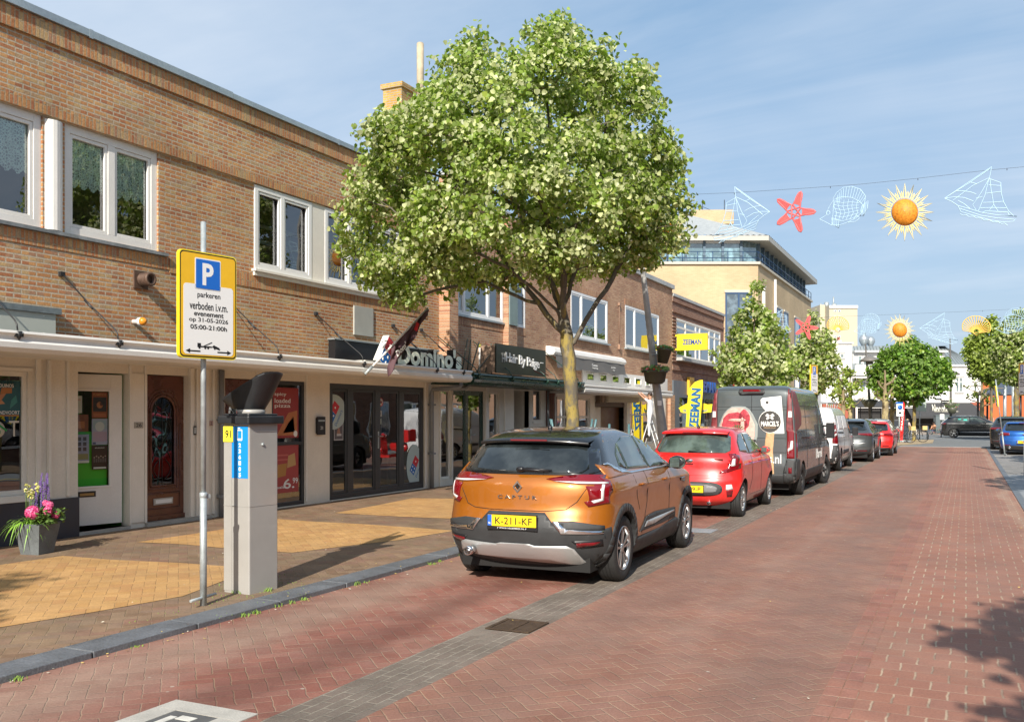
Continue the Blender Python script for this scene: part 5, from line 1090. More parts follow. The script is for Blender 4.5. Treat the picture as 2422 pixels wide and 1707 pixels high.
plain_block('low brick block at the far left behind the street corner trees',-62,-24,84,96,6.0,mat('far_brick',(.33,.20,.13),.8,var=.15),False)
plain_block('low brown brick block far behind the bandstand',12,60,128,142,7.5,MATS['far_brick'],False)
import numpy as np
# ================================================================ vehicles
# body = stack of horizontal outlines; details are patches laid on that surface with real thickness
def pchip(xs,ys,x):
 n = len(xs)
 h = [xs[i + 1] - xs[i] for i in range(n - 1)];d = [(ys[i + 1] - ys[i])/h[i] for i in range(n - 1)]
 m = [0]*n;m[0] = d[0];m[-1] = d[-1]
 for i in range(1,n - 1):m[i] = 0 if d[i - 1]*d[i] <= 0 else 2*d[i - 1]*d[i]/(d[i - 1] + d[i])
 i = 0
 while i < n - 2 and x > xs[i + 1]:i += 1
 t = (x - xs[i])/h[i];a,b_ = 1 + 2*t,1 - t
 return ys[i]*(1 + 2*t)*(1 - t)**2 + h[i]*m[i]*t*(1 - t)**2 + ys[i + 1]*t*t*(3 - 2*t) + h[i]*m[i + 1]*t*t*(t - 1)
class Body:
 """levels: (z, rear y, front y, half width, rear corner depth, front corner depth, exponent)"""
 def __init__(s,levels,n=6,bulge=None):
  s.v,s.f = [],[];ks = list(range(len(levels)));NR,NS,NF = 28,26,22;rings = []
  for a in range((len(levels) - 1)*n + 1):
   t = a/n;L = [pchip(ks,[l[j] for l in levels],t) for j in range(7)];z,yr,yf,w,cr,cf,ex = L
   ring = []
   for i in range(NR + 1):  # rear cap from left to right
    u = -1 + 2*i/NR;th = (u + 1)/2*math.pi;cx = -math.cos(th);sx = math.sin(th)
    x = math.copysign(abs(cx)**(2/ex),cx);yy = 1 - abs(sx)**(2/ex)
    ring.append((x*w,yr + cr*yy))
   for i in range(1,NS):q = i/NS;ring.append((w,yr + cr + (yf - cf - yr - cr)*q))
   for i in range(NF + 1):
    th = i/NF*math.pi;cx = math.cos(th);sx = math.sin(th);x = math.copysign(abs(cx)**(2/ex),cx);yy = 1 - abs(sx)**(2/ex)
    ring.append((x*w,yf - cf*yy))
   for i in range(1,NS):q = i/NS;ring.append((-w,yf - cf - (yf - cf - yr - cr)*q))
   out = []
   for x,y in ring:
    k = bulge(x,y,z) if bulge else 1;out.append((x*k,y,z))
   rings.append(out)
  N = len(rings[0]);
  for r in rings:s.v += r
  for a in range(len(rings) - 1):
   for k in range(N):s.f.append((a*N + k,a*N + (k + 1) % N,(a + 1)*N + (k + 1) % N,(a + 1)*N + k))
  s.f.append(tuple(range(N))[::-1]);s.f.append(tuple((len(rings) - 1)*N + k for k in range(N)))
  s.bvh = BVHTree.FromPolygons([Vector(q) for q in s.v],s.f)
 def hit(s,view,a,c):
  if view == 'rear':o,d = Vector((a,-3,c)),Vector((0,1,0))
  elif view == 'front':o,d = Vector((a,20,c)),Vector((0,-1,0))
  elif view == 'right':o,d = Vector((4,a,c)),Vector((-1,0,0))
  elif view == 'left':o,d = Vector((-4,a,c)),Vector((1,0,0))
  else:o,d = Vector((a,c,5)),Vector((0,0,-1))
  loc,nrm,i,dist = s.bvh.ray_cast(o,d)
  if loc is None:return None
  if nrm.dot(d) > 0:nrm = -nrm
  return loc,nrm
 def patch(s,mb,view,poly,off=.004,mi=0,step=.05,th=.01,smooth=True):
  bm = bmesh.new();vs = [bm.verts.new((p[0],p[1],0)) for p in poly]
  try:bm.faces.new(vs)
  except ValueError:bm.free();return
  bmesh.ops.triangulate(bm,faces=bm.faces[:])
  for ax in (0,1):
   lo,hi = min(p[ax] for p in poly),max(p[ax] for p in poly);k = math.ceil(lo/step)*step
   while k < hi:
    if k > lo + 1e-4:
     n_ = [0,0,0];n_[ax] = 1;c_ = [0,0,0];c_[ax] = k
     bmesh.ops.bisect_plane(bm,geom=bm.verts[:] + bm.edges[:] + bm.faces[:],plane_co=c_,plane_no=n_,dist=1e-5)
    k += step
  bm.normal_update();bm.verts.ensure_lookup_table();bm.verts.index_update()
  idx = {};V = [];V2 = []
  for v in bm.verts:
   h = s.hit(view,v.co.x,v.co.y)
   if h is None or (view in ('right','left') and abs(h[1].x) < .42) or (view == 'rear' and abs(h[1].y) < .22):continue
   idx[v.index] = len(V);V.append(h[0] + h[1]*off);V2.append(h[0] + h[1]*(off - th))
  F = []
  for f in bm.faces:
   ii = [v.index for v in f.verts]
   if all(i in idx for i in ii):F.append([idx[i] for i in ii])
  if not F:bm.free();return
  # orient outwards
  f0 = F[0];nn = (V[f0[1]] - V[f0[0]]).cross(V[f0[2]] - V[f0[0]]);h = V[f0[0]] - V2[f0[0]]
  if nn.dot(h) < 0:F = [f[::-1] for f in F]
  n = len(V);mb.add(V + V2,F,mi,smooth)
  ed = {(a,c) for f in F for a,c in zip(f,f[1:] + f[:1])};o = len(mb.v) - 2*n
  for a,c in ed:
   if (c,a) not in ed:mb.f.append((o + a,o + a + n,o + c + n,o + c));mb.mi.append(mi);mb.sm.append(False)
  bm.free()
 def line(s,mb,view,pts,r=.004,mi=0,off=.0):
  P = []
  for (a,c),(a2,c2) in zip(pts,pts[1:]):
   L = math.hypot(a2 - a,c2 - c);k = max(1,int(L/.06))
   for i in range(k):
    h = s.hit(view,a + (a2 - a)*i/k,c + (c2 - c)*i/k)
    if h:P.append(h[0] + h[1]*off)
  h = s.hit(view,*pts[-1])
  if h:P.append(h[0] + h[1]*off)
  if len(P) > 1:mb.tube(P,r,4,mi,cap=False)
m_tyre = mat('tyre_rubber',(.022,.022,.022),.75,var=.25,vscale=8,bump=.2,bscale=60)
m_clad = mat('grey_plastic',(.036,.038,.04),.6,var=.15,vscale=5)
m_gap = mat('panel_gap',(.008,.008,.008),.8)
m_chrome = mat('chrome',(.75,.76,.78),.12,1)
m_silver = mat('silver_trim',(.52,.53,.53),.35,.6)
m_alloy = mat('alloy',(.48,.49,.50),.28,.85)
m_alloyd = mat('alloy_dark',(.012,.012,.013),.6,.0)
m_red = mat('red_lamp',(.17,.002,.006),.10,coat=1);m_redd = mat('dark_red_lamp',(.16,.006,.012),.12,coat=1)
m_clear = mat('clear_lamp',(.62,.62,.62),.12,coat=1)
m_cglass = glass_mat('car_glass',(.010,.013,.014),.015,wav=.02)
m_cglass2 = glass_mat('car_glass_light',(.035,.05,.045),.02,wav=.02)
m_plate = mat('plate_yellow',(.85,.58,.015),.4);m_pblue = mat('plate_blue',(.02,.12,.5),.4);m_ptext = mat('plate_black',(.01,.01,.01),.5)
m_orng = paint('orange_paint',(.38,.118,.006),.35,.33);m_blkp = paint('black_paint',(.006,.007,.009),0,.2)
m_redp = paint('red_paint',(.72,.012,.012),0,.3);m_gryp = paint('grey_van_paint',(.07,.085,.09),.25,.38);m_whtp = paint('white_paint_car',(.78,.78,.78),0,.35)
m_dgry = paint('dark_grey_paint',(.075,.085,.09),.5,.32);m_bluep = paint('blue_paint',(.01,.11,.42),.55,.3);m_slvp = paint('silver_paint',(.42,.43,.43),.7,.35);m_redm = paint('dark_red_paint',(.30,.015,.02),.2,.3)
WHEELS = {}
def wheel(parent,x,y,r,side,w=.21,style='star',rr=None,steer=0):
 """tyre with rim and spokes; side +1 right"""
 rr = rr or r*.68;root = Vector((x,y,r));b = MB()
 prof = [(rr,-.9),(rr + .012,-1),(r*.93,-1.02),(r*.985,-.86),(r,-.6),(r,.6),(r*.985,.86),(r*.93,1.02),(rr + .012,1),(rr,.9),(rr - .01,0),(rr,-.9)]
 b.lathe([(q,h*w/2) for q,h in prof],(0,0,0),'x',n=44,cap=False)
 for k in (-.35,0,.35):b.lathe([(r + .0015,w*(k/2) - .004),(r + .0015,w*(k/2) + .004)],(0,0,0),'x',n=44,mi=1)
 M = Matrix.Translation(root) @ Matrix.Rotation(steer,4,'Z');b.xf(M)
 t = b.build('wheel',[m_tyre,m_gap],parent,world=False)
 d = MB();s = side;o = s*w*.40
 d.lathe([(0,s*w*.1),(rr*.99,s*w*.1)],(0,0,0),'x',n=32,mi=1)
 d.lathe([(rr*.955,s*w*.30),(rr*.965,s*w*.50),(rr,s*w*.50),(rr + .004,s*w*.40)],(0,0,0),'x',n=40,cap=False)
 n_sp = {'star':5,'multi':10,'steel':8,'five':5,'cap':7}[style]
 for k in range(n_sp):
  a = k*2*math.pi/n_sp + .3
  def P(rad,ang,xx):return (xx,rad*math.cos(ang),rad*math.sin(ang))
  if style in ('star',):
   for sg in (-1,1):
    w0,w1 = .05*r/.33,.085;
    q = [P(rr*.16,a + sg*.45,o),P(rr*.16,a + sg*.02,o),P(rr*.97,a + sg*.13,o + s*.015),P(rr*.97,a + sg*.27,o + s*.015)]
    d.prism(q,(-s*.03,0,0),0 if k % 1 == 0 else 1)
  elif style == 'cap':q = [P(rr*.2,a - .2,o),P(rr*.2,a + .2,o),P(rr*.95,a + .22,o),P(rr*.95,a - .22,o)];d.prism(q,(-s*.02,0,0))
  elif style == 'steel':q = [P(rr*.35,a - .25,o - s*.02),P(rr*.35,a + .25,o - s*.02),P(rr*.8,a + .2,o - s*.02),P(rr*.8,a - .2,o - s*.02)];d.prism(q,(-s*.02,0,0),2)
  else:ww = .13 if style == 'multi' else .2;q = [P(rr*.14,a - ww*1.6,o),P(rr*.14,a + ww*1.6,o),P(rr*.95,a + ww*.55,o + s*.01),P(rr*.95,a - ww*.55,o + s*.01)];d.prism(q,(-s*.03,0,0))
 d.lathe([(rr*.2,o - s*.03),(rr*.2,o + s*.004),(rr*.12,o + s*.012),(0,o + s*.014)],(0,0,0),'x',n=20)
 d.xf(M);d.build('rim',[m_alloy if style != 'steel' else m_alloyd,m_alloyd,m_silver],t,world=False)
 return t
def car(name,label,loc,rz,levels,pm,wheels,cat='car',group='parked cars',roofm=None,roofz=None,lowz=None,bulge=None,arch=.045,glassm=None,wstyle='star',rrim=None,under=.2,wtyre=.21,archm=None,n=6):
 root = thing(name,label,cat,(loc[0],loc[1],0),rz,group);body = Body(levels,n,bulge)
 b = MB();b.v = [tuple(q) for q in body.v];mats_ = [pm,roofm or pm,m_gap,m_clad]
 for f in body.f:
  if len(f) == 4:c = [sum(body.v[i][k] for i in f)/4 for k in range(3)];mi = 1 if (roofz and c[2] > roofz(c[0],c[1])) else (3 if lowz and c[2] < lowz else 0)
  else:mi = 0
  b.f.append(f);b.mi.append(mi);b.sm.append(True)
 bo = b.build('body',mats_,root,world=False)
 # wheel arches cut out of the shell
 cut = MB()
 for (wy,r) in wheels['axles']:
  for s in (-1,1):
   x = s*(wheels['half']);rr_ = r + arch;x0,x1 = x - s*.28,x + s*.6
   pr = [(x0,wy + rr_*math.cos(k*math.pi/24),r + rr_*math.sin(k*math.pi/24)) for k in range(25)] + [(x0,wy - rr_,-.2),(x0,wy + rr_,-.2)]
   cut.prism(pr,(x1 - x0,0,0),0)
 co = cut.build('cutter',[m_gap],root,world=False);bmx = bmesh.new();bmx.from_mesh(co.data);bmesh.ops.recalc_face_normals(bmx,faces=bmx.faces);bmx.to_mesh(co.data);bmx.free()
 bmx = bmesh.new();bmx.from_mesh(bo.data);bmesh.ops.recalc_face_normals(bmx,faces=bmx.faces);bmx.to_mesh(bo.data);bmx.free()
 md = bo.modifiers.new('b','BOOLEAN');md.object = co;md.operation = 'DIFFERENCE';md.solver = 'EXACT';md.material_mode = 'TRANSFER'
 dg = bpy.context.evaluated_depsgraph_get();me = bpy.data.meshes.new_from_object(bo.evaluated_get(dg));old = bo.data;bo.modifiers.clear();bo.data = me;me.name = 'body'
 bpy.data.objects.remove(co);bpy.data.meshes.remove(old)
 try:me.set_sharp_from_angle(angle=R(50))
 except Exception:pass
 for (wy,r) in wheels['axles']:
  for s in (-1,1):wheel(root,s*(wheels['half'] - wtyre/2 - .01),wy,r,s,wtyre,wstyle,rrim,steer=wheels.get('steer',0) if wy > 2 else 0)
 return root,body,bo
def parts(root,body,name,items,mats_,label=None,parent=None):
 """items: (view, poly, off, mi) patches gathered into one part"""
 b = MB()
 for it in items:
  if it[0] == 'line':body.line(b,it[1],it[2],it[3] if len(it) > 3 else .004,it[4] if len(it) > 4 else 0)
  else:body.patch(b,it[0],it[1],it[2] if len(it) > 2 else .004,it[3] if len(it) > 3 else 0)
 if not b.v:return None
 o = b.build(name,mats_,parent or root,world=False)
 if label:o['label'] = label
 return o
def ringpoly(cy,cz,r0,r1,a0,a1,n=20):
 return [(cy + r1*math.cos(a0 + (a1 - a0)*k/n),cz + r1*math.sin(a0 + (a1 - a0)*k/n)) for k in range(n + 1)] + [(cy + r0*math.cos(a1 + (a0 - a1)*k/n),cz + r0*math.sin(a1 + (a0 - a1)*k/n)) for k in range(n + 1)]
def arch_clad(root,body,axles,wd=.07,arch=.045,m=None,both=True):
 for (wy,r) in axles:
  for v in (('right','left') if both else ('right',)):
   b = MB();P = ringpoly(wy,r,r + arch - .004,r + arch + wd,R(-22),R(202));
   n = len(P) // 2
   for i in range(n - 1):body.patch(b,v,[P[i],P[i + 1],P[2*n - 2 - i],P[2*n - 1 - i]],.012,0,.2,.05)
   if b.v:b.build('wheel_arch_trim',m or m_clad,root,world=False)
def mirrorx(poly):return [(-a,c) for a,c in poly][::-1]
def door_mirror(root,x,y,z,m,s=1,sz=(.20,.10,.14)):
 b = MB();b.ball((0,0,0),(sz[0]/2,sz[1]/2 + .02,sz[2]/2),14,10);b.v = [(v[0],max(v[1],-sz[1]*.35),v[2]) for v in b.v]
 b.xf(Matrix.Translation((x + s*sz[0]*.45,y,z)) @ Matrix.Rotation(-s*R(8),4,'Z'));b.tube([(x - s*.03,y + .03,z - .05),(x + s*.06,y,z - .03)],.025,8,1)
 o = b.build('side_mirror',[m,m_clad],root,world=False)
 g = MB();g.box(x + s*.02,x + s*(sz[0] - .02),y - sz[1]*.37 - .003,y - sz[1]*.37,z - sz[2]*.36,z + sz[2]*.36);g.build('mirror_glass',m_cglass2,o,world=False)
def plate(root,x,y,z,txt,w=.52,h=.11,tilt=0,sub=None):
 b = MB();b.box(x - w/2 - .01,x + w/2 + .01,y + .002,y + .012,z - h/2 - .035,z + h/2 + .01,0);b.box(x - w/2,x + w/2,y - .006,y,z - h/2,z + h/2,1);b.box(x - w/2 + .001,x - w/2 + .045,y - .008,y - .0061,z - h/2 + .001,z + h/2 - .001,2)
 put_text(b,txt,(x + .02,y - .0065,z),(1,0,0),(0,0,1),w*.76,h*.62,.002,3,bold=.005);put_text(b,'NL',(x - w/2 + .023,y - .0082,z - h*.25),(1,0,0),(0,0,1),.026,.02,.001,4,bold=.01)
 if sub:put_text(b,sub,(x,y + .0015,z - h/2 - .018),(1,0,0),(0,0,1),w*.6,.014,.002,4)
 return b.build('licence_plate',[m_blk,m_plate,m_pblue,m_ptext,m_paper],root,world=False)
def side_windows(root,body,polys,gm,frame=None,fw=.02):
 for P in polys:
  for v in ('right','left'):
   if frame:
    cx = sum(p[0] for p in P)/len(P);cz = sum(p[1] for p in P)/len(P);Q = [(cx + (p[0] - cx)*(1 + fw*2/.5),cz + (p[1] - cz)*(1 + fw*2/.3)) for p in P]
    parts(root,body,'window_trim',[(v,Q,.003)],[frame])
   parts(root,body,'side_window',[(v,P,.007)],[gm])
def exhaust(root,x,y,z,r=.035):
 b = MB();b.lathe([(r*.8,0),(r,-.002),(r,.12),(r*.8,.12),(r*.8,0)],(x,y,z),'y',n=18);b.lathe([(0,.05),(r*.8,.05)],(x,y,z),'y',n=18,mi=1);b.build('exhaust',[m_chrome,m_gap],root,world=False)
def antenna(root,x,y,z,h=.2):
 b = MB();b.lathe([(.03,-.01),(.025,.02),(.008,.05)],(x,y,z),'z',n=12);b.tube([(x,y,z + .03),(x,y - h*.35,z + h)],[.006,.004],6);b.build('antenna',m_blk,root,world=False)
def underbody(root,L,w,z=.24,m=None):
 b = MB();b.box(-w,w,.25,L - .3,.15,z + .14);b.build('underbody',m_gap,root,world=False)
# ---------------------------------------------------------------- orange crossover
def orange_suv():
 W = .895;L = 4.18;ax = [(.80,.335),(3.47,.335)]
 lv = [(.20,.24,3.95,.78,.40,.4,2.5),(.30,.12,4.07,.85,.42,.45,2.4),(.42,.04,4.15,.875,.44,.5,2.35),(.58,.0,4.18,.882,.44,.55,2.35),(.70,.03,4.17,.88,.43,.58,2.35),(.80,.06,4.14,.878,.42,.6,2.35),(.92,.075,4.07,.885,.42,.6,2.35),(1.00,.09,3.90,.875,.42,.6,2.4),(1.06,.12,3.50,.85,.42,.5,2.4),(1.10,.16,3.10,.825,.42,.35,2.45),(1.16,.21,2.93,.785,.40,.3,2.5),(1.26,.30,2.73,.735,.38,.3,2.5),(1.37,.40,2.50,.68,.36,.3,2.5),(1.45,.49,2.26,.63,.36,.35,2.5),(1.51,.66,2.02,.57,.38,.4,2.5),(1.55,.95,1.80,.46,.4,.3,2.4),(1.565,1.2,1.6,.25,.15,.15,2.2)]
 def bulge(x,y,z):
  k = 1.0
  for wy,r in ax:k += .022*math.exp(-((y - wy)/.38)**2 - ((z - .62)/.25)**2)
  k -= .020*math.exp(-((z - .55)/.16)**2 - ((y - 2.1)/.8)**2);k += .012*math.exp(-((z - .93)/.05)**2)
  return k
 root,B,bo = car('crossover_car','orange crossover car with black roof parked nearest on the left',(-4.01,8.42),R(1.6),lv,m_orng,{'axles':ax,'half':.885},roofm=m_blkp,roofz=lambda x,y:1.12 if y > .5 else 1.10,bulge=bulge,arch=.055,rrim=.225,lowz=.40)
 underbody(root,L,.7)
 # rear glass
 g = [(-.60,1.115),(.60,1.115),(.655,1.16),(.58,1.37),(.52,1.385),(-.52,1.385),(-.58,1.37),(-.655,1.16)]
 parts(root,B,'hatch_surround',[('rear',[(-.68,1.10),(.68,1.10),(.76,1.14),(.65,1.40),(-.65,1.40),(-.76,1.14)],.004)],[m_blkp])
 parts(root,B,'rear_window',[('rear',g,.009)],[m_cglass])
 # spoiler
 b = MB();n = 16;v = []
 for i in range(n + 1):
  u = -1 + 2*i/n;x = u*.60;y0 = .36 + .12*u*u;z = 1.435 - .03*u*u
  v += [(x,y0 + .26,z + .045),(x,y0,z + .012),(x,y0 + .005,z - .018),(x,y0 + .2,z - .02)]
 b.add(v,[(i*4 + k,(i + 1)*4 + k,(i + 1)*4 + k + 1,i*4 + k + 1) for i in range(n) for k in range(3)],0,True);b.box(-.2,.2,.352,.362,1.432,1.447,1)
 b.build('spoiler',[m_blkp,m_redd],root,world=False)
 b = MB();b.tube([(.02,.17,1.145),(-.02,.15,1.155)],.022,8);b.tube([(.06,.15,1.16),(.33,.165,1.15)],[.016,.008],6);b.tube([(.0,.14,1.155),(.30,.165,1.14)],[.02,.008],8);b.ball((-.0,.15,1.155),(.05,.03,.028));b.build('wiper',m_blk,root,world=False)
 # lamps
 for s in (1,-1):
  P = lambda q:q if s > 0 else mirrorx(q)
  sd = 'right' if s > 0 else 'left'
  o = parts(root,B,'tail_light',[('rear',P([(.30,1.075),(.34,1.055),(.60,1.03),(.865,1.02),(.875,.86),(.62,.88),(.60,.855),(.875,.815),(.885,1.09),(.60,1.105)]),.012,0)] if 0 else
   [('rear',P([(.285,1.062),(.42,1.035),(.60,1.018),(.86,1.010),(.86,1.098),(.62,1.105),(.44,1.088)]),.012,0),('rear',P([(.70,.80),(.86,.835),(.862,1.012),(.79,1.012),(.79,.875),(.66,.85)]),.012,0),(sd,[(.10,.84),(.30,.86),(.40,.95),(.42,1.04),(.34,1.085),(.10,1.095)],.011,0)],[m_red,m_clear])
  parts(root,B,'lamp_guide',[('rear',P([(.36,1.042),(.60,1.022),(.84,1.016),(.84,1.032),(.60,1.040)]),.015,0),('rear',P([(.74,.835),(.82,.86),(.82,1.012),(.80,1.012),(.80,.88),(.72,.86)]),.015,0)],[m_clear],parent=o)
  parts(root,B,'reflector',[('rear',P([(.60,.41),(.78,.44),(.80,.465),(.60,.455)]),.016,0)],[m_red])
  # chrome c-shape and vent on the bumper corner
  parts(root,B,'bumper_vent',[('rear',P([(.42,.66),(.58,.665),(.84,.62),(.84,.58),(.50,.575)]),.010,0)],[m_clad])
  parts(root,B,'bumper_trim',[('rear',P([(.38,.655),(.43,.66),(.52,.585),(.83,.57),(.83,.545),(.47,.545)]),.017,0)],[m_chrome])
  parts(root,B,'fog_slot',[('rear',P([(.56,.475),(.82,.49),(.82,.42),(.64,.40)]),.011,0)],[m_blk])
 b = MB();B.patch(b,'rear',[(-.84,.55),(-.46,.56),(-.30,.74),(.30,.74),(.46,.56),(.84,.55),(.86,.36),(.7,.23),(-.7,.23),(-.86,.36)],.007,0)
 B.patch(b,'right',[(.06,.56),(.36,.60),(.42,.30),(.16,.24)],.007,0);B.patch(b,'left',[(.06,.56),(.36,.60),(.42,.30),(.16,.24)],.007,0);b.build('bumper',m_clad,root,world=False)
 parts(root,B,'skid_plate',[('rear',[(-.66,.33),(-.60,.29),(-.5,.30),(.55,.245),(.66,.25),(.58,.40),(.52,.43),(.2,.425),(.14,.44),(-.16,.44),(-.22,.425),(-.58,.44),(-.64,.42)],.028)],[m_silver])
 exhaust(root,-.50,-.035,.335,.045)
 plate(root,-.02,-.022,.655,'K-211-KF',sub='P WWW.VELSERBEEK.NL P')
 # tailgate shut line, badge, lettering
 parts(root,B,'panel_lines',[('line','rear',[(-.70,1.10),(-.66,.93),(-.58,.80),(-.48,.765),(-.28,.755),(.30,.755),(.50,.775),(.60,.85),(.68,.98),(.72,1.10)],.0045),('line','right',[(1.62,1.08),(1.64,.75),(1.55,.55),(1.45,.42)],.004),('line','right',[(2.55,1.08),(2.60,.8),(2.60,.42)],.004),('line','right',[(3.25,1.02),(3.1,.42)],.004) if 0 else ('line','right',[(1.75,.36),(3.0,.36)],.003),('line','right',[(1.2,1.06),(1.2,.9),(1.35,.68)],.0035)],[m_gap])
 b = MB();h = B.hit('rear',0,.985);y = h[0].y - .02
 b.prism([(0,y,1.045),(-.05,y,.985),(0,y,.925),(0,y,.945),(-.034,y,.985),(0,y,1.022)],(0,.018,0));b.prism([(0,y,1.045),(0,y,1.022),(.034,y,.985),(0,y,.945),(0,y,.925),(.05,y,.985)],(0,.018,0));b.prism([(-.02,y + .003,.985),(0,y + .003,.955),(.02,y + .003,.985),(0,y + .003,1.012)],(0,.012,0),1)
 put_text(b,'C A P T U R',(0,B.hit('rear',0,.885)[0].y - .008,.885),(1,0,0),(0,0,1),.42,.036,.006,0,bold=.01);b.build('badge',[m_chrome,m_blkp],root,world=False)
 # side glazing with chrome line
 w3 = [[(.93,1.17),(1.12,1.13),(1.12,1.375),(.98,1.29)],[(1.15,1.125),(1.86,1.105),(1.80,1.455),(1.45,1.455),(1.15,1.39)],[(1.92,1.105),(2.82,1.105),(2.62,1.24),(2.20,1.44),(1.87,1.455)]]
 side_windows(root,B,w3,m_cglass2)
 for v in ('right','left'):parts(root,B,'window_trim',[(v,[(.50,1.20),(.58,1.215),(.86,1.145),(1.1,1.098),(2.9,1.088),(2.9,1.075),(1.1,1.082),(.84,1.10),(.56,1.175)],.012)],[m_chrome]);
 for v in ('right','left'):parts(root,B,'quarter_panel',[(v,[(.42,1.07),(1.06,1.078),(.84,1.10),(.56,1.175),(.42,1.2)],.009)],[m_orng])
 for (yy) in (1.42,2.36):
  b = MB();h = B.hit('right',yy,.955)[0]
  for s in (1,-1):b.ball((s*(h.x + .02),yy,.955),(.018,.10,.020),12,8);b.obox((s*(h.x + .008),yy,.955),(.02,.16,.012))
  b.build('door_handle',m_orng,root,world=False)
 b = MB();B.patch(b,'right',[(1.35,.44),(1.62,.58),(2.0,.60),(2.85,.575),(2.85,.46),(2.3,.44)],.012,0);B.patch(b,'right',[(1.52,.475),(1.62,.53),(2.80,.55),(2.80,.53),(1.9,.47)],.017,1)
 b.build('door_moulding',[m_clad,m_silver],root,world=False)
 for v in ('right','left'):parts(root,B,'sill_trim',[(v,[(1.2,.22),(3.05,.22),(3.05,.40),(2.9,.45),(2.3,.40),(1.25,.38)],.009)],[m_clad])
 arch_clad(root,B,ax,.075,.05)
 parts(root,B,'fender_vent',[('right',[(3.05,.92),(3.28,.925),(3.30,.90),(3.08,.885)],.01),('right',[(3.12,.88),(3.3,.885),(3.26,.85)],.01)],[m_blkp])
 for s in (1,-1):door_mirror(root,s*.86,2.66,1.13,m_blkp,s,(.22,.12,.16))
 antenna(root,-.0,.95,1.545,.2)
 return root
orange_suv()
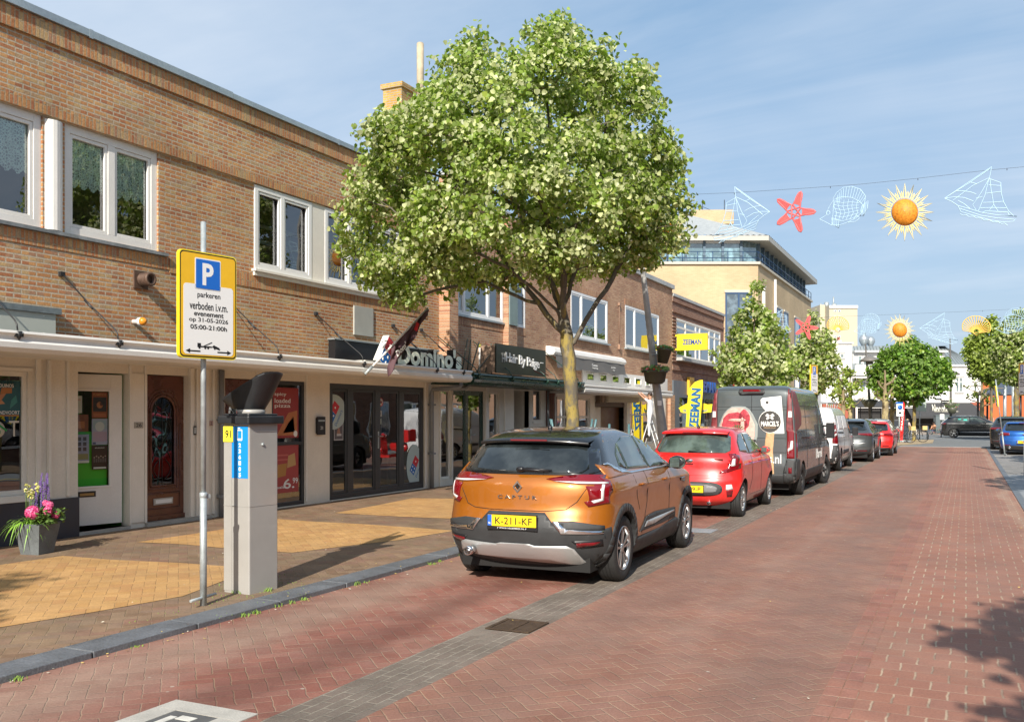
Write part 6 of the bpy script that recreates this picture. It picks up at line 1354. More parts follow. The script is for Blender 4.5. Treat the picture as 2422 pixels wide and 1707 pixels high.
# ---------------------------------------------------------------- red small hatchback
def hatch(name,label,loc,rz,pm,txt=None,H=1.49,W=.80,L=3.6,ax=None,wst='multi',glow=1,detail=True,kia=False,rzk=1):
 ax = ax or [(.60,.30),(3.0,.30)];k = H/1.49;g = L/3.6
 lv = [(.20,.20,L - .2,W*.86,.42,.3,2.35),(.30,.06,L - .08,W*.95,.42,.4,2.35),(.45,.0,L,W*.99,.42,.5,2.35),(.60,.015,L,W,.42,.5,2.35),(.70,.05,L - .03,W,.42,.55,2.35),(.82*k,.08,L - .10,W*.998,.42,.55,2.35),(.92*k,.09,L - .25,W*.99,.42,.5,2.35),(.99*k,.11,L - .62*g,W*.96,.42,.4,2.35),(1.04*k,.15,L - .85*g,W*.925,.42,.3,2.35),(1.12*k,.21,L - 1.02*g,W*.885,.42,.3,2.35),(1.24*k,.31,L - 1.25*g,W*.825,.42,.3,2.35),(1.34*k,.39,L - 1.45*g,W*.775,.42,.3,2.35),(1.41*k,.44,L - 1.6*g,W*.73,.42,.3,2.35),(1.46*k,.60,L - 1.8*g,W*.62,.35,.3,2.4),(1.485*k,.95,L - 2.0*g,W*.42,.4,.2,2.3),(1.49*k,1.15,L - 2.2*g,W*.2,.1,.1,2.2)]
 def bulge(x,y,z):
  q = 1.0
  for wy,r in ax:q += .022*math.exp(-((y - wy)/.36)**2 - ((z - .58)/.22)**2)
  q -= .018*math.exp(-((z - .5)/.15)**2 - ((y - L/2)/.7)**2);return q + .01*math.exp(-((z - .86)/.05)**2)
 root,B,bo = car(name,label,loc,rz,lv,pm,{'axles':ax,'half':W - .01},bulge=bulge,wstyle=wst,wtyre=.19)
 underbody(root,L,W*.8)
 gl = [(-W*.70,1.06*k),(W*.70,1.06*k),(W*.78,1.10*k),(W*.72,1.33*k),(W*.64,1.36*k),(-W*.64,1.36*k),(-W*.72,1.33*k),(-W*.78,1.10*k)]
 parts(root,B,'rear_window',[('rear',gl,.008)],[m_cglass2 if kia else m_cglass])
 b = MB();b.tube([(-.03,.16,1.085*k),(.26,.175,1.075*k)],[.018,.007],6);b.build('wiper',m_blk,root,world=False)
 b = MB();n = 12;v = []
 for i in range(n + 1):
  u = -1 + 2*i/n;x = u*W*.70;y0 = .33 + .10*u*u;z = (1.40 - .02*u*u)*k
  v += [(x,y0 + .24,z + .045),(x,y0,z + .01),(x,y0 + .01,z - .016),(x,y0 + .15,z - .016)]
 b.add(v,[(i*4 + q,(i + 1)*4 + q,(i + 1)*4 + q + 1,i*4 + q + 1) for i in range(n) for q in range(3)],0,True);b.box(-.17,.17,.318,.332,1.395*k,1.41*k,1);b.build('spoiler',[pm,m_redd],root,world=False)
 for s in (1,-1):
  P = lambda q:q if s > 0 else mirrorx(q);sd = 'right' if s > 0 else 'left'
  if kia:
   o = parts(root,B,'tail_light',[('rear',P([(.49,.735),(.62,.75),(.785,.82),(.79,1.05),(.60,1.055),(.655,.95),(.60,.82),(.51,.775)]),.010),(sd,[(.12,.80),(.30,.86),(.46,1.02),(.36,1.05),(.12,1.05)],.010)],[m_red])
   parts(root,B,'lamp_guide',[('rear',P([(.655,.85),(.715,.86),(.71,.97),(.675,.97)]),.015)],[m_clear],parent=o)
   parts(root,B,'reverse_lamp',[('rear',P([(.60,.47),(.70,.48),(.68,.56),(.60,.555)]),.012)],[m_clear]);parts(root,B,'fog_lamp',[('rear',P([(.61,.36),(.68,.37),(.70,.465),(.605,.46)]),.009)],[m_redd])
  else:
   o = parts(root,B,'tail_light',[('rear',P([(W*.58,.86*k),(W*.97,.84*k),(W*.97,.99*k),(W*.60,.97*k)]),.010),(sd,[(.08,.84*k),(.30,.88*k),(.36,.97*k),(.08,.995*k)],.010)],[m_red])
   parts(root,B,'reflector',[('rear',P([(W*.55,.40),(W*.82,.41),(W*.82,.44),(W*.55,.43)]),.012)],[m_redd])
 if kia:
  oval = [(.55*math.copysign(abs(math.cos(t*math.pi/16))**.45,math.cos(t*math.pi/16)),.485 + .115*math.copysign(abs(math.sin(t*math.pi/16))**.8,math.sin(t*math.pi/16))) for t in range(32)]
  parts(root,B,'bumper_panel',[('rear',oval,.010)],[m_clad]);parts(root,B,'bumper_insert',[('rear',[(q[0]*.86,.485 + (q[1] - .485)*.62) for q in oval],.014)],[mat('mid_grey_plastic',(.16,.16,.165),.5)])
  b = MB();h = B.hit('rear',0,.93)[0].y;b.lathe([(.0,-.012),(.065,-.010),(.07,.01)],(0,h - .004,.935),'y',n=24);b.v = [(q[0],q[1],.935 + (q[2] - .935)*.55) for q in b.v];put_text(b,'KIA',(0,h - .017,.935),(1,0,0),(0,0,1),.09,.035,.003,1,bold=.02);b.box(-.07,.07,h - .012,h + .01,.875,.89,1);put_text(b,'picanto',(-.50,B.hit('rear',-.5,.97)[0].y - .006,.975),(1,0,0),(0,0,1),.22,.035,.004,0,bold=.01);b.box(.40,.55,B.hit('rear',.45,.965)[0].y - .012,B.hit('rear',.45,.965)[0].y,.955,.975,0);b.build('badge',[m_chrome,m_blkp],root,world=False)
 else:parts(root,B,'bumper',[('rear',[(-W*.9,.34),(W*.9,.34),(W*.8,.22),(-W*.8,.22)],.008)],[m_clad])
 if txt:plate(root,0 if kia else 0,-.012 if kia else -.02,.48 if kia else .55,txt,sub='www.dealer.nl' if 0 else None)
 parts(root,B,'panel_lines',[('line','rear',[(-W*.86,1.04*k),(-W*.80,.85*k),(-W*.70,.70*k),(W*.70,.70*k),(W*.80,.85*k),(W*.86,1.04*k)],.004),('line','right',[(1.28*g,1.0*k),(1.32*g,.6),(1.12*g,.42)],.004),('line','right',[(2.12*g,1.0*k),(2.16*g,.36)],.004),('line','right',[(1.2*g,.33),(2.6*g,.33)],.003)],[m_gap])
 w2 = [[(.62*g,1.10*k),(1.25*g,1.04*k),(1.25*g,1.37*k),(.95*g,1.35*k),(.70*g,1.24*k)],[(1.31*g,1.035*k),(2.45*g,1.03*k),(2.05*g,1.24*k),(1.75*g,1.37*k),(1.31*g,1.375*k)]]
 side_windows(root,B,w2,m_cglass2,m_blkp,.012)
 for yy in (1.12*g,1.95*g):
  b = MB();h = B.hit('right',yy,.90*k)[0]
  for s in (1,-1):b.ball((s*(h.x + .016),yy,.90*k),(.014,.09,.016),10,6)
  b.build('door_handle',pm,root,world=False)
 for s in (1,-1):door_mirror(root,s*(W*.94),2.28*g,1.06*k,pm,s,(.19,.11,.13))
 antenna(root,0,.72,1.47*k,.08)
 exhaust(root,.33,.06,.25,.03)
 return root,B
hatch('small_car','bright red small hatchback parked between the orange car and the grey van',(-4.13,15.30),R(.3),m_redp,'RV-009-P',kia=True)
hatch('small_car','red hatchback at the far end of the parked row',(-3.55,41.5),0,m_redp,H=1.43,W=.84,L=3.9,ax=[(.68,.31),(3.2,.31)],wst='five')
hatch('small_car','silver estate car mostly hidden behind the far red hatchback',(-3.9,46.6),0,m_slvp,H=1.5,W=.86,L=4.2,ax=[(.75,.31),(3.4,.31)],wst='five')
# blue hatch on the right
rb_,Bb = hatch('hatchback_car','blue metallic hatchback parked on the right',(2.17,44.9),R(-1),m_bluep,'J-084-TX',H=1.42,W=.885,L=4.3,ax=[(.78,.32),(3.47,.32)],wst='multi')
b = MB();b.lathe([(.0,-.012),(.04,-.010),(.045,.01)],(0,.07,.87),'y',n=16);b.build('badge',m_chrome,rb_,world=False)
parts(rb_,Bb,'diffuser',[('rear',[(-.7,.40),(.7,.40),(.78,.22),(-.78,.22)],.014)],[m_blkp]);exhaust(rb_,-.52,-.02,.30,.05)
# dark grey SUV coupe
def suv(name,label,loc,rz,pm,H=1.55,W=.92,L=4.45,txt=None,style=0,ax=None,group='parked cars'):
 ax = ax or [(.82,.35),(3.55,.35)];k = H/1.55
 lv = [(.22,.22,L - .2,W*.86,.42,.35,2.4),(.34,.06,L - .05,W*.95,.42,.5,2.4),(.52,.0,L,W*.99,.42,.55,2.4),(.68,.02,L,W,.42,.6,2.4),(.85*k,.05,L - .06,W,.42,.6,2.4),(.97*k,.05,L - .18,W*.995,.42,.6,2.4),(1.04*k,.08,L - .5,W*.97,.42,.5,2.4),(1.09*k,.14,L - .95,W*.93,.42,.35,2.4),(1.18*k,.24,L - 1.15,W*.87,.42,.3,2.4),(1.30*k,.40,L - 1.42,W*.80,.42,.3,2.4),(1.41*k,.56,L - 1.68,W*.74,.42,.3,2.4),(1.49*k,.74,L - 1.95,W*.66,.35,.3,2.5),(1.53*k,1.0,L - 2.15,W*.52,.35,.3,2.4),(1.55*k,1.35,L - 2.4,W*.25,.15,.15,2.2)]
 root,B,bo = car(name,label,loc,rz,lv,pm,{'axles':ax,'half':W - .01},wstyle='five',arch=.05,group=group,wtyre=.22)
 underbody(root,L,W*.8)
 parts(root,B,'rear_window',[('rear',[(-W*.66,1.12*k),(W*.66,1.12*k),(W*.76,1.16*k),(W*.66,1.40*k),(-W*.66,1.40*k),(-W*.76,1.16*k)],.008)],[m_cglass])
 b = MB();b.box(-W*.68,W*.68,.48,.75,1.425*k,1.455*k);b.build('spoiler',m_blkp,root,world=False,bevel=.012)
 for s in (1,-1):
  P = lambda q:q if s > 0 else mirrorx(q);sd = 'right' if s > 0 else 'left'
  parts(root,B,'tail_light',[('rear',P([(W*.4,.99*k),(W*.97,.93*k),(W*.97,1.03*k),(W*.4,1.03*k)]),.010),(sd,[(.06,.93*k),(.35,.96*k),(.40,1.02*k),(.08,1.04*k)],.010)],[m_redd])
  parts(root,B,'reflector',[('rear',P([(W*.35,.40),(W*.8,.40),(W*.8,.425),(W*.35,.425)]),.013)],[m_redd])
  door_mirror(root,s*W*.93,L - 1.55,1.10*k,m_blkp,s)
 parts(root,B,'bumper',[('rear',[(-W*.93,.48),(-.35,.50),(-.28,.62),(.28,.62),(.35,.50),(W*.93,.48),(W*.85,.24),(-W*.85,.24)],.010)],[m_clad])
 parts(root,B,'trim_strip',[('rear',[(-.5,.70),(.62,.70),(.7,.675),(.6,.665),(-.5,.665)],.012)],[m_silver])
 if txt:plate(root,-.1,-.02,.55,txt)
 side_windows(root,B,[[(.85,1.16*k),(1.05,1.12*k),(1.05,1.36*k)],[(1.10,1.11*k),(1.95,1.09*k),(1.90,1.43*k),(1.4,1.44*k),(1.10,1.38*k)],[(2.02,1.09*k),(3.05,1.09*k),(2.45,1.38*k),(2.2,1.43*k),(1.97,1.44*k)]],m_cglass2,m_blkp,.01)
 parts(root,B,'panel_lines',[('line','right',[(1.95,1.08*k),(2.0,.4)],.004),('line','right',[(2.95,1.06*k),(2.95,.4)],.004),('line','right',[(1.15,1.1*k),(1.2,.8),(1.35,.5)],.004),('line','rear',[(-W*.8,1.1*k),(-W*.75,.75),(-.3,.66),(.3,.66),(W*.75,.75),(W*.8,1.1*k)],.004)],[m_gap])
 for v in ('right','left'):parts(root,B,'sill_trim',[(v,[(1.3,.24),(3.1,.24),(3.1,.40),(1.3,.40)],.008)],[m_clad])
 arch_clad(root,B,ax,.05,.045);antenna(root,0,1.05,1.53*k,.08)
 return root,B
suv('crossover_car','dark grey crossover car parked behind the white van',(-3.92,35.75),0,m_dgry,txt='G-914-XB')
suv('crossover_car','black crossover car parked beyond the blue hatchback',(1.95,51.0),R(-2),m_blkp,H=1.62,W=.93)
r_,B_ = suv('people_carrier','black people carrier crossing the far end of the street',(-1.75,76.9),R(-88),m_blkp,H=1.62,W=.90,L=4.55,ax=[(.92,.34),(3.75,.34)],group='cars on the road')
parts(r_,B_,'window_sticker',[('right',[(1.55,1.25),(1.8,1.25),(1.8,1.36),(1.55,1.36)],.012),('right',[(1.2,1.32),(1.4,1.32),(1.4,1.38),(1.2,1.38)],.012)],[mat('green_sticker',(.02,.45,.35),.5)])
parts(r_,B_,'door_strip',[('right',[(1.3,.42),(3.3,.42),(3.3,.45),(1.3,.45)],.012)],[m_chrome])
# ---------------------------------------------------------------- vans
def van(name,label,loc,rz,pm,L,W,H,ax,kind,half):
 if kind == 'big':
  kz = H/2.255;lv = [(.30,.10,L - .15,W*.93,.08,.4,6),(.42,.0,L,W*.98,.10,.6,6),(.60,.0,L + .02,W,.10,.7,6),(.90,.04,L - .05,W,.08,.75,7),(1.05,.045,L - .35,W*.997,.08,.7,7),(1.15,.05,L - .75,W*.99,.08,.5,7),(1.30,.06,L - .95,W*.98,.08,.4,7),(1.60,.08,L - 1.25,W*.955,.08,.4,7),(1.90,.10,L - 1.55,W*.92,.09,.4,6),(2.08*kz,.12,L - 1.72,W*.88,.10,.4,5),(2.19*kz,.17,L - 1.9,W*.82,.15,.4,4),(2.24*kz,.30,L - 2.1,W*.70,.2,.4,3.5),(2.255*kz,.6,L - 2.4,W*.4,.2,.3,3)]
 else:
  k = H/1.95
  lv = [(.26,.12,L - .2,W*.9,.12,.4,5),(.40,.02,L - .03,W*.97,.14,.6,5),(.58,.0,L,W,.14,.7,5),(.85,.05,L - .08,W,.12,.75,5),(.98,.06,L - .35,W*.99,.12,.7,5),(1.08,.07,L - .85,W*.98,.12,.5,5),(1.25,.10,L - 1.1,W*.955,.12,.4,5),(1.55,.15,L - 1.5,W*.90,.13,.4,5),(1.78*k,.20,L - 1.8,W*.83,.15,.4,4.5),(1.88*k,.28,L - 2.0,W*.76,.2,.4,4),(1.93*k,.45,L - 2.3,W*.6,.25,.4,3.5),(1.95*k,.8,L - 2.6,W*.35,.2,.3,3)]
 root,B,bo = car(name,label,loc,rz,lv,pm,{'axles':ax,'half':half,'steer':R(-14) if kind == 'big' else 0},cat='van',group='parked vans',wstyle='steel' if kind == 'big' else 'cap',arch=.05,wtyre=.22,rrim=.21)
 underbody(root,L,W*.8,.3)
 return root,B
class XS:
 def __init__(s,B,k):s.B,s.k = B,k
 def z(s,c):return c if c < .3 else float(np.interp(c,[.3,.6,1.16,1.94,2.3],[.3,.80,1.36,2.08,2.34]))
 def hit(s,v,a,c):return s.B.hit(v,a*(s.k if v == 'rear' else 1),s.z(c) if v == 'rear' else c)
 def patch(s,mb,v,poly,*r):return s.B.patch(mb,v,[(p[0]*(s.k if v == 'rear' else 1),s.z(p[1]) if v == 'rear' or min(q[0] for q in poly) < .3 else p[1]) for p in poly],*r)
 def line(s,mb,v,pts,*r):return s.B.line(mb,v,[(p[0]*(s.k if v == 'rear' else 1),s.z(p[1]) if v == 'rear' else p[1]) for p in pts],*r)
def grey_van():
 L,W,H = 5.65,.91,2.31;ax = [(.98,.34),(4.66,.34)]
 vs = .91;root,B = van('delivery_van','dark grey butcher delivery van with meat and cleaver pictures on its doors',(-4.03,19.85),R(0),m_gryp,L,W,H,ax,'big',.905)
 B = XS(B,vs)
 m_st = [mat('meat_red',(.42,.035,.055),.45,var=.6,vscale=14),mat('meat_fat',(.66,.40,.34),.5,var=.25,vscale=10),mat('paper_grey',(.25,.28,.27),.6),mat('cleaver_white',(.78,.80,.80),.35),mat('handle_wood',(.52,.33,.17),.5,var=.25,vscale=9),mat('badge_dark',(.04,.038,.035),.5),m_paper,mat('rosemary',(.06,.12,.04),.6),mat('photo_red',(.20,.03,.035),.45,var=.7,vscale=6)]
 el = lambda cx,cz,rx,rz_,n=22,ph=0,a0=0,a1=6.2832:[(cx + rx*math.cos(a0 + (a1 - a0)*k/n)*(1 + ph*math.sin(k*2.1)),cz + rz_*math.sin(a0 + (a1 - a0)*k/n)*(1 + ph*math.sin(k*1.7))) for k in range(n)]
 b = MB()
 B.patch(b,'rear',el(-.30,1.17,.45,.56,26,.03),.006,2);B.patch(b,'rear',el(-.32,1.17,.40,.52,26,.03),.010,1);B.patch(b,'rear',el(-.38,1.30,.29,.28,24,.05),.014,0)
 B.patch(b,'rear',el(-.16,1.42,.13,.22,18,.06),.014,0);B.patch(b,'rear',el(-.32,1.40,.20,.035,14,.05),.017,1);B.patch(b,'rear',el(-.20,1.25,.045,.22,14,.05),.017,1);B.patch(b,'rear',el(-.36,.98,.18,.16,16,.05),.014,0)
 for a in range(7):q = R(20 + a*23);B.patch(b,'rear',[(-.30,1.16),(-.29 + .16*math.cos(q),1.17 + .13*math.sin(q)),(-.31 + .15*math.cos(q + .12),1.17 + .12*math.sin(q + .12))],.020,7)
 b.build('meat_picture',m_st,root,world=False)
 b = MB();B.patch(b,'rear',[(.20,1.86),(.25,1.90),(.66,1.94),(.74,1.11),(.50,1.10),(.46,1.14),(.36,1.55),(.22,1.72)],.006,3);B.patch(b,'rear',el(.35,1.80,.035,.035,14),.010,5)
 B.patch(b,'rear',[(.34,1.13),(.52,1.12),(.49,.75),(.51,.55),(.53,.36),(.46,.30),(.36,.33),(.33,.42),(.34,.60),(.30,.80)],.007,4);b.build('cleaver_picture',m_st,root,world=False)
 b = MB();B.patch(b,'rear',el(.42,1.37,.255,.255,28),.012,6);B.patch(b,'rear',el(.42,1.37,.24,.24,28),.016,5)
 y = B.hit('rear',.42,1.33)[0].y - .018;put_text(b,"MARCEL'S",(.382,y - .004,B.z(1.325)),(1,0,0),(0,0,1),(.36),.105,.004,6,bold=.03);put_text(b,'VERSSPECIALIST',(.382,y - .004,B.z(1.235)),(1,0,0),(0,0,1),.25,.028,.004,4)
 for s in (1,-1):b.obox((.382,y + .006,B.z(1.48)),(.035,.006,.17),(0,s*R(52),0),6);b.obox((.382 + s*.055,y + .004,B.z(1.51)),(.06,.006,.05),(0,s*R(52),0),6)
 b.build('badge',m_st,root,world=False)
 b = MB();y = B.hit('rear',.4,.58)[0].y - .012;put_text(b,'Marcels.nl',(.22,y,.79),(1,0,0),(0,0,1),.80,.19,.004,0,bold=.012);h = B.hit('right',3.1,.75)[0];put_text(b,'Marcel',(h.x + .006,3.35,.80),(0,1,0),(0,0,1),.9,.22,.003,0);b.build('lettering',m_paper,root,world=False)
 for s in (1,-1):
  P = lambda q:q if s > 0 else mirrorx(q);sd = 'right' if s > 0 else 'left'
  parts(root,B,'photo_strip',[('rear',P([(.78,1.15),(.94,1.13),(.86,2.14),(.80,2.14)]),.006,0),(sd,[(.12,1.14),(.45,1.2),(.9,1.3),(1.0,1.55),(.65,2.08),(.20,2.10)],.006,0)],[m_st[8]])
  parts(root,B,'tail_light',[('rear',P([(.80,.60),(.965,.60),(.945,1.16),(.80,1.16)]),.014),(sd,[(.05,.60),(.16,.62),(.16,1.12),(.06,1.14)],.012)],[m_red])
  parts(root,B,'reverse_lamp',[('rear',P([(.82,.74),(.93,.80),(.93,.96),(.88,.96),(.86,.82),(.82,.80)]),.020)],[m_clear]);parts(root,B,'side_lamp',[('rear',P([(.815,1.46),(.90,1.46),(.89,1.60),(.82,1.60)]),.014)],[m_clear])
  parts(root,B,'rear_bumper_corner',[('rear',P([(.72,.30),(.97,.30),(.985,.58),(.80,.59),(.80,.42),(.72,.42)]),.03),(sd,[(.02,.32),(.52,.34),(.52,.42),(.45,.58),(.05,.60)],.02)],[m_clad])
  parts(root,B,'reflector',[('rear',P([(.84,.42),(.91,.42),(.91,.49),(.84,.49)]),.036)],[m_redd])
  b = MB();b.box(s*.93,s*1.12,4.42,4.54,1.12,1.50);b.tube([(s*.84,4.54,1.42),(s*.97,4.49,1.42)],.025,6);b.tube([(s*.84,4.54,1.2),(s*.97,4.49,1.2)],.025,6);o = b.build('side_mirror',m_blk,root,world=False,bevel=.03)
  parts(root,B,'door_glass',[(sd,[(3.55,1.25),(4.42,1.22),(4.25,1.45),(3.85,1.85),(3.55,1.86)],.008)],[m_cglass2])
  parts(root,B,'side_moulding',[(sd,[(.6 + .0,.30),(4.0,.30),(4.0,.52),(1.4,.50),(1.4,.35)],.014),(sd,[(.75,1.20),(1.9,1.20),(1.9,1.24),(.75,1.24)],.012)],[m_clad])
  parts(root,B,'side_decal',[(sd,[(1.55,1.35),(1.75,1.3),(1.80,1.75),(1.60,1.8)],.006),(sd,[(2.1,1.3),(2.3,1.28),(2.3,1.8),(2.15,1.82)],.006)],[m_st[8]]) if 0 else None
 parts(root,B,'rear_bumper',[('rear',[(-.80,.30),(.80,.30),(.80,.41),(-.80,.41)],.03)],[m_clad])
 parts(root,B,'brake_light_pod',[('rear',[(-.30,2.05),(-.26,1.975),(.26,1.975),(.30,2.05),(.28,2.13),(-.28,2.13)],.03)],[m_blk]);parts(root,B,'brake_light',[('rear',[(-.2,2.06),(.2,2.06),(.2,2.11),(-.2,2.11)],.037)],[m_red])
 parts(root,B,'panel_lines',[('line','rear',[(0,.42),(0,2.0)],.005),('line','rear',[(-.78,.42),(-.78,2.13),(.78,2.13),(.78,.42)],.005),('line','rear',[(-.78,1.70),(.78,1.70)],.004),('line','rear',[(-.78,1.63),(.78,1.63)],.003),('line','rear',[(-.78,1.01),(.78,1.01)],.005),('line','rear',[(-.78,.72),(.78,.72)],.004),('line','right',[(1.55,.55),(1.55,1.95)],.005),('line','right',[(3.30,.35),(3.30,1.95)],.006),('line','right',[(3.48,.35),(3.48,1.9)],.006),('line','right',[(.1,1.88),(3.6,1.88)],.006),('line','right',[(.1,1.02),(4.2,1.02)],.005),('line','right',[(4.42,1.2),(4.05,.6)],.005)],[m_gap])
 b = MB();y = B.hit('rear',-.05,.88)[0].y;b.box(-.1,.1,y - .02,y + .01,.98,1.18,0);b.build('door_lock',m_blk,root,world=False)
 b = MB()
 for yy in (3.2,3.62):h = B.hit('right',yy,1.1)[0];b.box(h.x - .005,h.x + .025,yy - .02,yy + .03,.98,1.16)
 b.build('door_handle',m_blk,root,world=False)
grey_van()
def white_van():
 L,W,H = 4.95,.97,1.93;ax = [(1.0,.33),(3.92,.33)]
 root,B = van('delivery_van','white panel van with roof rack parked ahead of the grey van',(-4.36,29.05),0,m_whtp,L,W,H,ax,'small',.965)
 stripe = mat('orange_red_stripe',(.75,.16,.05),.4)
 for s in (1,-1):
  P = lambda q:q if s > 0 else mirrorx(q);sd = 'right' if s > 0 else 'left'
  parts(root,B,'tail_light',[('rear',P([(.82,.86),(.955,.84),(.90,1.62),(.84,1.60)]),.012),(sd,[(.08,.84),(.20,.86),(.20,1.4),(.14,1.62),(.10,1.6)],.010)],[m_red]);parts(root,B,'warning_stripe',[('rear',P([(.83,1.0),(.94,1.1),(.93,1.16),(.83,1.06)]),.018),('rear',P([(.83,1.14),(.93,1.24),(.92,1.30),(.83,1.2)]),.018)],[m_clear])
  parts(root,B,'rear_bumper_corner',[('rear',P([(.62,.28),(.94,.28),(.96,.80),(.84,.80),(.80,.42),(.62,.42)]),.015),(sd,[(.03,.30),(.60,.32),(.62,.45),(.20,.82),(.05,.84)],.014)],[m_clad])
  parts(root,B,'door_glass',[(sd,[(3.15,1.12),(4.0,1.08),(3.7,1.3),(3.3,1.58),(3.15,1.6)],.008)],[m_cglass2]);parts(root,B,'side_moulding',[(sd,[(1.5,.50),(3.0,.52),(3.0,.62),(1.5,.62)],.012),(sd,[(.45,1.14),(1.7,1.12),(1.7,1.17),(.45,1.19)],.010)],[m_clad])
  b = MB();b.box(s*.98,s*1.16,3.85,3.95,1.02,1.28);b.tube([(s*.9,3.95,1.1),(s*1.02,3.9,1.12)],.03,6);b.build('side_mirror',m_blk,root,world=False,bevel=.03)
  parts(root,B,'side_recess',[(sd,[(.75,1.25),(1.75,1.25),(1.72,1.66),(.8,1.66)],.004),(sd,[(1.9,1.25),(2.9,1.25),(2.85,1.66),(1.92,1.66)],.004)],[mat('white_panel_inset',(.66,.67,.68),.4)])
 parts(root,B,'panel_lines',[('line','rear',[(0,.42),(0,1.8)],.005),('line','rear',[(-.8,.45),(-.8,1.8),(.8,1.8),(.8,.45)],.005),('line','right',[(1.8,.4),(1.8,1.7)],.005),('line','right',[(3.05,.4),(3.05,1.7)],.005),('line','right',[(3.5,.9),(3.3,.45)],.004)],[m_gap])
 b = MB();b.box(.05,.22,B.hit('rear',.1,.9)[0].y - .03,B.hit('rear',.1,.9)[0].y,.90,.925);b.build('door_handle',m_blk,root,world=False)
 b = MB()
 for x in (-.62,.62):b.tube([(x,.5,2.06),(x,3.0,2.06)],.018,6)
 for y in (.5,.95,1.4,1.85,2.4,3.0):b.tube([(-.62,y,2.06),(.62,y,2.06)],.014,5);b.tube([(-.62,y,2.06),(-.60,y,1.86)],.014,5);b.tube([(.62,y,2.06),(.60,y,1.86)],.014,5)
 for x in (-.3,0,.3):b.tube([(x,.5,2.09),(x,3.0,2.09)],.012,5)
 b.build('roof_rack',m_silver,root,world=False)
white_van()
# grey van on the far side of the street: only seen mirrored in the shop windows
r2,B2 = van('panel_van','grey panel van parked on the right side out of view',(3.35,30.6),0,mat('warm_grey_paint',(.20,.18,.16),.4,coat=.6),4.95,.95,1.93,[(1.0,.33),(3.92,.33)],'small',.945)
parts(r2,B2,'door_glass',[('left',[(3.15,1.12),(4.0,1.08),(3.7,1.3),(3.3,1.58),(3.15,1.6)],.008)],[m_cglass]);parts(r2,B2,'side_moulding',[('left',[(.6,.30),(4.2,.30),(4.2,.48),(.6,.48)],.012)],[m_clad])
# red delivery scooters
def scooter(label,loc,rz):
 root = thing('scooter',label,'scooter',(loc[0],loc[1],0),rz,'red delivery scooters');b = MB()
 def lath(b,y,r=.235,w=.045):b.lathe([(r - .07,-w),(r,-w),(r + .008,0),(r,w),(r - .07,w)],(0,y,r),'x',n=24)
 for y in (0,1.28):w_ = MB();lath(w_,y);w_.lathe([(0,-.03),(.16,-.03),(.16,.03),(0,.03)],(0,y,.235),'x',n=18,mi=1);w_.build('wheel',[m_tyre,m_silver],root,world=False)
 b.ball((0,.25,.60),(.17,.42,.20),16,10);b.ball((0,1.18,.48),(.09,.22,.13),14,8);b.prism([(-.17,1.0,.35),(-.17,1.12,.95),(-.17,1.17,.95),(-.17,1.08,.35)],(.34,0,0));b.prism([(-.15,.5,.28),(-.15,1.05,.28),(-.15,1.05,.36),(-.15,.5,.36)],(.30,0,0));b.ball((0,1.08,1.0),(.13,.12,.09),12,8)
 b.build('bodywork',m_redp,root,world=False)
 b = MB();b.ball((0,.22,.80),(.15,.36,.06),14,8);b.tube([(-.32,.98,1.05),(0,1.06,1.0),(.32,.98,1.05)],.014,6);b.tube([(0,1.28,.24),(0,1.1,.95)],.03,8);b.tube([(.28,1.0,1.05),(.33,1.02,1.22)],.006,5);b.ball((.34,1.02,1.25),(.05,.015,.035),10,6);b.build('seat_and_bars',m_blk,root,world=False)
 b = MB();b.box(-.22,.22,-.42,.02,.78,1.2);b.build('delivery_box',m_redp,root,world=False,bevel=.03);b = MB();b.box(-.07,.07,-.28,-.27,.42,.52);b.build('licence_plate',m_plate,root,world=False)
scooter('red delivery scooter parked between the grey and the white van',(-4.9,27.25),R(-72))
# ================================================================ trees
import numpy as np
def leaf_mat(name,top,under,trans=.35):
 m = bpy.data.materials.new(name);m.use_nodes = True;MATS[name] = m;t = NT(m.node_tree);t.n.clear()
 g = t.new('ShaderNodeNewGeometry');rnd = g.outputs['Random Per Island'];back = g.outputs['Backfacing']
 big = t.noise(t.pos(),1.1,3)
 k = t.m('MULTIPLY',t.mr(rnd,0,1,.62,1.38),t.mr(big,.3,.7,.85,1.15))
 c = t.mix(back,tuple(top) + (1,),tuple(under) + (1,))
 c = t.mix(t.m('MULTIPLY',t.m('GREATER_THAN',rnd,.93),.5),c,(.34,.36,.07,1))
 c = t.mix(1,c,t.comb(k,k,t.m('MULTIPLY',k,.95)),'MULTIPLY')
 d = t.new('ShaderNodeBsdfDiffuse');t.put(d.inputs[0],c);tr = t.new('ShaderNodeBsdfTranslucent');t.put(tr.inputs[0],t.mix(1,c,(1.0,1.15,.45,1),'MULTIPLY'))
 gl = t.new('ShaderNodeBsdfGlossy');gl.inputs['Roughness'].default_value = .45;gl.inputs[0].default_value = (.6,.6,.6,1)
 m1 = t.new('ShaderNodeMixShader');m1.inputs[0].default_value = trans;t.l.new(d.outputs[0],m1.inputs[1]);t.l.new(tr.outputs[0],m1.inputs[2])
 m2 = t.new('ShaderNodeMixShader');m2.inputs[0].default_value = .05;t.l.new(m1.outputs[0],m2.inputs[1]);t.l.new(gl.outputs[0],m2.inputs[2])
 o = t.new('ShaderNodeOutputMaterial');t.l.new(m2.outputs[0],o.inputs[0]);return m
m_lime = leaf_mat('silver_lime_leaf',(.235,.33,.06),(.54,.57,.31),.46)
m_green = leaf_mat('chestnut_leaf',(.13,.26,.025),(.20,.32,.07),.4)
m_ygreen = leaf_mat('yellow_green_leaf',(.21,.29,.03),(.30,.38,.08),.4)
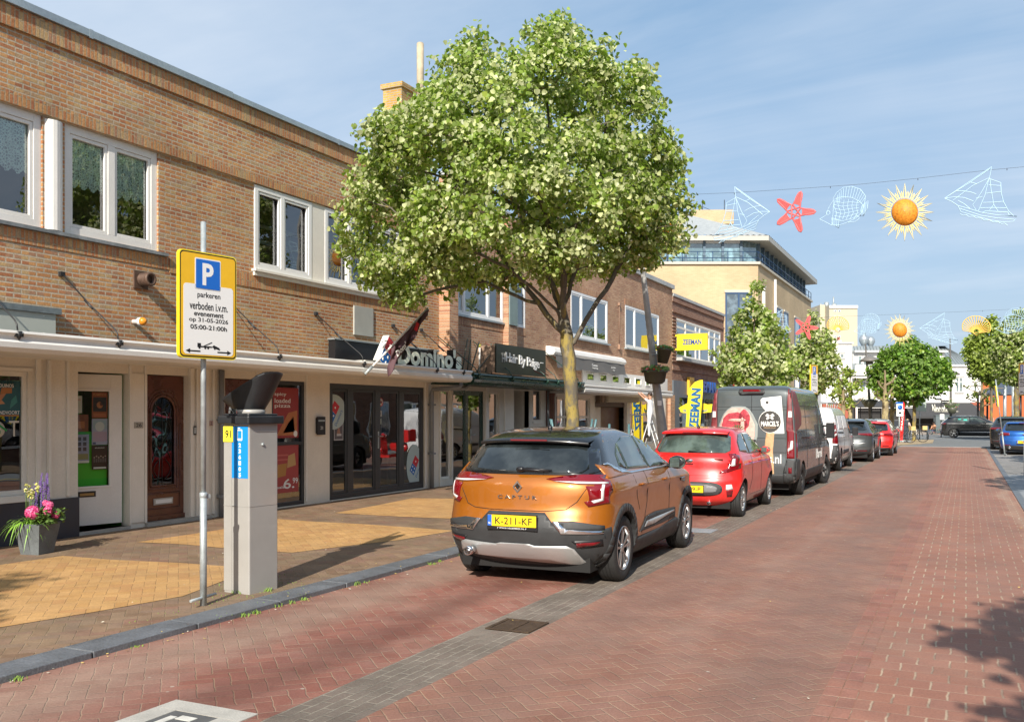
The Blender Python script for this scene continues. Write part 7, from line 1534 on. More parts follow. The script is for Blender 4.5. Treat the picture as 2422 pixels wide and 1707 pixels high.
def bark_mat(name,base,lich):
 m = mat(name,base,.85);t = NT(m.node_tree);b = m.node_tree.nodes['Principled BSDF'];o = t.obj()
 st = t.new('ShaderNodeMapping');t.put(st.inputs[0],o);st.inputs['Scale'].default_value = (1,1,.45)
 n1 = t.noise(st.outputs[0],4.5,6,.7);n2 = t.noise(st.outputs[0],18,4,.6)
 hz = t.mr(t.sep(o)[2],.5,4.0,.05,-.09)
 c = t.mix(t.mr(t.m('ADD',n1,hz),.47,.56),tuple(base) + (1,),tuple(lich) + (1,));c = t.mix(t.mr(n2,.55,.7,0,.6),c,(.05,.04,.03,1))
 c = t.mix(t.mr(t.noise(o,3,3),.6,.7,0,.5),c,(.34,.29,.22,1))
 t.put(b.inputs['Base Color'],c);t.put(b.inputs['Normal'],t.bump(n2,.6,.02));return m
m_bark = bark_mat('lichen_bark',(.115,.10,.075),(.29,.22,.055));m_bark2 = bark_mat('plane_bark',(.22,.17,.10),(.42,.35,.17))
def build_leaves(name,centers,n_per,spread,size,m,parent,seed,axis0,droop=.75,flip=.45,flat=1.0,out=.5):
 rg = np.random.default_rng(seed);C = np.repeat(np.array(centers),n_per,axis=0);N = len(C)
 off = rg.normal(0,1,(N,3));off /= np.linalg.norm(off,axis=1)[:,None] + 1e-9;off *= (rg.random((N,1))**.5)*spread;off[:,2] *= flat
 P = C + off
 o = P - np.array(axis0);o[:,2] *= .4;o += rg.normal(0,.6,(N,3))*np.linalg.norm(o,axis=1)[:,None]*.5;nrm = o/(np.linalg.norm(o,axis=1)[:,None] + 1e-9)
 nrm = nrm*out + rg.normal(0,.5,(N,3)) + np.array([0,0,.25]);nrm /= np.linalg.norm(nrm,axis=1)[:,None]
 pc = np.where(rg.random(len(centers)) < flip,.78,.16);fl = rg.random(N) < np.repeat(pc,n_per);nrm[fl] *= -1
 ax = rg.normal(0,.55,(N,3)) + np.array([0,0,-droop]);ax -= (ax*nrm).sum(1)[:,None]*nrm;ax /= np.linalg.norm(ax,axis=1)[:,None] + 1e-9
 sd = np.cross(ax,nrm);s = size*rg.uniform(.7,1.25,(N,1))
 tmpl = [(0,0,0),(-.44,.14,.10),(-.40,.60,.12),(0,1,-.06),(.40,.60,.12),(.44,.14,.10)]
 V = np.stack([P + (sd*a + ax*b_ + nrm*c)*s for a,b_,c in tmpl],1).reshape(-1,3)
 base = np.arange(N)[:,None]*6;F = np.concatenate([base + np.array([[0,1,2,3]]),base + np.array([[0,3,4,5]])],1).reshape(-1,4)
 me = bpy.data.meshes.new(name);me.vertices.add(len(V));me.vertices.foreach_set('co',V.astype(np.float32).ravel())
 me.loops.add(F.size);me.loops.foreach_set('vertex_index',F.astype(np.int32).ravel());me.polygons.add(len(F));me.polygons.foreach_set('loop_start',np.arange(0,F.size,4,dtype=np.int32));me.polygons.foreach_set('loop_total',np.full(len(F),4,dtype=np.int32))
 me.materials.append(m);me.update(calc_edges=True);me.validate()
 ob = bpy.data.objects.new(name,me);COL.objects.link(ob);ob.parent = parent;return ob
def make_tree(label,base,prof,limbs,nclump,n_per,leaf,m,bark,seed,r0,spread=.26,rz=YAW,group='street trees',name='street_tree',flip=.45,droop=.75,twig=.004,fill=.55,depth=.9,flat=1,hole=0):
 """prof: (z, left, right) half extents along the local x axis; limbs: polylines in local coordinates"""
 root = thing(name,label,'tree',base,rz,group);rg = random.Random(seed)
 nodes = [];par = []
 for li,L in enumerate(limbs):
  prev = None
  if li: # attach to nearest node of the first limb
   prev = min(range(len(nodes)),key=lambda i:(Vector(nodes[i]) - Vector(L[0])).length)
  for a,c in zip(L,L[1:]):
   a,c = Vector(a),Vector(c);k = max(1,int((c - a).length/.18))
   for i in range(0 if prev is None else 1,k + 1):
    p = a.lerp(c,i/k) + Vector((rg.gauss(0,.012),rg.gauss(0,.012),0));nodes.append(p);par.append(prev if prev is not None else -1);prev = len(nodes) - 1
 zs = [q[0] for q in prof]
 def ext(z):
  for (z0,l0,r0_),(z1,l1,r1) in zip(prof,prof[1:]):
   if z0 <= z <= z1:t = (z - z0)/(z1 - z0);return l0 + (l1 - l0)*t,r0_ + (r1 - r0_)*t
  return prof[0][1:] if z < zs[0] else prof[-1][1:]
 cl = [];tries = 0
 areas = [(q[2] - q[1])**1.6 + .05 for q in prof]
 while len(cl) < nclump and tries < nclump*60:
  tries += 1;i = rg.choices(range(len(prof) - 1),[(areas[j] + areas[j + 1])*(zs[j + 1] - zs[j]) for j in range(len(prof) - 1)])[0]
  z = rg.uniform(zs[i],zs[i + 1]);l,r = ext(z);c,a = (l + r)/2,(r - l)/2;ph = rg.uniform(0,6.283)
  q = rg.random();rad = (.62 + .36*rg.random()) if q > fill*.6 else rg.random()**.6
  nz = noise.noise(Vector((math.cos(ph)*1.5 + seed,math.sin(ph)*1.5,z*1.1)))
  rad *= 1 + .16*nz
  x,y = c + a*rad*math.cos(ph),a*depth*rad*math.sin(ph)
  if hole and noise.noise(Vector((x*1.2 + seed,y*1.2,z*1.2))) < -hole:continue
  p = Vector((x,y,z))
  if any((p - e).length < spread*.62 for e in cl[-160:]):continue
  cl.append(p)
 cl.sort(key=lambda p:min((p - n_).length for n_ in nodes))
 trunkN = len(nodes)
 for p in cl:
  best,bd = 0,1e9
  for i in range(len(nodes)):
   n_ = nodes[i];dz = p.z - n_.z;d = (p - n_).length + (0 if dz > -.05 else -dz*1.5) + (1.5 if i < trunkN and n_.z < prof[0][0]*.8 else 0)
   if d < bd:best,bd = i,d
  a = nodes[best];L = (p - a).length;k = max(1,int(L/.25));prev = best;mid = (a + p)/2 + Vector((rg.gauss(0,.06),rg.gauss(0,.06),.08*L))
  for i in range(1,k + 1):
   t = i/k;q = a*(1 - t)**2 + mid*2*t*(1 - t) + p*t*t;nodes.append(q);par.append(prev);prev = len(nodes) - 1
 n = len(nodes);cnt = [0]*n;ch = [[] for _ in range(n)]
 for i in range(n):
  if par[i] >= 0:ch[par[i]].append(i)
 for i in range(n - 1,-1,-1):
  if not ch[i]:cnt[i] += 1
  if par[i] >= 0:cnt[par[i]] += cnt[i]
 tot = max(cnt);ex = .5
 rad = [max(twig,r0*(c/tot)**ex) for c in cnt]
 for i in range(len(limbs[0])):pass
 # trunk keeps its girth, slight flare at the foot
 b = MB();b2 = MB()
 def chain(i):
  c = [i]
  while ch[i]:
   i = max(ch[i],key=lambda q:cnt[q]);c.append(i)
  return c
 done = set();starts = [0]
 while starts:
  s = starts.pop();c = chain(s);pts = [nodes[i] for i in c];rr = [rad[i] for i in c]
  if par[s] >= 0:pts = [nodes[par[s]]] + pts;rr = [min(rad[par[s]],rr[0]*1.15)] + rr
  else:
   rr = [r0*(1.25 if p.z < .12 else 1.08 if p.z < .35 else 1.0)*(1 + .05*math.sin(p.z*7)) if p.z < 2 else q for p,q in zip(pts,rr)]
  sides = 12 if rr[min(1,len(rr) - 1)] > .05 else 6 if rr[min(1,len(rr) - 1)] > .015 else 4
  (b if rr[min(1,len(rr) - 1)] > .03 else b2).tube(pts,rr,sides,0,cap=False)
  for i in c:
   for q in ch[i]:
    if q not in c:starts.append(q)
 b.build('trunk',bark,root,world=False);
 if b2.v:b2.build('branches',bark,root,world=False)
 axis0 = (sum(p.x for p in cl)/len(cl),sum(p.y for p in cl)/len(cl),sum(p.z for p in cl)/len(cl))
 if n_per:build_leaves('crown',cl,n_per,spread,leaf,m,root,seed,axis0,flip=flip,droop=droop,flat=flat)
 return root
# the big silver lime
hero_prof = [(3.5,-3.0,-2.3),(3.95,-3.5,-1.6),(4.1,-3.8,.4),(4.35,-4.0,1.7),(4.65,-4.1,2.15),(5.1,-4.1,2.05),(5.6,-4.0,1.7),(6.2,-4.0,1.65),(6.45,-3.5,1.62),(6.7,-3.15,1.6),(7.4,-2.35,1.42),(7.65,-2.05,1.0),(7.95,-1.65,.40),(8.2,-.75,.15)]
hb = at_depth(1354,980,16.0)
hero_limbs = [[(0,0,0),(.02,0,1.2),(-.03,0,2.2),(-.12,0,3.0),(-.16,.0,3.5),(-.18,0,4.6),(-.35,0,6.0),(-.5,0,7.6)],
 [(-.12,0,2.95),(-.45,0,3.35),(-.85,.05,3.9),(-1.3,.1,4.5),(-2.2,.1,5.2)],[(-.10,0,2.7),(.22,-.05,3.25),(.55,-.1,3.75),(.85,0,4.3),(1.2,0,5.0)],
 [(-.14,0,3.2),(-.35,.5,4.0),(-.8,1.2,5.0),(-1.0,1.6,6.0)],[(-.14,0,3.2),(-.2,-.5,4.1),(-.6,-1.1,5.1),(-.9,-1.4,6.2)],[(-.16,0,3.5),(-.6,-.1,4.4),(-1.2,-.2,5.6),(-1.5,0,6.8)],
 [(-.16,0,3.5),(.2,.1,4.5),(.5,.3,5.6),(.6,.2,6.8)],[(-.18,0,4.0),(.1,-.4,5),(.3,-.9,5.8)],[(-.12,0,3.3),(-1.0,-.5,4.0),(-1.9,-1.0,4.4),(-2.4,-1.1,4.7)],[(-.6,0,3.5),(-1.5,-.1,3.9),(-2.3,-.1,3.75),(-2.8,-.1,3.6)]]
make_tree('large silver lime tree with pale leaf undersides behind the orange car',(hb.x,hb.y,SWZ),hero_prof,hero_limbs,860,66,.079,m_lime,m_bark,5,.115,spread=.25,depth=.8,fill=.42,hole=.17,flip=.52,droop=1.1,twig=.005)
def gen_limbs(h0,h1,w,n,seed,lean=0):
 rg = random.Random(seed);L = [[(0,0,0),(lean*.5,0,h0*.5),(lean,0,h0),(lean*1.2,0,(h0 + h1)/2),(lean*1.2,0,h1*.92)]]
 for k in range(n):
  a = k*2.4 + rg.random();z = h0*(.9 + .4*rg.random());L.append([(lean,0,z),(lean + math.cos(a)*w*.35,math.sin(a)*w*.35,z + (h1 - z)*.3),(lean + math.cos(a)*w*.65,math.sin(a)*w*.65,z + (h1 - z)*.62)])
 return L
def simple_tree(label,px,Z,top,bot,l,r,nclump,n_per,leaf,m,seed,r0=.09,bark=None,trunkx=None,cone=(.88,.55),**kw):
 """crown measured in photo pixels at depth Z; base on the ground below trunkx"""
 k = Z/FPX;tx = trunkx if trunkx else px;p = at_depth(tx,HOR,Z);z1 = EYE + (HOR - top)*k;z0 = EYE + (HOR - bot)*k;L,Rr = (l - tx)*k,(r - tx)*k;c = (L + Rr)/2
 prof = [(z0,c*.7 - .3,c*.7 + .3),(z0 + (z1 - z0)*.15,L*.8,Rr*.8),(z0 + (z1 - z0)*.38,L,Rr),(z0 + (z1 - z0)*.65,c + (L - c)*cone[0],c + (Rr - c)*cone[0]),(z0 + (z1 - z0)*.85,c + (L - c)*cone[1],c + (Rr - c)*cone[1]),(z1,c - .12,c + .12)]
 return make_tree(label,(p.x,p.y,kw.pop('z',SWZ)),prof,gen_limbs(max(1.5,z0*.9),z1,(Rr - L)/2,6,seed),nclump,n_per,leaf,m,bark or m_bark,seed,r0,**kw)
simple_tree('silver lime tree standing behind the grey butcher van',1783,29.7,672,955,1690,1885,150,44,.12,m_lime,11,.07,spread=.26,cone=(.50,.20))
simple_tree('silver lime tree between the grey van and the white building',1930,42.5,740,925,1868,1985,110,36,.14,m_lime,12,.07,spread=.30,cone=(.55,.25))
simple_tree('bushy bright green horse chestnut tree at the street corner',2150,59.5,803,952,2056,2246,270,40,.19,m_green,13,.11,trunkx=2162,spread=.36,flip=.3,z=.05)
simple_tree('yellow green tree on the right beyond the black crossover',2345,72,752,905,2284,2405,230,34,.20,m_ygreen,14,.10,spread=.40,flip=.3,z=.0)
simple_tree('dense silver lime tree at the right edge beyond the parked cars',2406,58,742,905,2350,2470,260,40,.17,m_lime,15,.16,spread=.36,z=.05,trunkx=2404)
# pollarded plane trees with sparse young leaves
def plane_tree(label,px,Z,top,w,seed,n=26,r0=.11,trunk=None,per=14):
 k = Z/FPX;p = at_depth(px,HOR,Z);z1 = EYE + (HOR - top)*k;z0 = z1*.52;rg = random.Random(seed)
 prof = [(z0,-w*.7,w*.7),(z0 + (z1 - z0)*.5,-w,w),(z1,-w*.4,w*.4)]
 L = [[(0,0,0),(.03,0,z0),(0,0,z1*.97)]]
 for q in range(7):a = q*2.4 + seed;zz = z0*(.85 + .1*q);L.append([(0,0,zz),(math.cos(a)*w*.5,math.sin(a)*w*.5,zz + .25),(math.cos(a)*w*.8,math.sin(a)*w*.8,zz + .55)])
 return make_tree(label,(p.x,p.y,.05),prof,L,n,per,.15,m_ygreen,m_bark2,seed,r0,spread=.22,group='pollarded plane trees',twig=.02,name='plane_tree',flip=.3)
plane_tree('pollarded plane tree, left of the two thin ones behind the white van',1993,52,862,.95,21,30,.10)
plane_tree('pollarded plane tree, right of the two thin ones behind the white van',2010,56,880,1.0,22,34,.12)
plane_tree('thick pollarded plane tree with knobbly bare limbs left of the chestnut',2093,57,872,.75,23,8,.19,per=6)
plane_tree('pollarded plane tree just right of the thick knobbly one',2109,62,900,.7,24,8,.15,per=8)
plane_tree('pollarded plane tree with outstretched limbs before the white building end',2322,80,880,1.7,25,34,.17)
# trees behind and beside the camera: they throw the shadows lying on the road and pavement
def near_tree(label,loc,h,w,seed,n):
 prof = [(h*.42,-w*.5,w*.5),(h*.6,-w,w),(h*.85,-w*.7,w*.7),(h,-.2,.2)]
 return make_tree(label,(loc[0],loc[1],SWZ),prof,gen_limbs(h*.4,h,w,6,seed),n,36,.15,m_lime,m_bark,seed,.11,spread=.30)
near_tree('silver lime tree on the left pavement behind the viewer',(-6.2,-4.4),7.0,1.8,31,130)
near_tree('silver lime tree on the right side behind the viewer',(3.1,-.1),6.4,1.8,32,160)
near_tree('silver lime tree on the right pavement beside the road',(4.3,19.0),7.0,2.2,33,170)
near_tree('silver lime tree on the right pavement near the grey panel van',(4.8,33.5),7.0,2.0,34,150)
# ================================================================ street objects
m_paleg = mat('sticker_white',(.80,.80,.78),.4);m_sy = mat('traffic_yellow',(.80,.47,.02),.45,var=.08,vscale=6);m_syd = mat('bright_yellow_edge',(.85,.68,.02),.45);m_sb = mat('traffic_blue',(.015,.14,.55),.35);m_k = m_ptext
def rrect(w,h,r,n=5):
 P = []
 for cx,cz,a0 in ((w/2 - r,h/2 - r,0),(-w/2 + r,h/2 - r,90),(-w/2 + r,-h/2 + r,180),(w/2 - r,-h/2 + r,270)):
  for k in range(n + 1):a = R(a0 + 90*k/n);P.append((cx + r*math.cos(a),cz + r*math.sin(a)))
 return P
def parking_sign(label,loc,rz,s=1.0,lean=0,top=3.33,zc=2.60,foot=True,flipback=False):
 root = thing('parking_sign',label,'sign',(loc[0],loc[1],loc[2] if len(loc) > 2 else SWZ),rz,'temporary parking ban signs');root.rotation_euler = (0,lean,rz)
 b = MB();b.tube([(0,0,-.02),(0,0,.95*s)],.030,14);b.tube([(0,0,.95*s),(0,0,top*s)],.0235,14);b.lathe([(.024,.93),(.034,.94),(.034,.98),(.024,.985)],(0,0,0),n=14);b.box(.03,.06,-.02,.02,.93,.965)
 if foot:b.tube([(-.17,-.05,.07),(.17,.05,.07)],.013,8)
 b.tube([(0,0,top*s),(0,0,top*s + .006)],.0235,14)
 b.build('post',m_steel,root,world=False)
 W,H = .60*s,.915*s;b = MB();y = -.035;zc *= s
 b.prism([(x,y,z + zc) for x,z in rrect(W,H,.04)],(0,-.035,0),0);b.prism([(x,y - .0355,z + zc) for x,z in rrect(W*.975,H*.98,.035)],(0,-.0015,0),1);b.prism([(x,y - .0375,z + zc) for x,z in rrect(W*.945,H*.955,.03)],(0,-.001,0),2)
 bd = b.build('sign_board',[m_syd,m_k,m_sy],root,world=False)
 b = MB();yy = y - .039;zt = zc + H/2
 b.prism([(x - .01*s,yy,z + zt - .19*s) for x,z in rrect(.27*s,.27*s,.012)],(0,-.0012,0),0);b.prism([(x - .01*s,yy - .0013,z + zt - .19*s) for x,z in rrect(.25*s,.25*s,.01)],(0,-.0012,0),1)
 put_text(b,'P',(-.01*s,yy - .0026,zt - .19*s),(1,0,0),(0,0,1),.115*s,.19*s,.001,0,bold=.03)
 b.prism([(x + .0,yy,z + zc - .125*s) for x,z in rrect(.52*s,.60*s,.03)],(0,-.0012,0),0)
 for t_,w_,h_,z_ in (('parkeren',.24,.062,-.375),('verboden i.v.m.',.40,.068,-.465),('evenement',.31,.038,-.535),('op 31-05-2026',.41,.048,-.590),('05:00-21:00h',.385,.040,-.648)):
  put_text(b,t_,(.0,yy - .0013,zt + z_*s),(1,0,0),(0,0,1),w_*s,h_*s,.001,2,bold=.012 if h_ > .045 else .02)
 az = zt - .855*s
 for sg in (-1,1):b.box(sg*.09*s,sg*.20*s,yy - .0025,yy - .0013,az - .006*s,az + .006*s,2);b.prism([(sg*.24*s,yy - .0013,az),(sg*.195*s,yy - .0013,az + .02*s),(sg*.195*s,yy - .0013,az - .02*s)],(0,-.001,0),2)
 tz = az + .035*s;b.box(-.12*s,-.085*s,yy - .0025,yy - .0013,tz,tz + .035*s,2);b.box(-.084*s,.03*s,yy - .0025,yy - .0013,tz,tz + .012*s,2);b.prism([(-.06*s,yy - .0013,tz + .012*s),(.03*s,yy - .0013,tz + .05*s),(.035*s,yy - .0013,tz + .043*s),(-.04*s,yy - .0013,tz + .012*s)],(0,-.001,0),2)
 b.prism([(.03*s,yy - .0013,tz + .005*s),(.05*s,yy - .0013,tz + .025*s),(.09*s,yy - .0013,tz + .01*s),(.12*s,yy - .0013,tz - .01*s),(.11*s,yy - .0013,tz - .018*s)],(0,-.001,0),2)
 for q in (-.1,-.04,-.01,.06,.1):b.prism([(q*s + .011*s*math.cos(k),yy - .0026,tz - .004*s + .011*s*math.sin(k)) for k in range(6)],(0,-.0004,0),2)
 b.build('sign_face',[m_paleg,m_sb,m_k],bd,world=False)
 return root
gx,gy = on_g(481,1431,SWZ);parking_sign('yellow no parking sign with blue P on a galvanised post near the parking meter',(gx,gy),YAW + R(56))
p = at_depth(1922,HOR,38);parking_sign('yellow no parking sign seen edge on above the white van',(p.x,p.y,0),YAW + R(51),1.27,foot=False,top=2.9,zc=2.45)
p = at_depth(2424,HOR,26.2);parking_sign('yellow no parking sign turned away at the right edge of the photo',(p.x,p.y,0),YAW - R(101),1.0,top=3.6,zc=2.68)
p = at_depth(2377,HOR,39.0);parking_sign('tilted yellow no parking sign with foot bar leaning in front of the blue hatchback',(p.x,p.y,0),YAW - R(111),.95,lean=0,foot=True);bpy.context.view_layer.update()
o_ = [o for o in bpy.data.objects if o.name.startswith('parking_sign')][-1];o_.rotation_mode = 'QUATERNION';o_.rotation_quaternion = (Matrix.Rotation(R(-7),4,Vector((-sy_,cy_,0))) @ Matrix.Rotation(YAW - R(111),4,'Z')).to_quaternion()
# ---------------------------------------------------------------- parking meter
mx,my = on_g(593,1406,SWZ);mt = thing('parking_meter','grey parking meter with solar hood, blue phone number sticker and yellow 91 label','parking meter',(mx - .16,my + .19,SWZ),R(-3))
m_mg = mat('meter_grey',(.36,.35,.33),.42,.1,coat=.2,var=.06,vscale=3);m_md = mat('meter_black',(.022,.024,.027),.42,var=.3,vscale=4)
def boxr(b,x,y,z0,z1,r=.012,mi=0):b.prism([(a,c,z0) for a,c in [(q[0],q[1]) for q in rrect(2*x,2*y,r,4)]],(0,0,z1 - z0),mi)
b = MB();boxr(b,.16,.19,0,.80,.014);b.build('lower_cabinet',m_mg,mt,world=False);b = MB();boxr(b,.16,.19,.806,1.57,.014);boxr(b,.157,.187,.8,.806,.012);b.build('cabinet',m_mg,mt,world=False)
b = MB();b.prism([(x,-.195,z) for x,z in ((-.154,.02),(-.055,.02),(-.055,1.54),(-.154,1.54))],(0,.006,0));b.box(-.155,.0,-.199,-.189,.81,.815);b.box(.160,.165,-.10,.16,1.50,1.512)
b.build('front_panel',m_mg,mt,world=False);b = MB();b.lathe([(.014,0),(.014,.01),(.008,.014),(0,.014)],(.16,-.02,1.38),'x',n=14);b.build('lock',m_steel,mt,world=False)
b = MB();b.prism([(x*1.0,y,1.572) for x,y in [(q[0],q[1]) for q in rrect(.40,.48,.02,4)]],(0,0,.075));b.lathe([(.19,1.648),(.15,1.675)],n=4,smooth=False) if 0 else b.prism([(x,y,1.648) for x,y in rrect(.33,.40,.03,4)],(0,0,.02));b.build('lid',m_md,mt,world=False,bevel=.012)
b = MB();b.lathe([(.125,1.668),(.13,1.675),(.13,1.705),(.12,1.708)],n=28);b.build('collar',m_mg,mt,world=False)
b = MB();n = 28;lo = [(.125*math.cos(a),.13*math.sin(a),1.708) for a in [k*6.2832/n for k in range(n)]]
def sq(a):c,s = math.cos(a),math.sin(a);m_ = max(abs(c),abs(s))**.6;return c/m_,s/m_
md_ = [];hi = []
for k in range(n):
 a = k*6.2832/n;c,s = sq(a);x = .02 + .29*c;hi.append((x,.17*s,1.775 + (x + .27)/.58*.27));c2 = .4;md_.append(tuple(lo[k][j]*(1 - c2) + hi[k][j]*c2*(1 if j < 2 else 1) - (0 if j < 2 else .02) for j in range(3)))
b.add(lo + md_ + hi,[(i*n + k,i*n + (k + 1) % n,(i + 1)*n + (k + 1) % n,(i + 1)*n + k) for i in range(2) for k in range(n)],0,True);b.add([(x*1.0,y,z + .014) for x,y,z in hi] + hi,[tuple(range(n))] + [(n + k,n + (k + 1) % n,(k + 1) % n,k) for k in range(n)])
b.add([(.02 + (x - .02)*.86,y*.86,z + .016) for x,y,z in hi],[tuple(range(n))],1)
b.build('solar_hood',[m_md,mat('solar_cell',(.01,.012,.03),.15)],mt,world=False)
b = MB();yb_ = -.2015;b.box(-.155,-.035,yb_ - .001,yb_,1.405,1.55,0);b.box(-.062,.085 + .055,yb_ - .0022,yb_ - .0011,1.05,1.552,1) if 0 else None
b.box(-.034,.145,yb_ + .0095,yb_ + .0105,1.07,1.55,1);b.box(-.055,-.0345,yb_ + .0095,yb_ + .0105,1.07,1.40,1)
put_text(b,'91',(-.092,yb_ - .0012,1.478),(1,0,0),(0,0,1),.07,.07,.001,2,bold=.015)
for i,ch_ in enumerate('236105'):put_text(b,ch_,(.045,yb_ + .009,1.375 - i*.055),(1,0,0),(0,0,1),.028,.040,.001,3,bold=.04)
b.prism([(x + .045,yb_ + .009,z + 1.47) for x,z in rrect(.062,.105,.01)],(0,-.001,0),3);b.box(.022,.068,yb_ + .007,yb_ + .0078,1.438,1.51,1);b.box(.02,.05,yb_ + .007,yb_ + .009,1.53,1.538,3)
b.build('sticker',[mat('label_yellow',(.85,.75,.05),.4),mat('label_blue',(.01,.25,.70),.35),m_k,m_paleg],mt,world=False)
# ---------------------------------------------------------------- flower planter
px_,py_ = on_g(88,1308,SWZ);pl = thing('flower_planter','tapered grey planter with lavender spikes, pink hydrangea and strappy green leaves','planter',(px_,py_,SWZ),R(12));random.seed(5)
b = MB();
def frust(b,w0,w1,h,mi=0,z=0):b.add([(-w0,-w0,z),(w0,-w0,z),(w0,w0,z),(-w0,w0,z),(-w1,-w1,z + h),(w1,-w1,z + h),(w1,w1,z + h),(-w1,w1,z + h)],[(0,3,2,1),(0,1,5,4),(1,2,6,5),(2,3,7,6),(3,0,4,7)],mi)
frust(b,.125,.18,.36);w1 = .17
for s_ in ((-w1,w1,-w1,-w1 + .02),(-w1,w1,w1 - .02,w1),(-w1,-w1 + .02,-w1 + .02,w1 - .02),(w1 - .02,w1,-w1 + .02,w1 - .02)):b.box(s_[0],s_[1],s_[2],s_[3],.345,.365)
b.box(-.15,.15,-.15,.15,.30,.335,1);b.build('pot',[mat('planter_grey',(.13,.145,.15),.55,var=.35,vscale=5,fine=.2),mat('soil',(.03,.02,.015),.9)],pl,world=False)
b = MB()
def blade(b,x,y,z,a,L,wd,up,mi=0,drop=1.0):
 pts = [];n = 6
 for i in range(n + 1):t = i/n;pts.append(Vector((x + math.cos(a)*L*t,y + math.sin(a)*L*t,z + up*t - drop*L*t*t)))
 sd = Vector((-math.sin(a),math.cos(a),0));v = []
 for i,p in enumerate(pts):ww = wd*(1 - (i/n)**2.2)*(.6 + .4*min(1,i/2));v += [p - sd*ww,p + sd*ww]
 b.add(v,[(2*i,2*i + 1,2*i + 3,2*i + 2) for i in range(n)],mi,True)
for k in range(120):blade(b,random.gauss(-.10,.035),random.gauss(-.05,.05),.34,random.uniform(0,6.28),random.uniform(.15,.28),.011,random.uniform(.12,.28),0,random.uniform(1.0,1.7))
b.build('strap_leaves',mat('strap_green',(.20,.38,.05),.45),pl,world=False)
b = MB()
for k in range(30):
 x,y = random.gauss(.0,.07),random.gauss(.06,.05);h = random.uniform(.62,.98) - abs(x)*.4;b.tube([(x*.5,y*.5,.33),(x,y,h - .18),(x + random.gauss(0,.012),y,h)],.003,4,1)
 for j in range(26):t = j/26;a = j*2.4;r_ = .016*(1 - t*.75);zz = h - .20 + .21*t;b.ball((x + math.cos(a)*r_,y + math.sin(a)*r_,zz),(.0085,.0085,.007),5,4)
b.build('lavender',[mat('lavender_purple',(.17,.09,.33),.7),mat('stem_green',(.14,.22,.06),.7)],pl,world=False)
def petals(b,c,r,n,s,mi):
 for k in range(n):
  d = Vector((random.gauss(0,1),random.gauss(0,1),random.gauss(0,1) + .3)).normalized();p = Vector(c) + d*r;t = d.orthogonal().normalized();q = d.cross(t);a = random.random()*6;u = (t*math.cos(a) + q*math.sin(a))*s;w_ = d.cross(u)
  b.add([p - u,p - w_ + d*s*.3,p + u,p + w_ + d*s*.3],[(0,1,2,3)],mi if random.random() > .3 else mi + 1)
b = MB();
for c,r_ in (((.045,-.13,.50),.082),((.20,-.06,.52),.05),((.17,.0,.58),.045),((.22,.04,.46),.045),((.10,.02,.60),.035)):petals(b,c,r_,int(320*(r_/.08)**1.6),.012,0);b.ball(c,r_*.92,12,8,0)
b.build('hydrangea',[mat('hydrangea_pink',(.62,.05,.20),.6),mat('hydrangea_light',(.80,.22,.38),.6)],pl,world=False)
b = MB()
for k in range(420):
 p = Vector((random.gauss(.13,.07),random.gauss(-.0,.07),random.uniform(.36,.54)));a = random.random()*6.28;s_ = random.uniform(.02,.04);u = Vector((math.cos(a),math.sin(a),random.gauss(0,.4)))*s_;w_ = Vector((-math.sin(a),math.cos(a),random.gauss(0,.5)))*s_*.7;b.add([p - u,p - w_,p + u,p + w_],[(0,1,2,3)],0)
for k in range(26):x,y = random.gauss(-.09,.05),random.gauss(.02,.06);h = random.uniform(.66,.84);b.tube([(x,y,.34),(x,y,h)],.0028,4,0);petals(b,(x,y,h),.016,12,.012,1)
b.build('foliage',[mat('foliage_green',(.10,.17,.035),.6),mat('pale_yellow_bloom',(.62,.60,.15),.6),mat('cream_bloom',(.6,.55,.35),.6)],pl,world=False)
# ---------------------------------------------------------------- shop flag on a pole above the canopy
y0,z0 = on_x(866,882,-9.80);P0 = Vector((-9.80,y0,z0));y1,z1 = on_x(1012,728,-9.15);P1 = Vector((-9.15,y1,z1))
fl = thing('shop_flag','dark maroon pizza shop flag hanging from a white pole above the canopy','flag',P0);b = MB();b.tube([P0,P1],[.02,.017],10);b.build('pole',m_white,fl);b = MB();b.tube([P0 - (P1 - P0)*.02,P0 + (P1 - P0)*.1],.03,10);b.build('pole_holder',m_steel,fl)
b = MB();n,mm = 24,14;v = [];D = P1 - P0;side = D.cross(Vector((0,0,1))).normalized()
for i in range(n + 1):
 t = .40 + .60*i/n;top = P0 + D*t
 for j in range(mm + 1):
  q = j/mm;L = (.10 + .36*(1 - (i/n))**.8);dn = Vector((0,0,-1))*L*q + D.normalized()*(-.12*q*(1 - i/n));wob = side*(.05*math.sin(q*7 + i*.5)*(.3 + q) + .03*math.sin(i*.9));v.append(top + dn + wob - Vector((0,0,.015)))
F = [(i*(mm + 1) + j,(i + 1)*(mm + 1) + j,(i + 1)*(mm + 1) + j + 1,i*(mm + 1) + j + 1) for i in range(n) for j in range(mm)]
b.add(v,F,0,True)
nn = side if side.dot(Vector((0,0,EYE)) - P0) > 0 else -side
T = P0 + D*.52 - Vector((0,0,.20)) + nn*.10;put_text(b,"Dom'",T,D.normalized()*(1 if nn.dot(D.normalized().cross(Vector((0,0,1)))) > 0 else -1),Vector((0,0,1)) - D.normalized()*.4,.28,.11,.004,1,bold=.03)
T = P0 + D*.78 - Vector((0,0,.10)) + nn*.08;b.prism([T + D.normalized()*(.08*math.cos(a)) + Vector((0,0,.09*math.sin(a))) for a in (0,1.57,3.14,4.71)],nn*.004,2)
fo = b.build('cloth',[mat('maroon_cloth',(.10,.05,.06),.8),m_paper,DR],fl);sm = fo.modifiers.new('t','SOLIDIFY');sm.thickness = .003
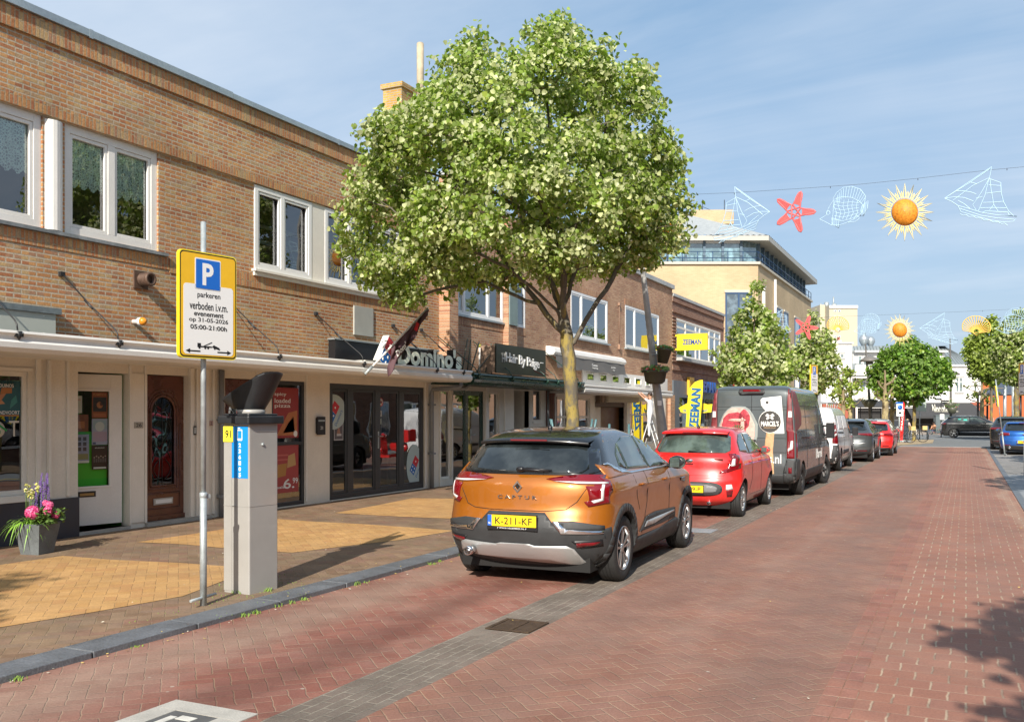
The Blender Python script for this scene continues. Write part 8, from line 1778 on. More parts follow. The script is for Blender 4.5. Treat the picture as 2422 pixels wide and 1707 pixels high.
# ---------------------------------------------------------------- leaning wooden lamp post with flower pots
m_lp = mat('weathered_post',(.36,.355,.335),.75,var=.22,vscale=4,fine=.12);m_pot = mat('olive_pot',(.075,.08,.055),.5,var=.1)
def flowers(b,c,r,h,n,seed,red=.3):
 random.seed(seed)
 for k in range(n):
  a = random.random()*6.28;q = random.random()**.5;p = Vector(c) + Vector((math.cos(a)*r*q,math.sin(a)*r*q,random.uniform(-.1,1)*h*(1 - q*.45)));s_ = random.uniform(.02,.045);u = Vector((random.gauss(0,1),random.gauss(0,1),random.gauss(0,.6))).normalized()*s_;w_ = u.orthogonal().normalized()*s_*.7;fl_ = random.random() < red
  b.add([p - u,p - w_,p + u,p + w_],[(0,1,2,3)],random.choice([1,2]) if fl_ else 0)
m_fl = [mat('geranium_leaf',(.13,.25,.05),.6),mat('geranium_red',(.65,.06,.05),.6),mat('geranium_pink',(.75,.28,.30),.6)]
lpts = [at_depth(1584,1163,20.6),at_depth(1571,1049,20.6),at_depth(1552,909,20.6),at_depth(1519,629,20.6),at_depth(1490,400,20.6)]
lp = thing('lamp_post','leaning grey lamp post with two flower pots between the orange and red cars','lamp post',(lpts[0].x,lpts[0].y,0),0,'leaning lamp posts');b = MB();b.tube(lpts,[.13,.118,.092,.055,.032],8,smooth=False);b.build('post',m_lp,lp)
b = MB();p = at_depth(1552,835,20.4);
for q in (-.03,.03):b.tube([(p.x + .115*math.cos(a*.628),p.y + .115*math.sin(a*.628),p.z + q) for a in range(11)],.006,5)
b.build('strap',m_steel,lp);b = MB();p = at_depth(1558,953,20.6) - Vector((-sy_,cy_,0))*.115;b.obox(p,(.09,.006,.11),(0,0,YAW));b.build('sticker',m_paleg,lp)
def pot(px,py,wpx,hpx,label,kind,seed):
 c = at_depth(px,py,20.35);k = 20.35/FPX;w_,h_ = wpx*k/2,hpx*k;t = thing('flower_pot',label,'flower pot',(c.x,c.y,c.z - h_/2),0,'flower pots on the leaning lamp post');b = MB()
 if kind:b.lathe([(0,0),(w_*.62,0),(w_*.95,h_*.86),(w_*1.04,h_*.87),(w_*1.04,h_),(w_*.95,h_),(w_*.9,h_*.9),(0,h_*.88)],n=26)
 else:b.lathe([(0,0),(w_*.55,.0),(w_*.8,h_*.18),(w_*.93,h_*.82),(w_*1.03,h_*.84),(w_*1.03,h_),(w_*.95,h_),(w_*.9,h_*.9),(0,h_*.88)],n=30)
 b.build('pot',m_pot,t,world=False);b = MB();flowers(b,(0,0,h_*.92),w_*1.15,.16 if not kind else .10,420 if not kind else 200,seed,.22 if not kind else .05);b.build('geraniums',m_fl,t,world=False);return t
pot(1549.5,892,58,32,'wide dark olive flower bowl with red geraniums on the leaning lamp post',0,1);tp = pot(1567,841,37,36,'dark bucket pot hanging above the wide bowl on the leaning lamp post',1,2);tp.rotation_euler = (0,R(8),0)
# ---------------------------------------------------------------- people
skins = mat('skin',(.48,.26,.17),.55);hairm = mat('dark_hair',(.035,.02,.012),.6);w_cl = mat('white_workwear',(.72,.72,.74),.8,var=.06,vscale=6)
def person(label,loc,rz,h,pose,cloth,hair=None,group=None,hold=None):
 """pose: joint dict in metres for a 1.75 m figure, y forward; cloth: (shirt, trousers, shoes)"""
 root = thing('person',label,'person',loc,rz,group);k = h/1.75;J = dict(pelvis=(0,0,.95),belly=(0,.0,1.12),chest=(0,0,1.34),neck=(0,0,1.48),head0=(0,.015,1.56),head1=(0,.02,1.68),hipL=(-.10,0,.90),hipR=(.10,0,.90),kneeL=(-.11,.02,.50),kneeR=(.11,.02,.50),ankL=(-.11,0,.09),ankR=(.11,0,.09),toeL=(-.12,.16,.035),toeR=(.12,.16,.035),shL=(-.18,0,1.42),shR=(.18,0,1.42),elL=(-.23,0,1.14),elR=(.23,0,1.14),wrL=(-.24,.06,.90),wrR=(.24,.06,.90),haL=(-.24,.10,.82),haR=(.24,.10,.82));J.update(pose)
 Rr = dict(pelvis=.125,belly=.12,chest=.14,neck=.055,head0=.075,head1=.088,hipL=.095,hipR=.095,kneeL=.06,kneeR=.06,ankL=.042,ankR=.042,toeL=.035,toeR=.035,shL=.065,shR=.065,elL=.045,elR=.045,wrL=.03,wrR=.03,haL=.034,haR=.034)
 E = [('pelvis','belly',0),('belly','chest',0),('chest','neck',0),('neck','head0',3),('head0','head1',3),('pelvis','hipL',1),('pelvis','hipR',1),('hipL','kneeL',1),('hipR','kneeR',1),('kneeL','ankL',1),('kneeR','ankR',1),('ankL','toeL',2),('ankR','toeR',2),('chest','shL',0),('chest','shR',0),('shL','elL',0),('shR','elR',0),('elL','wrL',3),('elR','wrR',3),('wrL','haL',3),('wrR','haR',3)]
 names = list(J);idx = {n_:i for i,n_ in enumerate(names)};V = [Vector(J[n_])*k for n_ in names];rad = [Rr[n_]*k for n_ in names];ed = [(idx[a],idx[c]) for a,c,_ in E];em = [m_ for _,_,m_ in E]
 for s_,sd in (('L',-1),('R',1)):  # five fingers, unequal and a little curled
  hnd,wr = Vector(J['ha' + s_]),Vector(J['wr' + s_]);d = (hnd - wr).normalized();lat = d.cross(Vector((0,0,1)));
  if lat.length < .3:lat = Vector((1,0,0))
  lat.normalize();cu = lat.cross(d)
  for q,(o_,L_) in enumerate(((-.026,.062),(-.009,.07),(.009,.066),(.026,.052),(.04,.045))):
   a = hnd + lat*o_*1.0 - (d*.03 if q == 4 else Vector((0,0,0)));m_ = a + d*L_*.6 + (lat*.02 if q == 4 else Vector((0,0,0)));e_ = m_ + d*L_*.4 - cu*.015
   i0 = len(V);V += [m_*k,e_*k];rad += [.0095*k,.008*k];ed += [(idx['ha' + s_],i0),(i0,i0 + 1)];em += [3,3]
 me = bpy.data.meshes.new('body');me.from_pydata(V,ed,[]);ob = bpy.data.objects.new('body',me);COL.objects.link(ob);ob.parent = root
 md = ob.modifiers.new('s','SKIN');md.use_smooth_shade = True
 for i,d in enumerate(me.skin_vertices[0].data):d.radius = (rad[i],rad[i]);d.use_root = (i == 0)
 ss = ob.modifiers.new('u','SUBSURF');ss.levels = 2;ss.render_levels = 2
 dg = bpy.context.evaluated_depsgraph_get();m2 = bpy.data.meshes.new_from_object(ob.evaluated_get(dg));ob.modifiers.clear();ob.data = m2;m2.name = 'body'
 for m_ in (cloth[0],cloth[1],cloth[2],skins):m2.materials.append(m_)
 segs = [(V[a],V[c],m_) for (a,c),m_ in zip(ed,em)]
 for p in m2.polygons:
  c = p.center;best = min(segs,key=lambda s_:(c - (s_[0] + (s_[1] - s_[0])*max(0,min(1,(c - s_[0]).dot(s_[1] - s_[0])/max(1e-6,(s_[1] - s_[0]).length_squared))))).length);p.material_index = best[2];p.use_smooth = True
 hd = Vector(J['head1'])*k;b = MB();b.ball(hd + Vector((0,-.012,.022))*k,(.092*k,.10*k,.088*k),16,12);b.v = [v for v in b.v];b.build('hair',hair or hairm,root,world=False)
 b = MB();b.ball(hd + Vector((0,.095,-.02))*k,(.012*k,.018*k,.02*k),8,6);b.ball(hd + Vector((.088,0,-.01))*k,(.012*k,.02*k,.03*k),8,6);b.ball(hd + Vector((-.088,0,-.01))*k,(.012*k,.02*k,.03*k),8,6);b.build('face',skins,root,world=False)
 b = MB()
 for s_ in (-1,1):b.ball(hd + Vector((s_*.032,.080,.0))*k,(.012*k,.008*k,.007*k),8,6)
 b.build('eyes',m_k,root,world=False)
 return root
zf = lambda py,Z:EYE + (HOR - py)*Z/FPX
p = at_depth(1538,1036,31.5);up = dict(elL=(-.26,.12,1.52),wrL=(-.18,.34,1.68),haL=(-.17,.40,1.75),elR=(.26,.14,1.50),wrR=(.16,.36,1.70),haR=(.15,.42,1.76),kneeR=(.11,.10,.52),ankR=(.10,.05,.14),toeR=(.11,.20,.08))
person('painter in white clothes standing on a stepladder reaching up to the canopy',(p.x,p.y,p.z),YAW + R(62),1.5,up,(w_cl,w_cl,m_blk))
p2 = at_depth(1366,1062,31.0);person('second worker in white shirt and trousers half hidden behind the lime trunk',(p2.x,p2.y,p2.z),YAW + R(20),1.75,up,(w_cl,w_cl,m_blk),mat('brown_hair',(.16,.07,.03),.6))
def ladder(label,base,top_z,w,rz,spread=.5,m=None):
 t = thing('stepladder',label,'ladder',(base.x,base.y,SWZ),rz,'painters ladders');b = MB()
 for s_ in (-1,1):
  b.tube([(s_*w/2,-spread,0),(s_*w*.38,0,top_z)],.018,6);b.tube([(s_*w/2,spread,0),(s_*w*.38,0,top_z)],.014,6)
 b.build('rails',m,t,world=False);b = MB();n = int(top_z/.27)
 for k in range(1,n + 1):q = k/(n + .3);ww = w/2 + (w*.38 - w/2)*q;b.box(-ww,ww,-spread*(1 - q) - .035,-spread*(1 - q) + .035,q*top_z - .012,q*top_z + .012)
 b.build('steps',m,t,world=False)
m_al = mat('ladder_white',(.62,.64,.64),.45,.3)
ladder('pale stepladder under the painter beside the leaning lamp post',Vector((p.x,p.y,0)),p.z + .55,.42,YAW + R(62),.45,m_al);ladder('pale stepladder partly hidden behind the lime trunk',Vector((p2.x,p2.y,0)),max(.6,p2.z + .1),.42,YAW + R(20),.35,m_al)
b = MB();q = at_depth(1548,1075,34);b.tube([at_depth(1524,965,33.6),at_depth(1537,1010,33.6),at_depth(1552,1060,33.6)],.015,6);tag(b.build('extension_pole',mat('green_pole',(.15,.28,.08),.5)),'thin green pole leaning beside the painter','pole')
# teal tree guard
g0 = Vector((hb.x,hb.y,SWZ));gd = thing('tree_guard','blue green metal guard rail around the lime trunk','tree guard',g0,YAW);b = MB()
for (x,y) in ((-.33,-.3),(.33,-.3),(-.33,.35),(.33,.35)):b.tube([(x,y,0),(x,y,1.35),(x*1.12,y*1.12,1.58)],.02,6)
for z in (1.0,1.3):b.tube([(-.33,-.3,z),(.33,-.3,z),(.33,.35,z),(-.33,.35,z),(-.33,-.3,z)],.016,6)
b.box(.33,.95,-.05,.0,1.27,1.33);b.tube([(.95,-.03,0),(.95,-.03,1.5)],.02,6);b.tube([(.62,-.03,0),(.62,-.03,1.5)],.02,6)
b.build('frame',mat('teal_metal',(.10,.20,.22),.5,.2,var=.2,vscale=8),gd,world=False)
# ---------------------------------------------------------------- Zeeman flags
Zq = 38.0;zf_ = thing('beach_flag','tall yellow beach flag with blue capital letters behind the red hatchback','beach flag',(at_depth(1640,HOR,Zq).x,at_depth(1640,HOR,Zq).y,SWZ),YAW);kq = Zq/FPX
q2 = lambda x,y:((1300 + x/5.218 - 1640)*kq,EYE - SWZ + (HOR - (800 + y/5.218))*kq)
prof_ = [(1660,1420),(1675,1165),(1693,900),(1708,720),(1730,610),(1790,540),(1850,516),(1890,512),(1893,600),(1880,780),(1862,1000),(1850,1165),(1838,1420)]
b = MB();b.prism([(q2(x,y)[0],.0,q2(x,y)[1]) for x,y in prof_],(0,.01,0));
put_text(b,'ZEEMAN',(q2(1792,880)[0],-.004,q2(1792,880)[1]),(.075,0,1),(-1,0,.075),abs(q2(0,620)[1] - q2(0,1150)[1]),.38,.003,1,bold=.05,space=1.05)
b.build('cloth',[m_zy,mat('zeeman_teal',(.01,.11,.28),.4)],zf_,world=False);b = MB();b.tube([(q2(1898,510)[0],.01,q2(1898,510)[1]),(q2(1885,800)[0],.01,q2(1885,800)[1]),(q2(1845,1300)[0],.01,0)],.014,6);b.build('pole',m_blk,zf_,world=False)
Zq = 39.2;kq = Zq/FPX;st = thing('star_banner','yellow pointed star shaped banner behind the tall yellow beach flag','banner',(at_depth(1640,HOR,Zq).x,at_depth(1640,HOR,Zq).y,SWZ),YAW)
b = MB();b.prism([(q2(x,y)[0],0,q2(x,y)[1]) for x,y in ((1590,862),(1640,830),(1700,800),(1790,790),(1880,795),(1950,815),(2043,808),(2020,850),(2040,912),(1960,912),(1900,920),(1700,920),(1640,918),(1612,900),(1605,870))],(0,.02,0))
put_text(b,'ZEE',(q2(1665,892)[0],-.003,q2(1665,892)[1]),(1,0,0),(0,0,1),.14,.10,.002,1,bold=.04);put_text(b,'MAN',(q2(1915,892)[0],-.003,q2(1915,892)[1]),(1,0,.2),(-.2,0,1),.2,.09,.002,1,bold=.04);b.build('cloth',[m_zy,MATS['zeeman_teal']],st,world=False)
b = MB();b.tube([(q2(1790,900)[0],.03,0),(q2(1790,900)[0],.03,q2(0,900)[1])],.02,6);b.build('pole',m_blk,st,world=False)
# clothes on racks in front of the shop
for i,(px,c1,lab) in enumerate(((1625,(.72,.45,.42),'pink and white baby clothes on a rack left of the yellow flag'),(1675,(.60,.10,.07),'red and pale clothes on a rack right of the yellow flag'))):
 base = at_depth(px,HOR,38.6);t = thing('clothes_rack',lab,'clothes rack',(base.x,base.y,SWZ),YAW,'clothes racks outside the shop');b = MB();b.tube([(-.5,0,0),(-.5,0,1.05),(.5,0,1.05),(.5,0,0)],.015,6);b.build('rail',m_steel,t,world=False);random.seed(i + 3)
 mm_ = [mat('cloth_a%d' % i,c1,.8),mat('cloth_white',(.7,.68,.66),.8),mat('cloth_b%d' % i,tuple(q*.6 for q in c1),.8)]
 for k in range(7):
  x = -.45 + k*.15;b = MB();w_,l_ = random.uniform(.10,.15),random.uniform(.35,.55);b.prism([(x - w_,0,1.0),(x - w_*.4,0,1.04),(x + w_*.4,0,1.04),(x + w_,0,1.0),(x + w_*1.1,0,.86),(x + w_*.7,0,.84),(x + w_*.75,0,1.0 - l_),(x - w_*.75,0,1.0 - l_),(x - w_*.7,0,.84),(x - w_*1.1,0,.86)],(0,.05 + .02*(k % 2),0));b.build('garment',mm_[random.randint(0,2)],t,world=False)
# ================================================================ decorations on cables across the street
m_ice = mat('ice_blue_wire',(.42,.60,.74),.4);m_sunw = mat('sun_yellow_wire',(.85,.72,.30),.4);m_suno = mat('sun_orange',(.72,.26,.02),.6,var=.5,vscale=25);m_str = mat('starfish_red',(.72,.13,.13),.5);m_shl = mat('shell_gold',(.80,.52,.10),.5)
def on_y(px,py,Y):r = pray(px,py);t = Y/r.y;return Vector((t*r.x,Y,EYE + t*r.z))
Y1,Y2_ = 21.6,39.0
zq = lambda x,y:(1660 + x/3.013,360 + y/3.013)
def deco(name,label,cx,cy,lines,m,Y=Y1,r=.009,extra=None,smooth=True):
 c = on_y(*zq(cx,cy),Y);o = thing(name,label,'street decoration',c,0,'wire decorations hanging over the street');b = MB()
 for L in lines:
  P = [on_y(*zq(*q),Y) - c for q in L]
  if len(P) > 2 and smooth == 2:P = [P[0]] + [(a + d)/2 if 0 else a for a,d in zip(P[1:-1],P[2:])] + [P[-1]]
  b.tube(P,r,4,0,cap=False)
 b.build('wire_frame',m,o,world=False)
 if extra:extra(o,c,Y)
 return o
BT = [[(2065,105),(1730,330)],[(2065,105),(2050,185),(1985,300),(1930,375),(1955,415)],[(2052,120),(1915,215),(1812,278),(1730,330)],[(1790,345),(1850,300),(1930,240),(2045,185)],[(1730,330),(1800,320),(1870,325),(1935,350)],[(1812,278),(1860,277),(1915,285),(1955,300)],[(1915,215),(1960,228)],[(1730,330),(1780,352),(1825,382),(1900,402),(1990,430),(2100,448),(2245,457),(2220,495),(2140,498),(2060,486),(1930,450),(1845,425),(1825,382)],[(1838,402),(1990,452),(2100,470),(2225,480)],[(2045,190),(2020,300),(1970,420)],[(2052,185),(2060,260),(2080,375),(2110,420)],[(2080,375),(2050,415)],[(2045,190),(2130,218),(2133,290),(2150,355),(2185,420),(2222,455)],[(2025,295),(2130,282)],[(2005,360),(2080,358),(2148,352)],[(1985,398),(2070,396),(2170,398)],[(2045,235),(2132,240)],[(1840,440),(1862,452),(1885,447),(1905,462),(1935,458),(1960,474),(1990,470),(2015,488),(2050,484),(2075,500),(2110,496),(2135,512),(2160,508),(2178,522)],[(2000,432),(2020,420),(2180,428),(2190,450)],[(1955,330),(2000,318)],[(1825,345),(1870,370),(1910,402)]]
boat = deco('hanging_boat','ice blue wire sailing boat hanging at the right end of the near cable',1990,320,BT,m_ice)
SF = []
for k in range(5):
 a = math.radians(-72*k + 72);nx = lambda an,rad:(660 + rad*math.cos(an),425 - rad*math.sin(an))
 SF += [nx(a - .55,52),nx(a - .17,95),nx(a - .07,140),nx(a,150),nx(a + .07,140),nx(a + .17,95),nx(a + .55,52)]
def star_fill(o,c,Y):
 b = MB();
 for k in range(5):
  a = math.radians(-72*k + 72)
  for q in range(14):
   rad = 58 + q*6.3;h = .34*(1 - q/17) + .04
   P = [on_y(*zq(660 + rad*math.cos(a + h*s_),425 - rad*math.sin(a + h*s_)),Y) - c for s_ in (-1,-.4,.4,1)];b.tube(P,.010,4,0,cap=False)
 b.build('wire_hatching',m_str,o,world=False)
star = deco('hanging_starfish','red wire starfish on the near cable between the left boat and the fish',660,425,[SF + [SF[0]]],m_str,r=.02,extra=star_fill)
FI = [[(840,478),(885,450),(905,395),(940,340),(1000,318),(1070,325),(1120,350),(1155,385),(1140,430),(1100,470),(1040,500),(985,520),(925,522),(885,500),(840,478)],[(935,335),(960,290),(1010,252),(1070,245),(1130,265),(1165,310),(1160,365),(1150,390)],[(1140,385),(1185,345),(1180,400),(1150,455),(1130,455),(1130,420),(1140,385)],[(925,470),(990,485),(975,540),(930,515),(925,470)],[(940,345),(935,430),(925,522)],[(1040,500),(1095,495),(1125,470),(1100,450)],[(900 + 14*math.cos(t*.6),433 + 14*math.sin(t*.6)) for t in range(12)]]
for k in range(14):a = 2.9 - k*.2;FI.append([(1050 + 88*math.cos(a),385 - 62*math.sin(a)),(1065 + 108*math.cos(a),350 - 104*math.sin(a))])
for k in range(6):FI.append([(950 + k*32,335 + abs(k - 3)*5),(940 + k*32,385),(960 + k*30,430),(950 + k*26,480)]);FI.append([(945,350 + k*26),(1000,362 + k*26),(1060,356 + k*24),(1120,362 + k*18)])
for k in range(4):FI.append([(935 + k*14,474 + k*3),(935 + k*12,520 + k*5)]);FI.append([(1145 + k*9,380 - k*8),(1132 + k*10,448 - k*3)])
fish = deco('hanging_fish','ice blue wire butterfly fish on the near cable left of the sun',1000,400,FI,m_ice,r=.0075)
SU = []
for k in range(20):
 a = k*math.pi/10;SU.append([(1446 + 100*math.cos(a - .12),428 - 100*math.sin(a - .12)),(1446 + 205*math.cos(a),428 - 205*math.sin(a)),(1446 + 100*math.cos(a + .12),428 - 100*math.sin(a + .12))]);a += math.pi/20
 SU.append([(1446 + 100*math.cos(a - .1),428 - 100*math.sin(a - .1)),(1446 + 150*math.cos(a),428 - 150*math.sin(a)),(1446 + 100*math.cos(a + .1),428 - 100*math.sin(a + .1))])
def sun_disc(o,c,Y):
 b = MB();n = 40;e = [on_y(*zq(1446 + 94*math.cos(k*6.2832/n),428 - 94*math.sin(k*6.2832/n)),Y) - c for k in range(n)];L = [[Vector((p.x*q,d,p.z*q)) for p in e] for q,d in ((1,.05),(1.01,0),(.9,-.05),(.6,-.11),(.3,-.14),(.02,-.15))]
 b.add([v for r_ in L for v in r_],[(i*n + k,i*n + (k + 1) % n,(i + 1)*n + (k + 1) % n,(i + 1)*n + k) for i in range(5) for k in range(n)],0,True);b.build('disc',m_suno,o,world=False)
sunb = deco('hanging_sun','orange disc sun with pale yellow wire rays on the near cable',1446,428,SU,m_sunw,r=.015,extra=sun_disc)
SH = []
for k in range(19):a = math.radians(200 - k*12.2);SH.append([(1446 + 30*math.cos(a),490 - 30*math.sin(a)),(1446 + 150*math.cos(a),440 - 120*math.sin(a))])
SH.append([(1446 + 150*math.cos(math.radians(200 - k*6.1)),440 - 120*math.sin(math.radians(200 - k*6.1))) for k in range(37)]);SH.append([(1410,505),(1446,530),(1482,505),(1446,498),(1410,505)])
def pl_(o,px,py,Y,label,sc=1):c = copy_tree(o,None,on_y(px,py,Y),0,label);c.scale = (sc,sc,sc);return c
pl_(boat,1752,507,Y1,'ice blue wire sailing boat before the pale roof on the near cable').rotation_euler = (0,R(4),0)
bpy.data.objects['hanging_boat.001'].scale = (-.95,1,1.05)
pl_(sunb,1575,540,Y1,'orange disc sun half hidden by the crown of the big lime tree',.95)
shell = deco('hanging_shell','golden wire scallop shell before the tower block on the far cable',1446,450,SH,m_shl,Y=Y1,r=.013);shell.location = on_y(1982,772,Y2_)
Zz = lambda x,y:(1880 + x/3.236,680 + y/3.236)
pl_(star,*Zz(85,305),Y2_,'red wire starfish before the yellow building on the far cable',1.05);pl_(fish,*Zz(550,290),Y2_,'ice blue wire fish before the tower block windows on the far cable');pl_(sunb,*Zz(803,325),Y2_,'orange disc sun above the chestnut tree on the far cable');pl_(boat,*Zz(1105,315),Y2_,'ice blue wire sailing boat in the sky right of the far sun')
pl_(shell,*Zz(1390,310),Y2_,'golden wire scallop shell above the yellow green tree',1.15);pl_(fish,*Zz(1655,265),Y2_,'ice blue wire fish above the right hand lime tree',1.1);pl_(boat,1842,760,Y2_,'ice blue wire sailing boat partly behind the second lime tree',.8)
def cable(label,pts,Y):
 b = MB();P = [on_y(px,py,Y) for px,py in pts];b.tube(P,.003,4,cap=False)
 for i in range(2,len(P)*8 - 8):a,c = P[i // 8],P[i // 8 + 1];p = a.lerp(c,(i % 8)/8);b.tube([p,p + Vector((0,0,-.04))],.006,4) if i % 12 == 0 else None
 tag(b.build('span_cable',m_black),label,'cable','steel cables spanning the street')
cable('thin steel cable carrying the near row of wire decorations',[(1300,480),(1480,468),(1660,459),(1737,456),(1895,446),(2035,436),(2171,422),(2344,402),(2420,395),(2560,375)],Y1);cable('thin steel cable carrying the far row of wire decorations',[(1820,760),(1900,752),(2000,748),(2130,743),(2250,738),(2400,731),(2500,722)],Y2_)
for o,z_ in ((boat,1),(star,1),(sunb,1)):
 pass
# ================================================================ small things at the far end
def lamp(label,pts,Z,hat,r=.10,side=0):
 P = [at_depth(x,y,Z) for x,y in pts];o = thing('lamp_post',label,'lamp post',(P[0].x,P[0].y,0),0,'leaning lamp posts');b = MB();b.tube([Vector((P[0].x,P[0].y,0))] + P,[r*1.2] + [r*(1 - .7*i/len(P)) for i in range(len(P))],8);b.build('post',mat('dark_post',(.10,.095,.09),.7),o)
 h = at_depth(*hat,Z);b = MB();b.lathe([(.62,-.13),(.55,.0),(.32,.16),(.06,.26)],h,n=20);b.lathe([(.2,-.3),(.25,-.17)],h,n=12);b.build('lamp_shade',mat('lamp_hat',(.16,.15,.14),.5),o);return P
Pa = lamp('leaning hat lamp post left of the chestnut tree',[(2059,995),(2056,940),(2051,870),(2047,813)],62,(2057,850));Pb = lamp('hat lamp post in front of the white building right of the chestnut',[(2249,992),(2249,930),(2247,800)],74,(2251,883))
def fbasket(label,px,py,Z,w_):
 c = at_depth(px,py,Z);t = thing('flower_basket',label,'flower pot',c,0,'flower baskets on the far lamp posts');b = MB();b.lathe([(0,-.5),(w_*.5,-.45),(w_,0),(w_*.9,.02)],n=14);b.build('pot',m_pot,t,world=False);b = MB();flowers(b,(0,0,.05),w_*1.3,.4,160,9,.06);b.v = b.v;b.build('plants',m_fl,t,world=False)
fbasket('large flower basket on the leaning hat lamp post',2056,946,61.6,.55);fbasket('upper flower basket on the right hat lamp post',2247,953,73.6,.5);fbasket('lower flower basket on the right hat lamp post',2252,964,73.4,.42)
def sgn(name,label,cat,px,Z,y_top,parts_,postm=m_black,pr=.04):
 c = at_depth(px,HOR,Z);t = thing(name,label,cat,(c.x,c.y,0),YAW);k = Z/FPX;b = MB();b.tube([(0,0,0),(0,0,EYE + (HOR - y_top)*k)],pr,8);b.build('post',postm,t,world=False)
 for nm,x0,x1,y0,y1,m_ in parts_:b = MB();b.box((x0 - px)*k,(x1 - px)*k,-.10,-.05,EYE + (HOR - y1)*k,EYE + (HOR - y0)*k);b.build(nm,m_,t,world=False)
 return t,k
sgn('finger_post','dark finger signpost in front of the white building','signpost',2226,71,941,[('arm',2211,2226,942,946,m_black),('arm',2227,2243,946,950,m_black),('arm',2227,2239,951,954,m_black),('notice',2222,2232,979,992,m_paper)])
sgn('traffic_sign','back of a large pale green traffic board behind the chestnut trunk','sign',2175,64,938,[('board',2166,2189,942,972,mat('pale_green_back',(.36,.43,.38),.5))],m_steel)
t_,k_ = sgn('disc_sign','blue and white parking disc sign left of the red beach flag','sign',2127,56,951,[('board',2119,2134,955,984,m_paper),('cap',2118.5,2134.5,951,954.5,m_sb)],m_steel)
b = MB();b.lathe([(.14,0),(.14,.01)],(0,-.12,EYE + (HOR - 963)*k_),'y',n=18);b.box(-.08,.08,-.12,-.105,EYE + (HOR - 978)*k_,EYE + (HOR - 974)*k_,1);b.build('symbol',[m_sb,m_k],t_,world=False)
for px,lab in ((2376.6,'left of the two white flag poles by the bandstand'),(2396.7,'right of the two white flag poles by the bandstand')):
 c = at_depth(px,HOR,75);b = MB();b.tube([(c.x,c.y,0),(c.x,c.y,EYE + 78*75/FPX)],.13,10);b.tube([(c.x,c.y,EYE + 78*75/FPX),(c.x,c.y,EYE + 79.5*75/FPX)],.06,8);tag(b.build('flag_pole',m_steel),lab,'pole','white flag poles')
c = at_depth(2194,HOR,64);b = MB();b.tube([(c.x,c.y,.05),(c.x,c.y,.85)],.07,12);b.ball((c.x,c.y,.86),.072);tag(b.build('bollard',m_steel),'steel bollard at the corner right of the chestnut tree','bollard')
c = at_depth(2136,HOR,57);rf = thing('beach_flag','narrow red beach flag leaning beside the parked bicycles','beach flag',(c.x,c.y,.05),YAW);k = 57/FPX;b = MB();q = lambda x,y:((x - 2136)*k,0,1.65 + (HOR - y)*k);b.prism([q(2127,1040),q(2130,1000),(q(2134,960)),q(2137,949),q(2140,955),q(2139,985),q(2135,1041)],(0,.02,0));put_text(b,'SNACKS',((2134 - 2136)*k,-.004,1.62 - .3),(.1,0,1),(-1,0,.1),1.3,.10,.003,1,bold=.03);b.build('cloth',[m_redp,m_paper],rf,world=False);b = MB();b.lathe([(.5,0),(.5,.06),(.1,.1)],(0,.1,0),n=18);b.tube([(0,.1,0),(0,.03,1.8)],.02,6);b.build('base',m_steel,rf,world=False)
def bicycle(label,px,Z,rz):
 c = at_depth(px,HOR,Z);t = thing('bicycle',label,'bicycle',(c.x,c.y,.05),rz,'bicycles parked at the corner');b = MB()
 for y in (0,1.05):b.tube([(0,y + .33*math.cos(a*.3927),.34 + .33*math.sin(a*.3927)) for a in range(17)],.022,5,0);[b.tube([(0,y,.34),(0,y + .32*math.cos(a),.34 + .32*math.sin(a))],.004,3,1) for a in (0,1.05,2.1,3.15,4.2,5.25)]
 b.build('wheels',[m_tyre,m_steel],t,world=False);b = MB()
 for L in ([(0,0,.34),(0,.42,.32),(0,.32,.85)],[(0,.42,.32),(0,.92,.78),(0,.36,.74)],[(0,0,.34),(0,.33,.75)],[(0,1.05,.34),(0,.9,1.0)],[(-.28,.82,1.02),(0,.9,1.0),(.28,.82,1.02)]):b.tube(L,.018,6)
 b.ball((0,.30,.90),(.09,.14,.04));b.build('frame',m_black,t,world=False);b = MB();b.obox((0,1.15,.85),(.36,.26,.24));b.build('crate',mat('crate_straw',(.55,.42,.18),.8),t,world=False)
bicycle('bicycle with straw coloured crate left of the red beach flag',2112,55,R(-60));bicycle('bicycle behind the red beach flag',2138,57,R(-80))
c = at_depth(2128,HOR,66);b = MB();b.obox((c.x,c.y,.65),(1.0,.5,1.25),(0,0,YAW));b.obox((c.x,c.y,1.3),(1.1,.58,.06),(0,0,YAW),1);tag(b.build('cabinet',[mat('graffiti_grey',(.42,.42,.44),.6,var=.3,vscale=4),m_wh]),'pale utility cabinet behind the bicycles','cabinet')
for px,lab in ((2220,'dark grey utility cabinet left of the crossing people carrier'),(2236,'second dark grey cabinet nearer the crossing people carrier')):c = at_depth(px,HOR,86);b = MB();b.obox((c.x,c.y,.8),(.7,.5,1.6),(0,0,YAW));b.obox((c.x,c.y,1.63),(.78,.58,.06),(0,0,YAW));tag(b.build('cabinet',mat('cabinet_slate',(.12,.15,.16),.5)),lab,'cabinet')
st_,sh_ = {},m_blk
sit = dict(pelvis=(0,0,.52),belly=(0,-.02,.68),chest=(0,0,.90),neck=(0,.02,1.05),head0=(0,.03,1.12),head1=(0,.04,1.24),hipL=(-.1,0,.52),hipR=(.1,0,.52),kneeL=(-.12,.42,.50),kneeR=(.12,.42,.50),ankL=(-.12,.44,.09),ankR=(.12,.44,.09),toeL=(-.13,.6,.035),toeR=(.13,.6,.035),shL=(-.18,0,.98),shR=(.18,0,.98),elL=(-.22,.08,.74),elR=(.22,.08,.74),wrL=(-.14,.28,.64),wrR=(.14,.28,.64),haL=(-.12,.35,.64),haR=(.12,.35,.64))
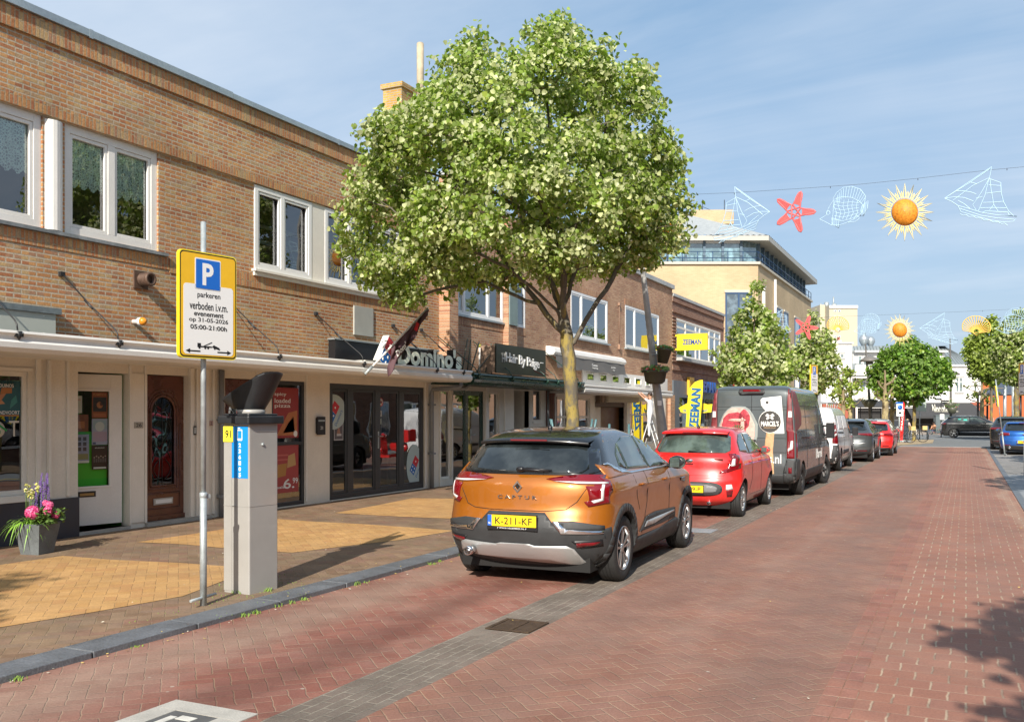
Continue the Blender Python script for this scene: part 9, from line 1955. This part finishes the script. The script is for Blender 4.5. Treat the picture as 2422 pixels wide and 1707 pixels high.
jn = mat('jeans',(.06,.09,.16),.8);pk = mat('pale_top',(.62,.45,.40),.8);og = mat('peach_top',(.75,.38,.22),.8)
c = at_depth(2146,HOR,80);person('seated woman in a pale top and jeans on the terrace behind the chestnut trunk',(c.x,c.y,.03),YAW + R(180),1.7,sit,(pk,jn,sh_),mat('blond_hair',(.4,.28,.14),.6));b = MB();b.obox((c.x,c.y,.25),(1.4,.5,.44),(0,0,YAW));tag(b.build('bench',m_conc),'low stone bench under the seated woman','bench')
c = at_depth(2209,HOR,82);person('person in a peach top sitting low beside the flower bed',(c.x,c.y,-.15),YAW + R(120),1.6,sit,(og,jn,sh_))
for px,lab,hh in ((2062,'closed grey parasol canopy left of the leaning hat lamp',0),(2093,'grey terrace parasol behind the thick plane tree',0),(2035,'grey terrace parasol at the left of the terrace',0)):
 c = at_depth(px,HOR,86);t = thing('parasol',lab,'parasol',(c.x,c.y,.03),0,'grey terrace parasols');b = MB();b.lathe([(1.7,2.35),(.9,2.75),(.05,3.1)],n=8,smooth=False);b.build('canopy',m_awn,t,world=False);b = MB();b.tube([(0,0,0),(0,0,3.1)],.04,8);b.build('pole',m_black,t,world=False)
def tset(label,px,Z):
 c = at_depth(px,HOR,Z);t = thing('terrace_table',label,'table',(c.x,c.y,.03),0,'terrace tables');b = MB();b.lathe([(.45,.72),(.45,.75)],n=16);b.build('table_top',m_dk,t,world=False);b = MB();b.tube([(0,0,0),(0,0,.72)],.04,6);b.lathe([(.25,0),(.25,.03)],n=12);b.build('pedestal',m_black,t,world=False)
for i,px in enumerate((2040,2072,2168,2190)):tset('dark round terrace table, %s' % ('left of the leaning hat lamp','right of the leaning hat lamp','just right of the chestnut trunk','left of the dark grey cabinets')[i],px,89)
b = MB();random.seed(8)
for px,n,w_ in ((2326,500,1.7),(2228,160,1.0),(2404,260,1.3)):
 c = at_depth(px,HOR,80);flowers(b,(c.x,c.y,.1),w_,1.1 if px != 2228 else .7,n,px,.3)
for i in range(0):pass
tag(b.build('flower_beds',m_fl),kind='stuff')
# red flags over the low shop
for i,(px,py,px2,py2,lab) in enumerate(((1722,908,1752,885,'red flag with white pole above the grey van, left one'),(1812,915,1852,870,'red and white flag above the grey van, right one'))):
 a,c = at_depth(px,py,44),at_depth(px2,py2,44);t = thing('shop_flag',lab,'flag',a,0,'red flags beyond the yellow shop');b = MB();b.tube([a,c + (c - a)*.3],.025,6);b.build('pole',m_white,t);b = MB();n = 10;v = []
 for k in range(n + 1):p = a.lerp(c,.35 + .9*k/n);v += [p + Vector((.04*math.sin(k),.05*math.cos(k*1.3),0)),p + Vector((.05*math.cos(k),.06*math.sin(k*1.7),-.9 + .05*k))]
 b.add(v,[(2*k,2*k + 1,2*k + 3,2*k + 2) for k in range(n)],0,True);b.build('cloth',m_redp,t)
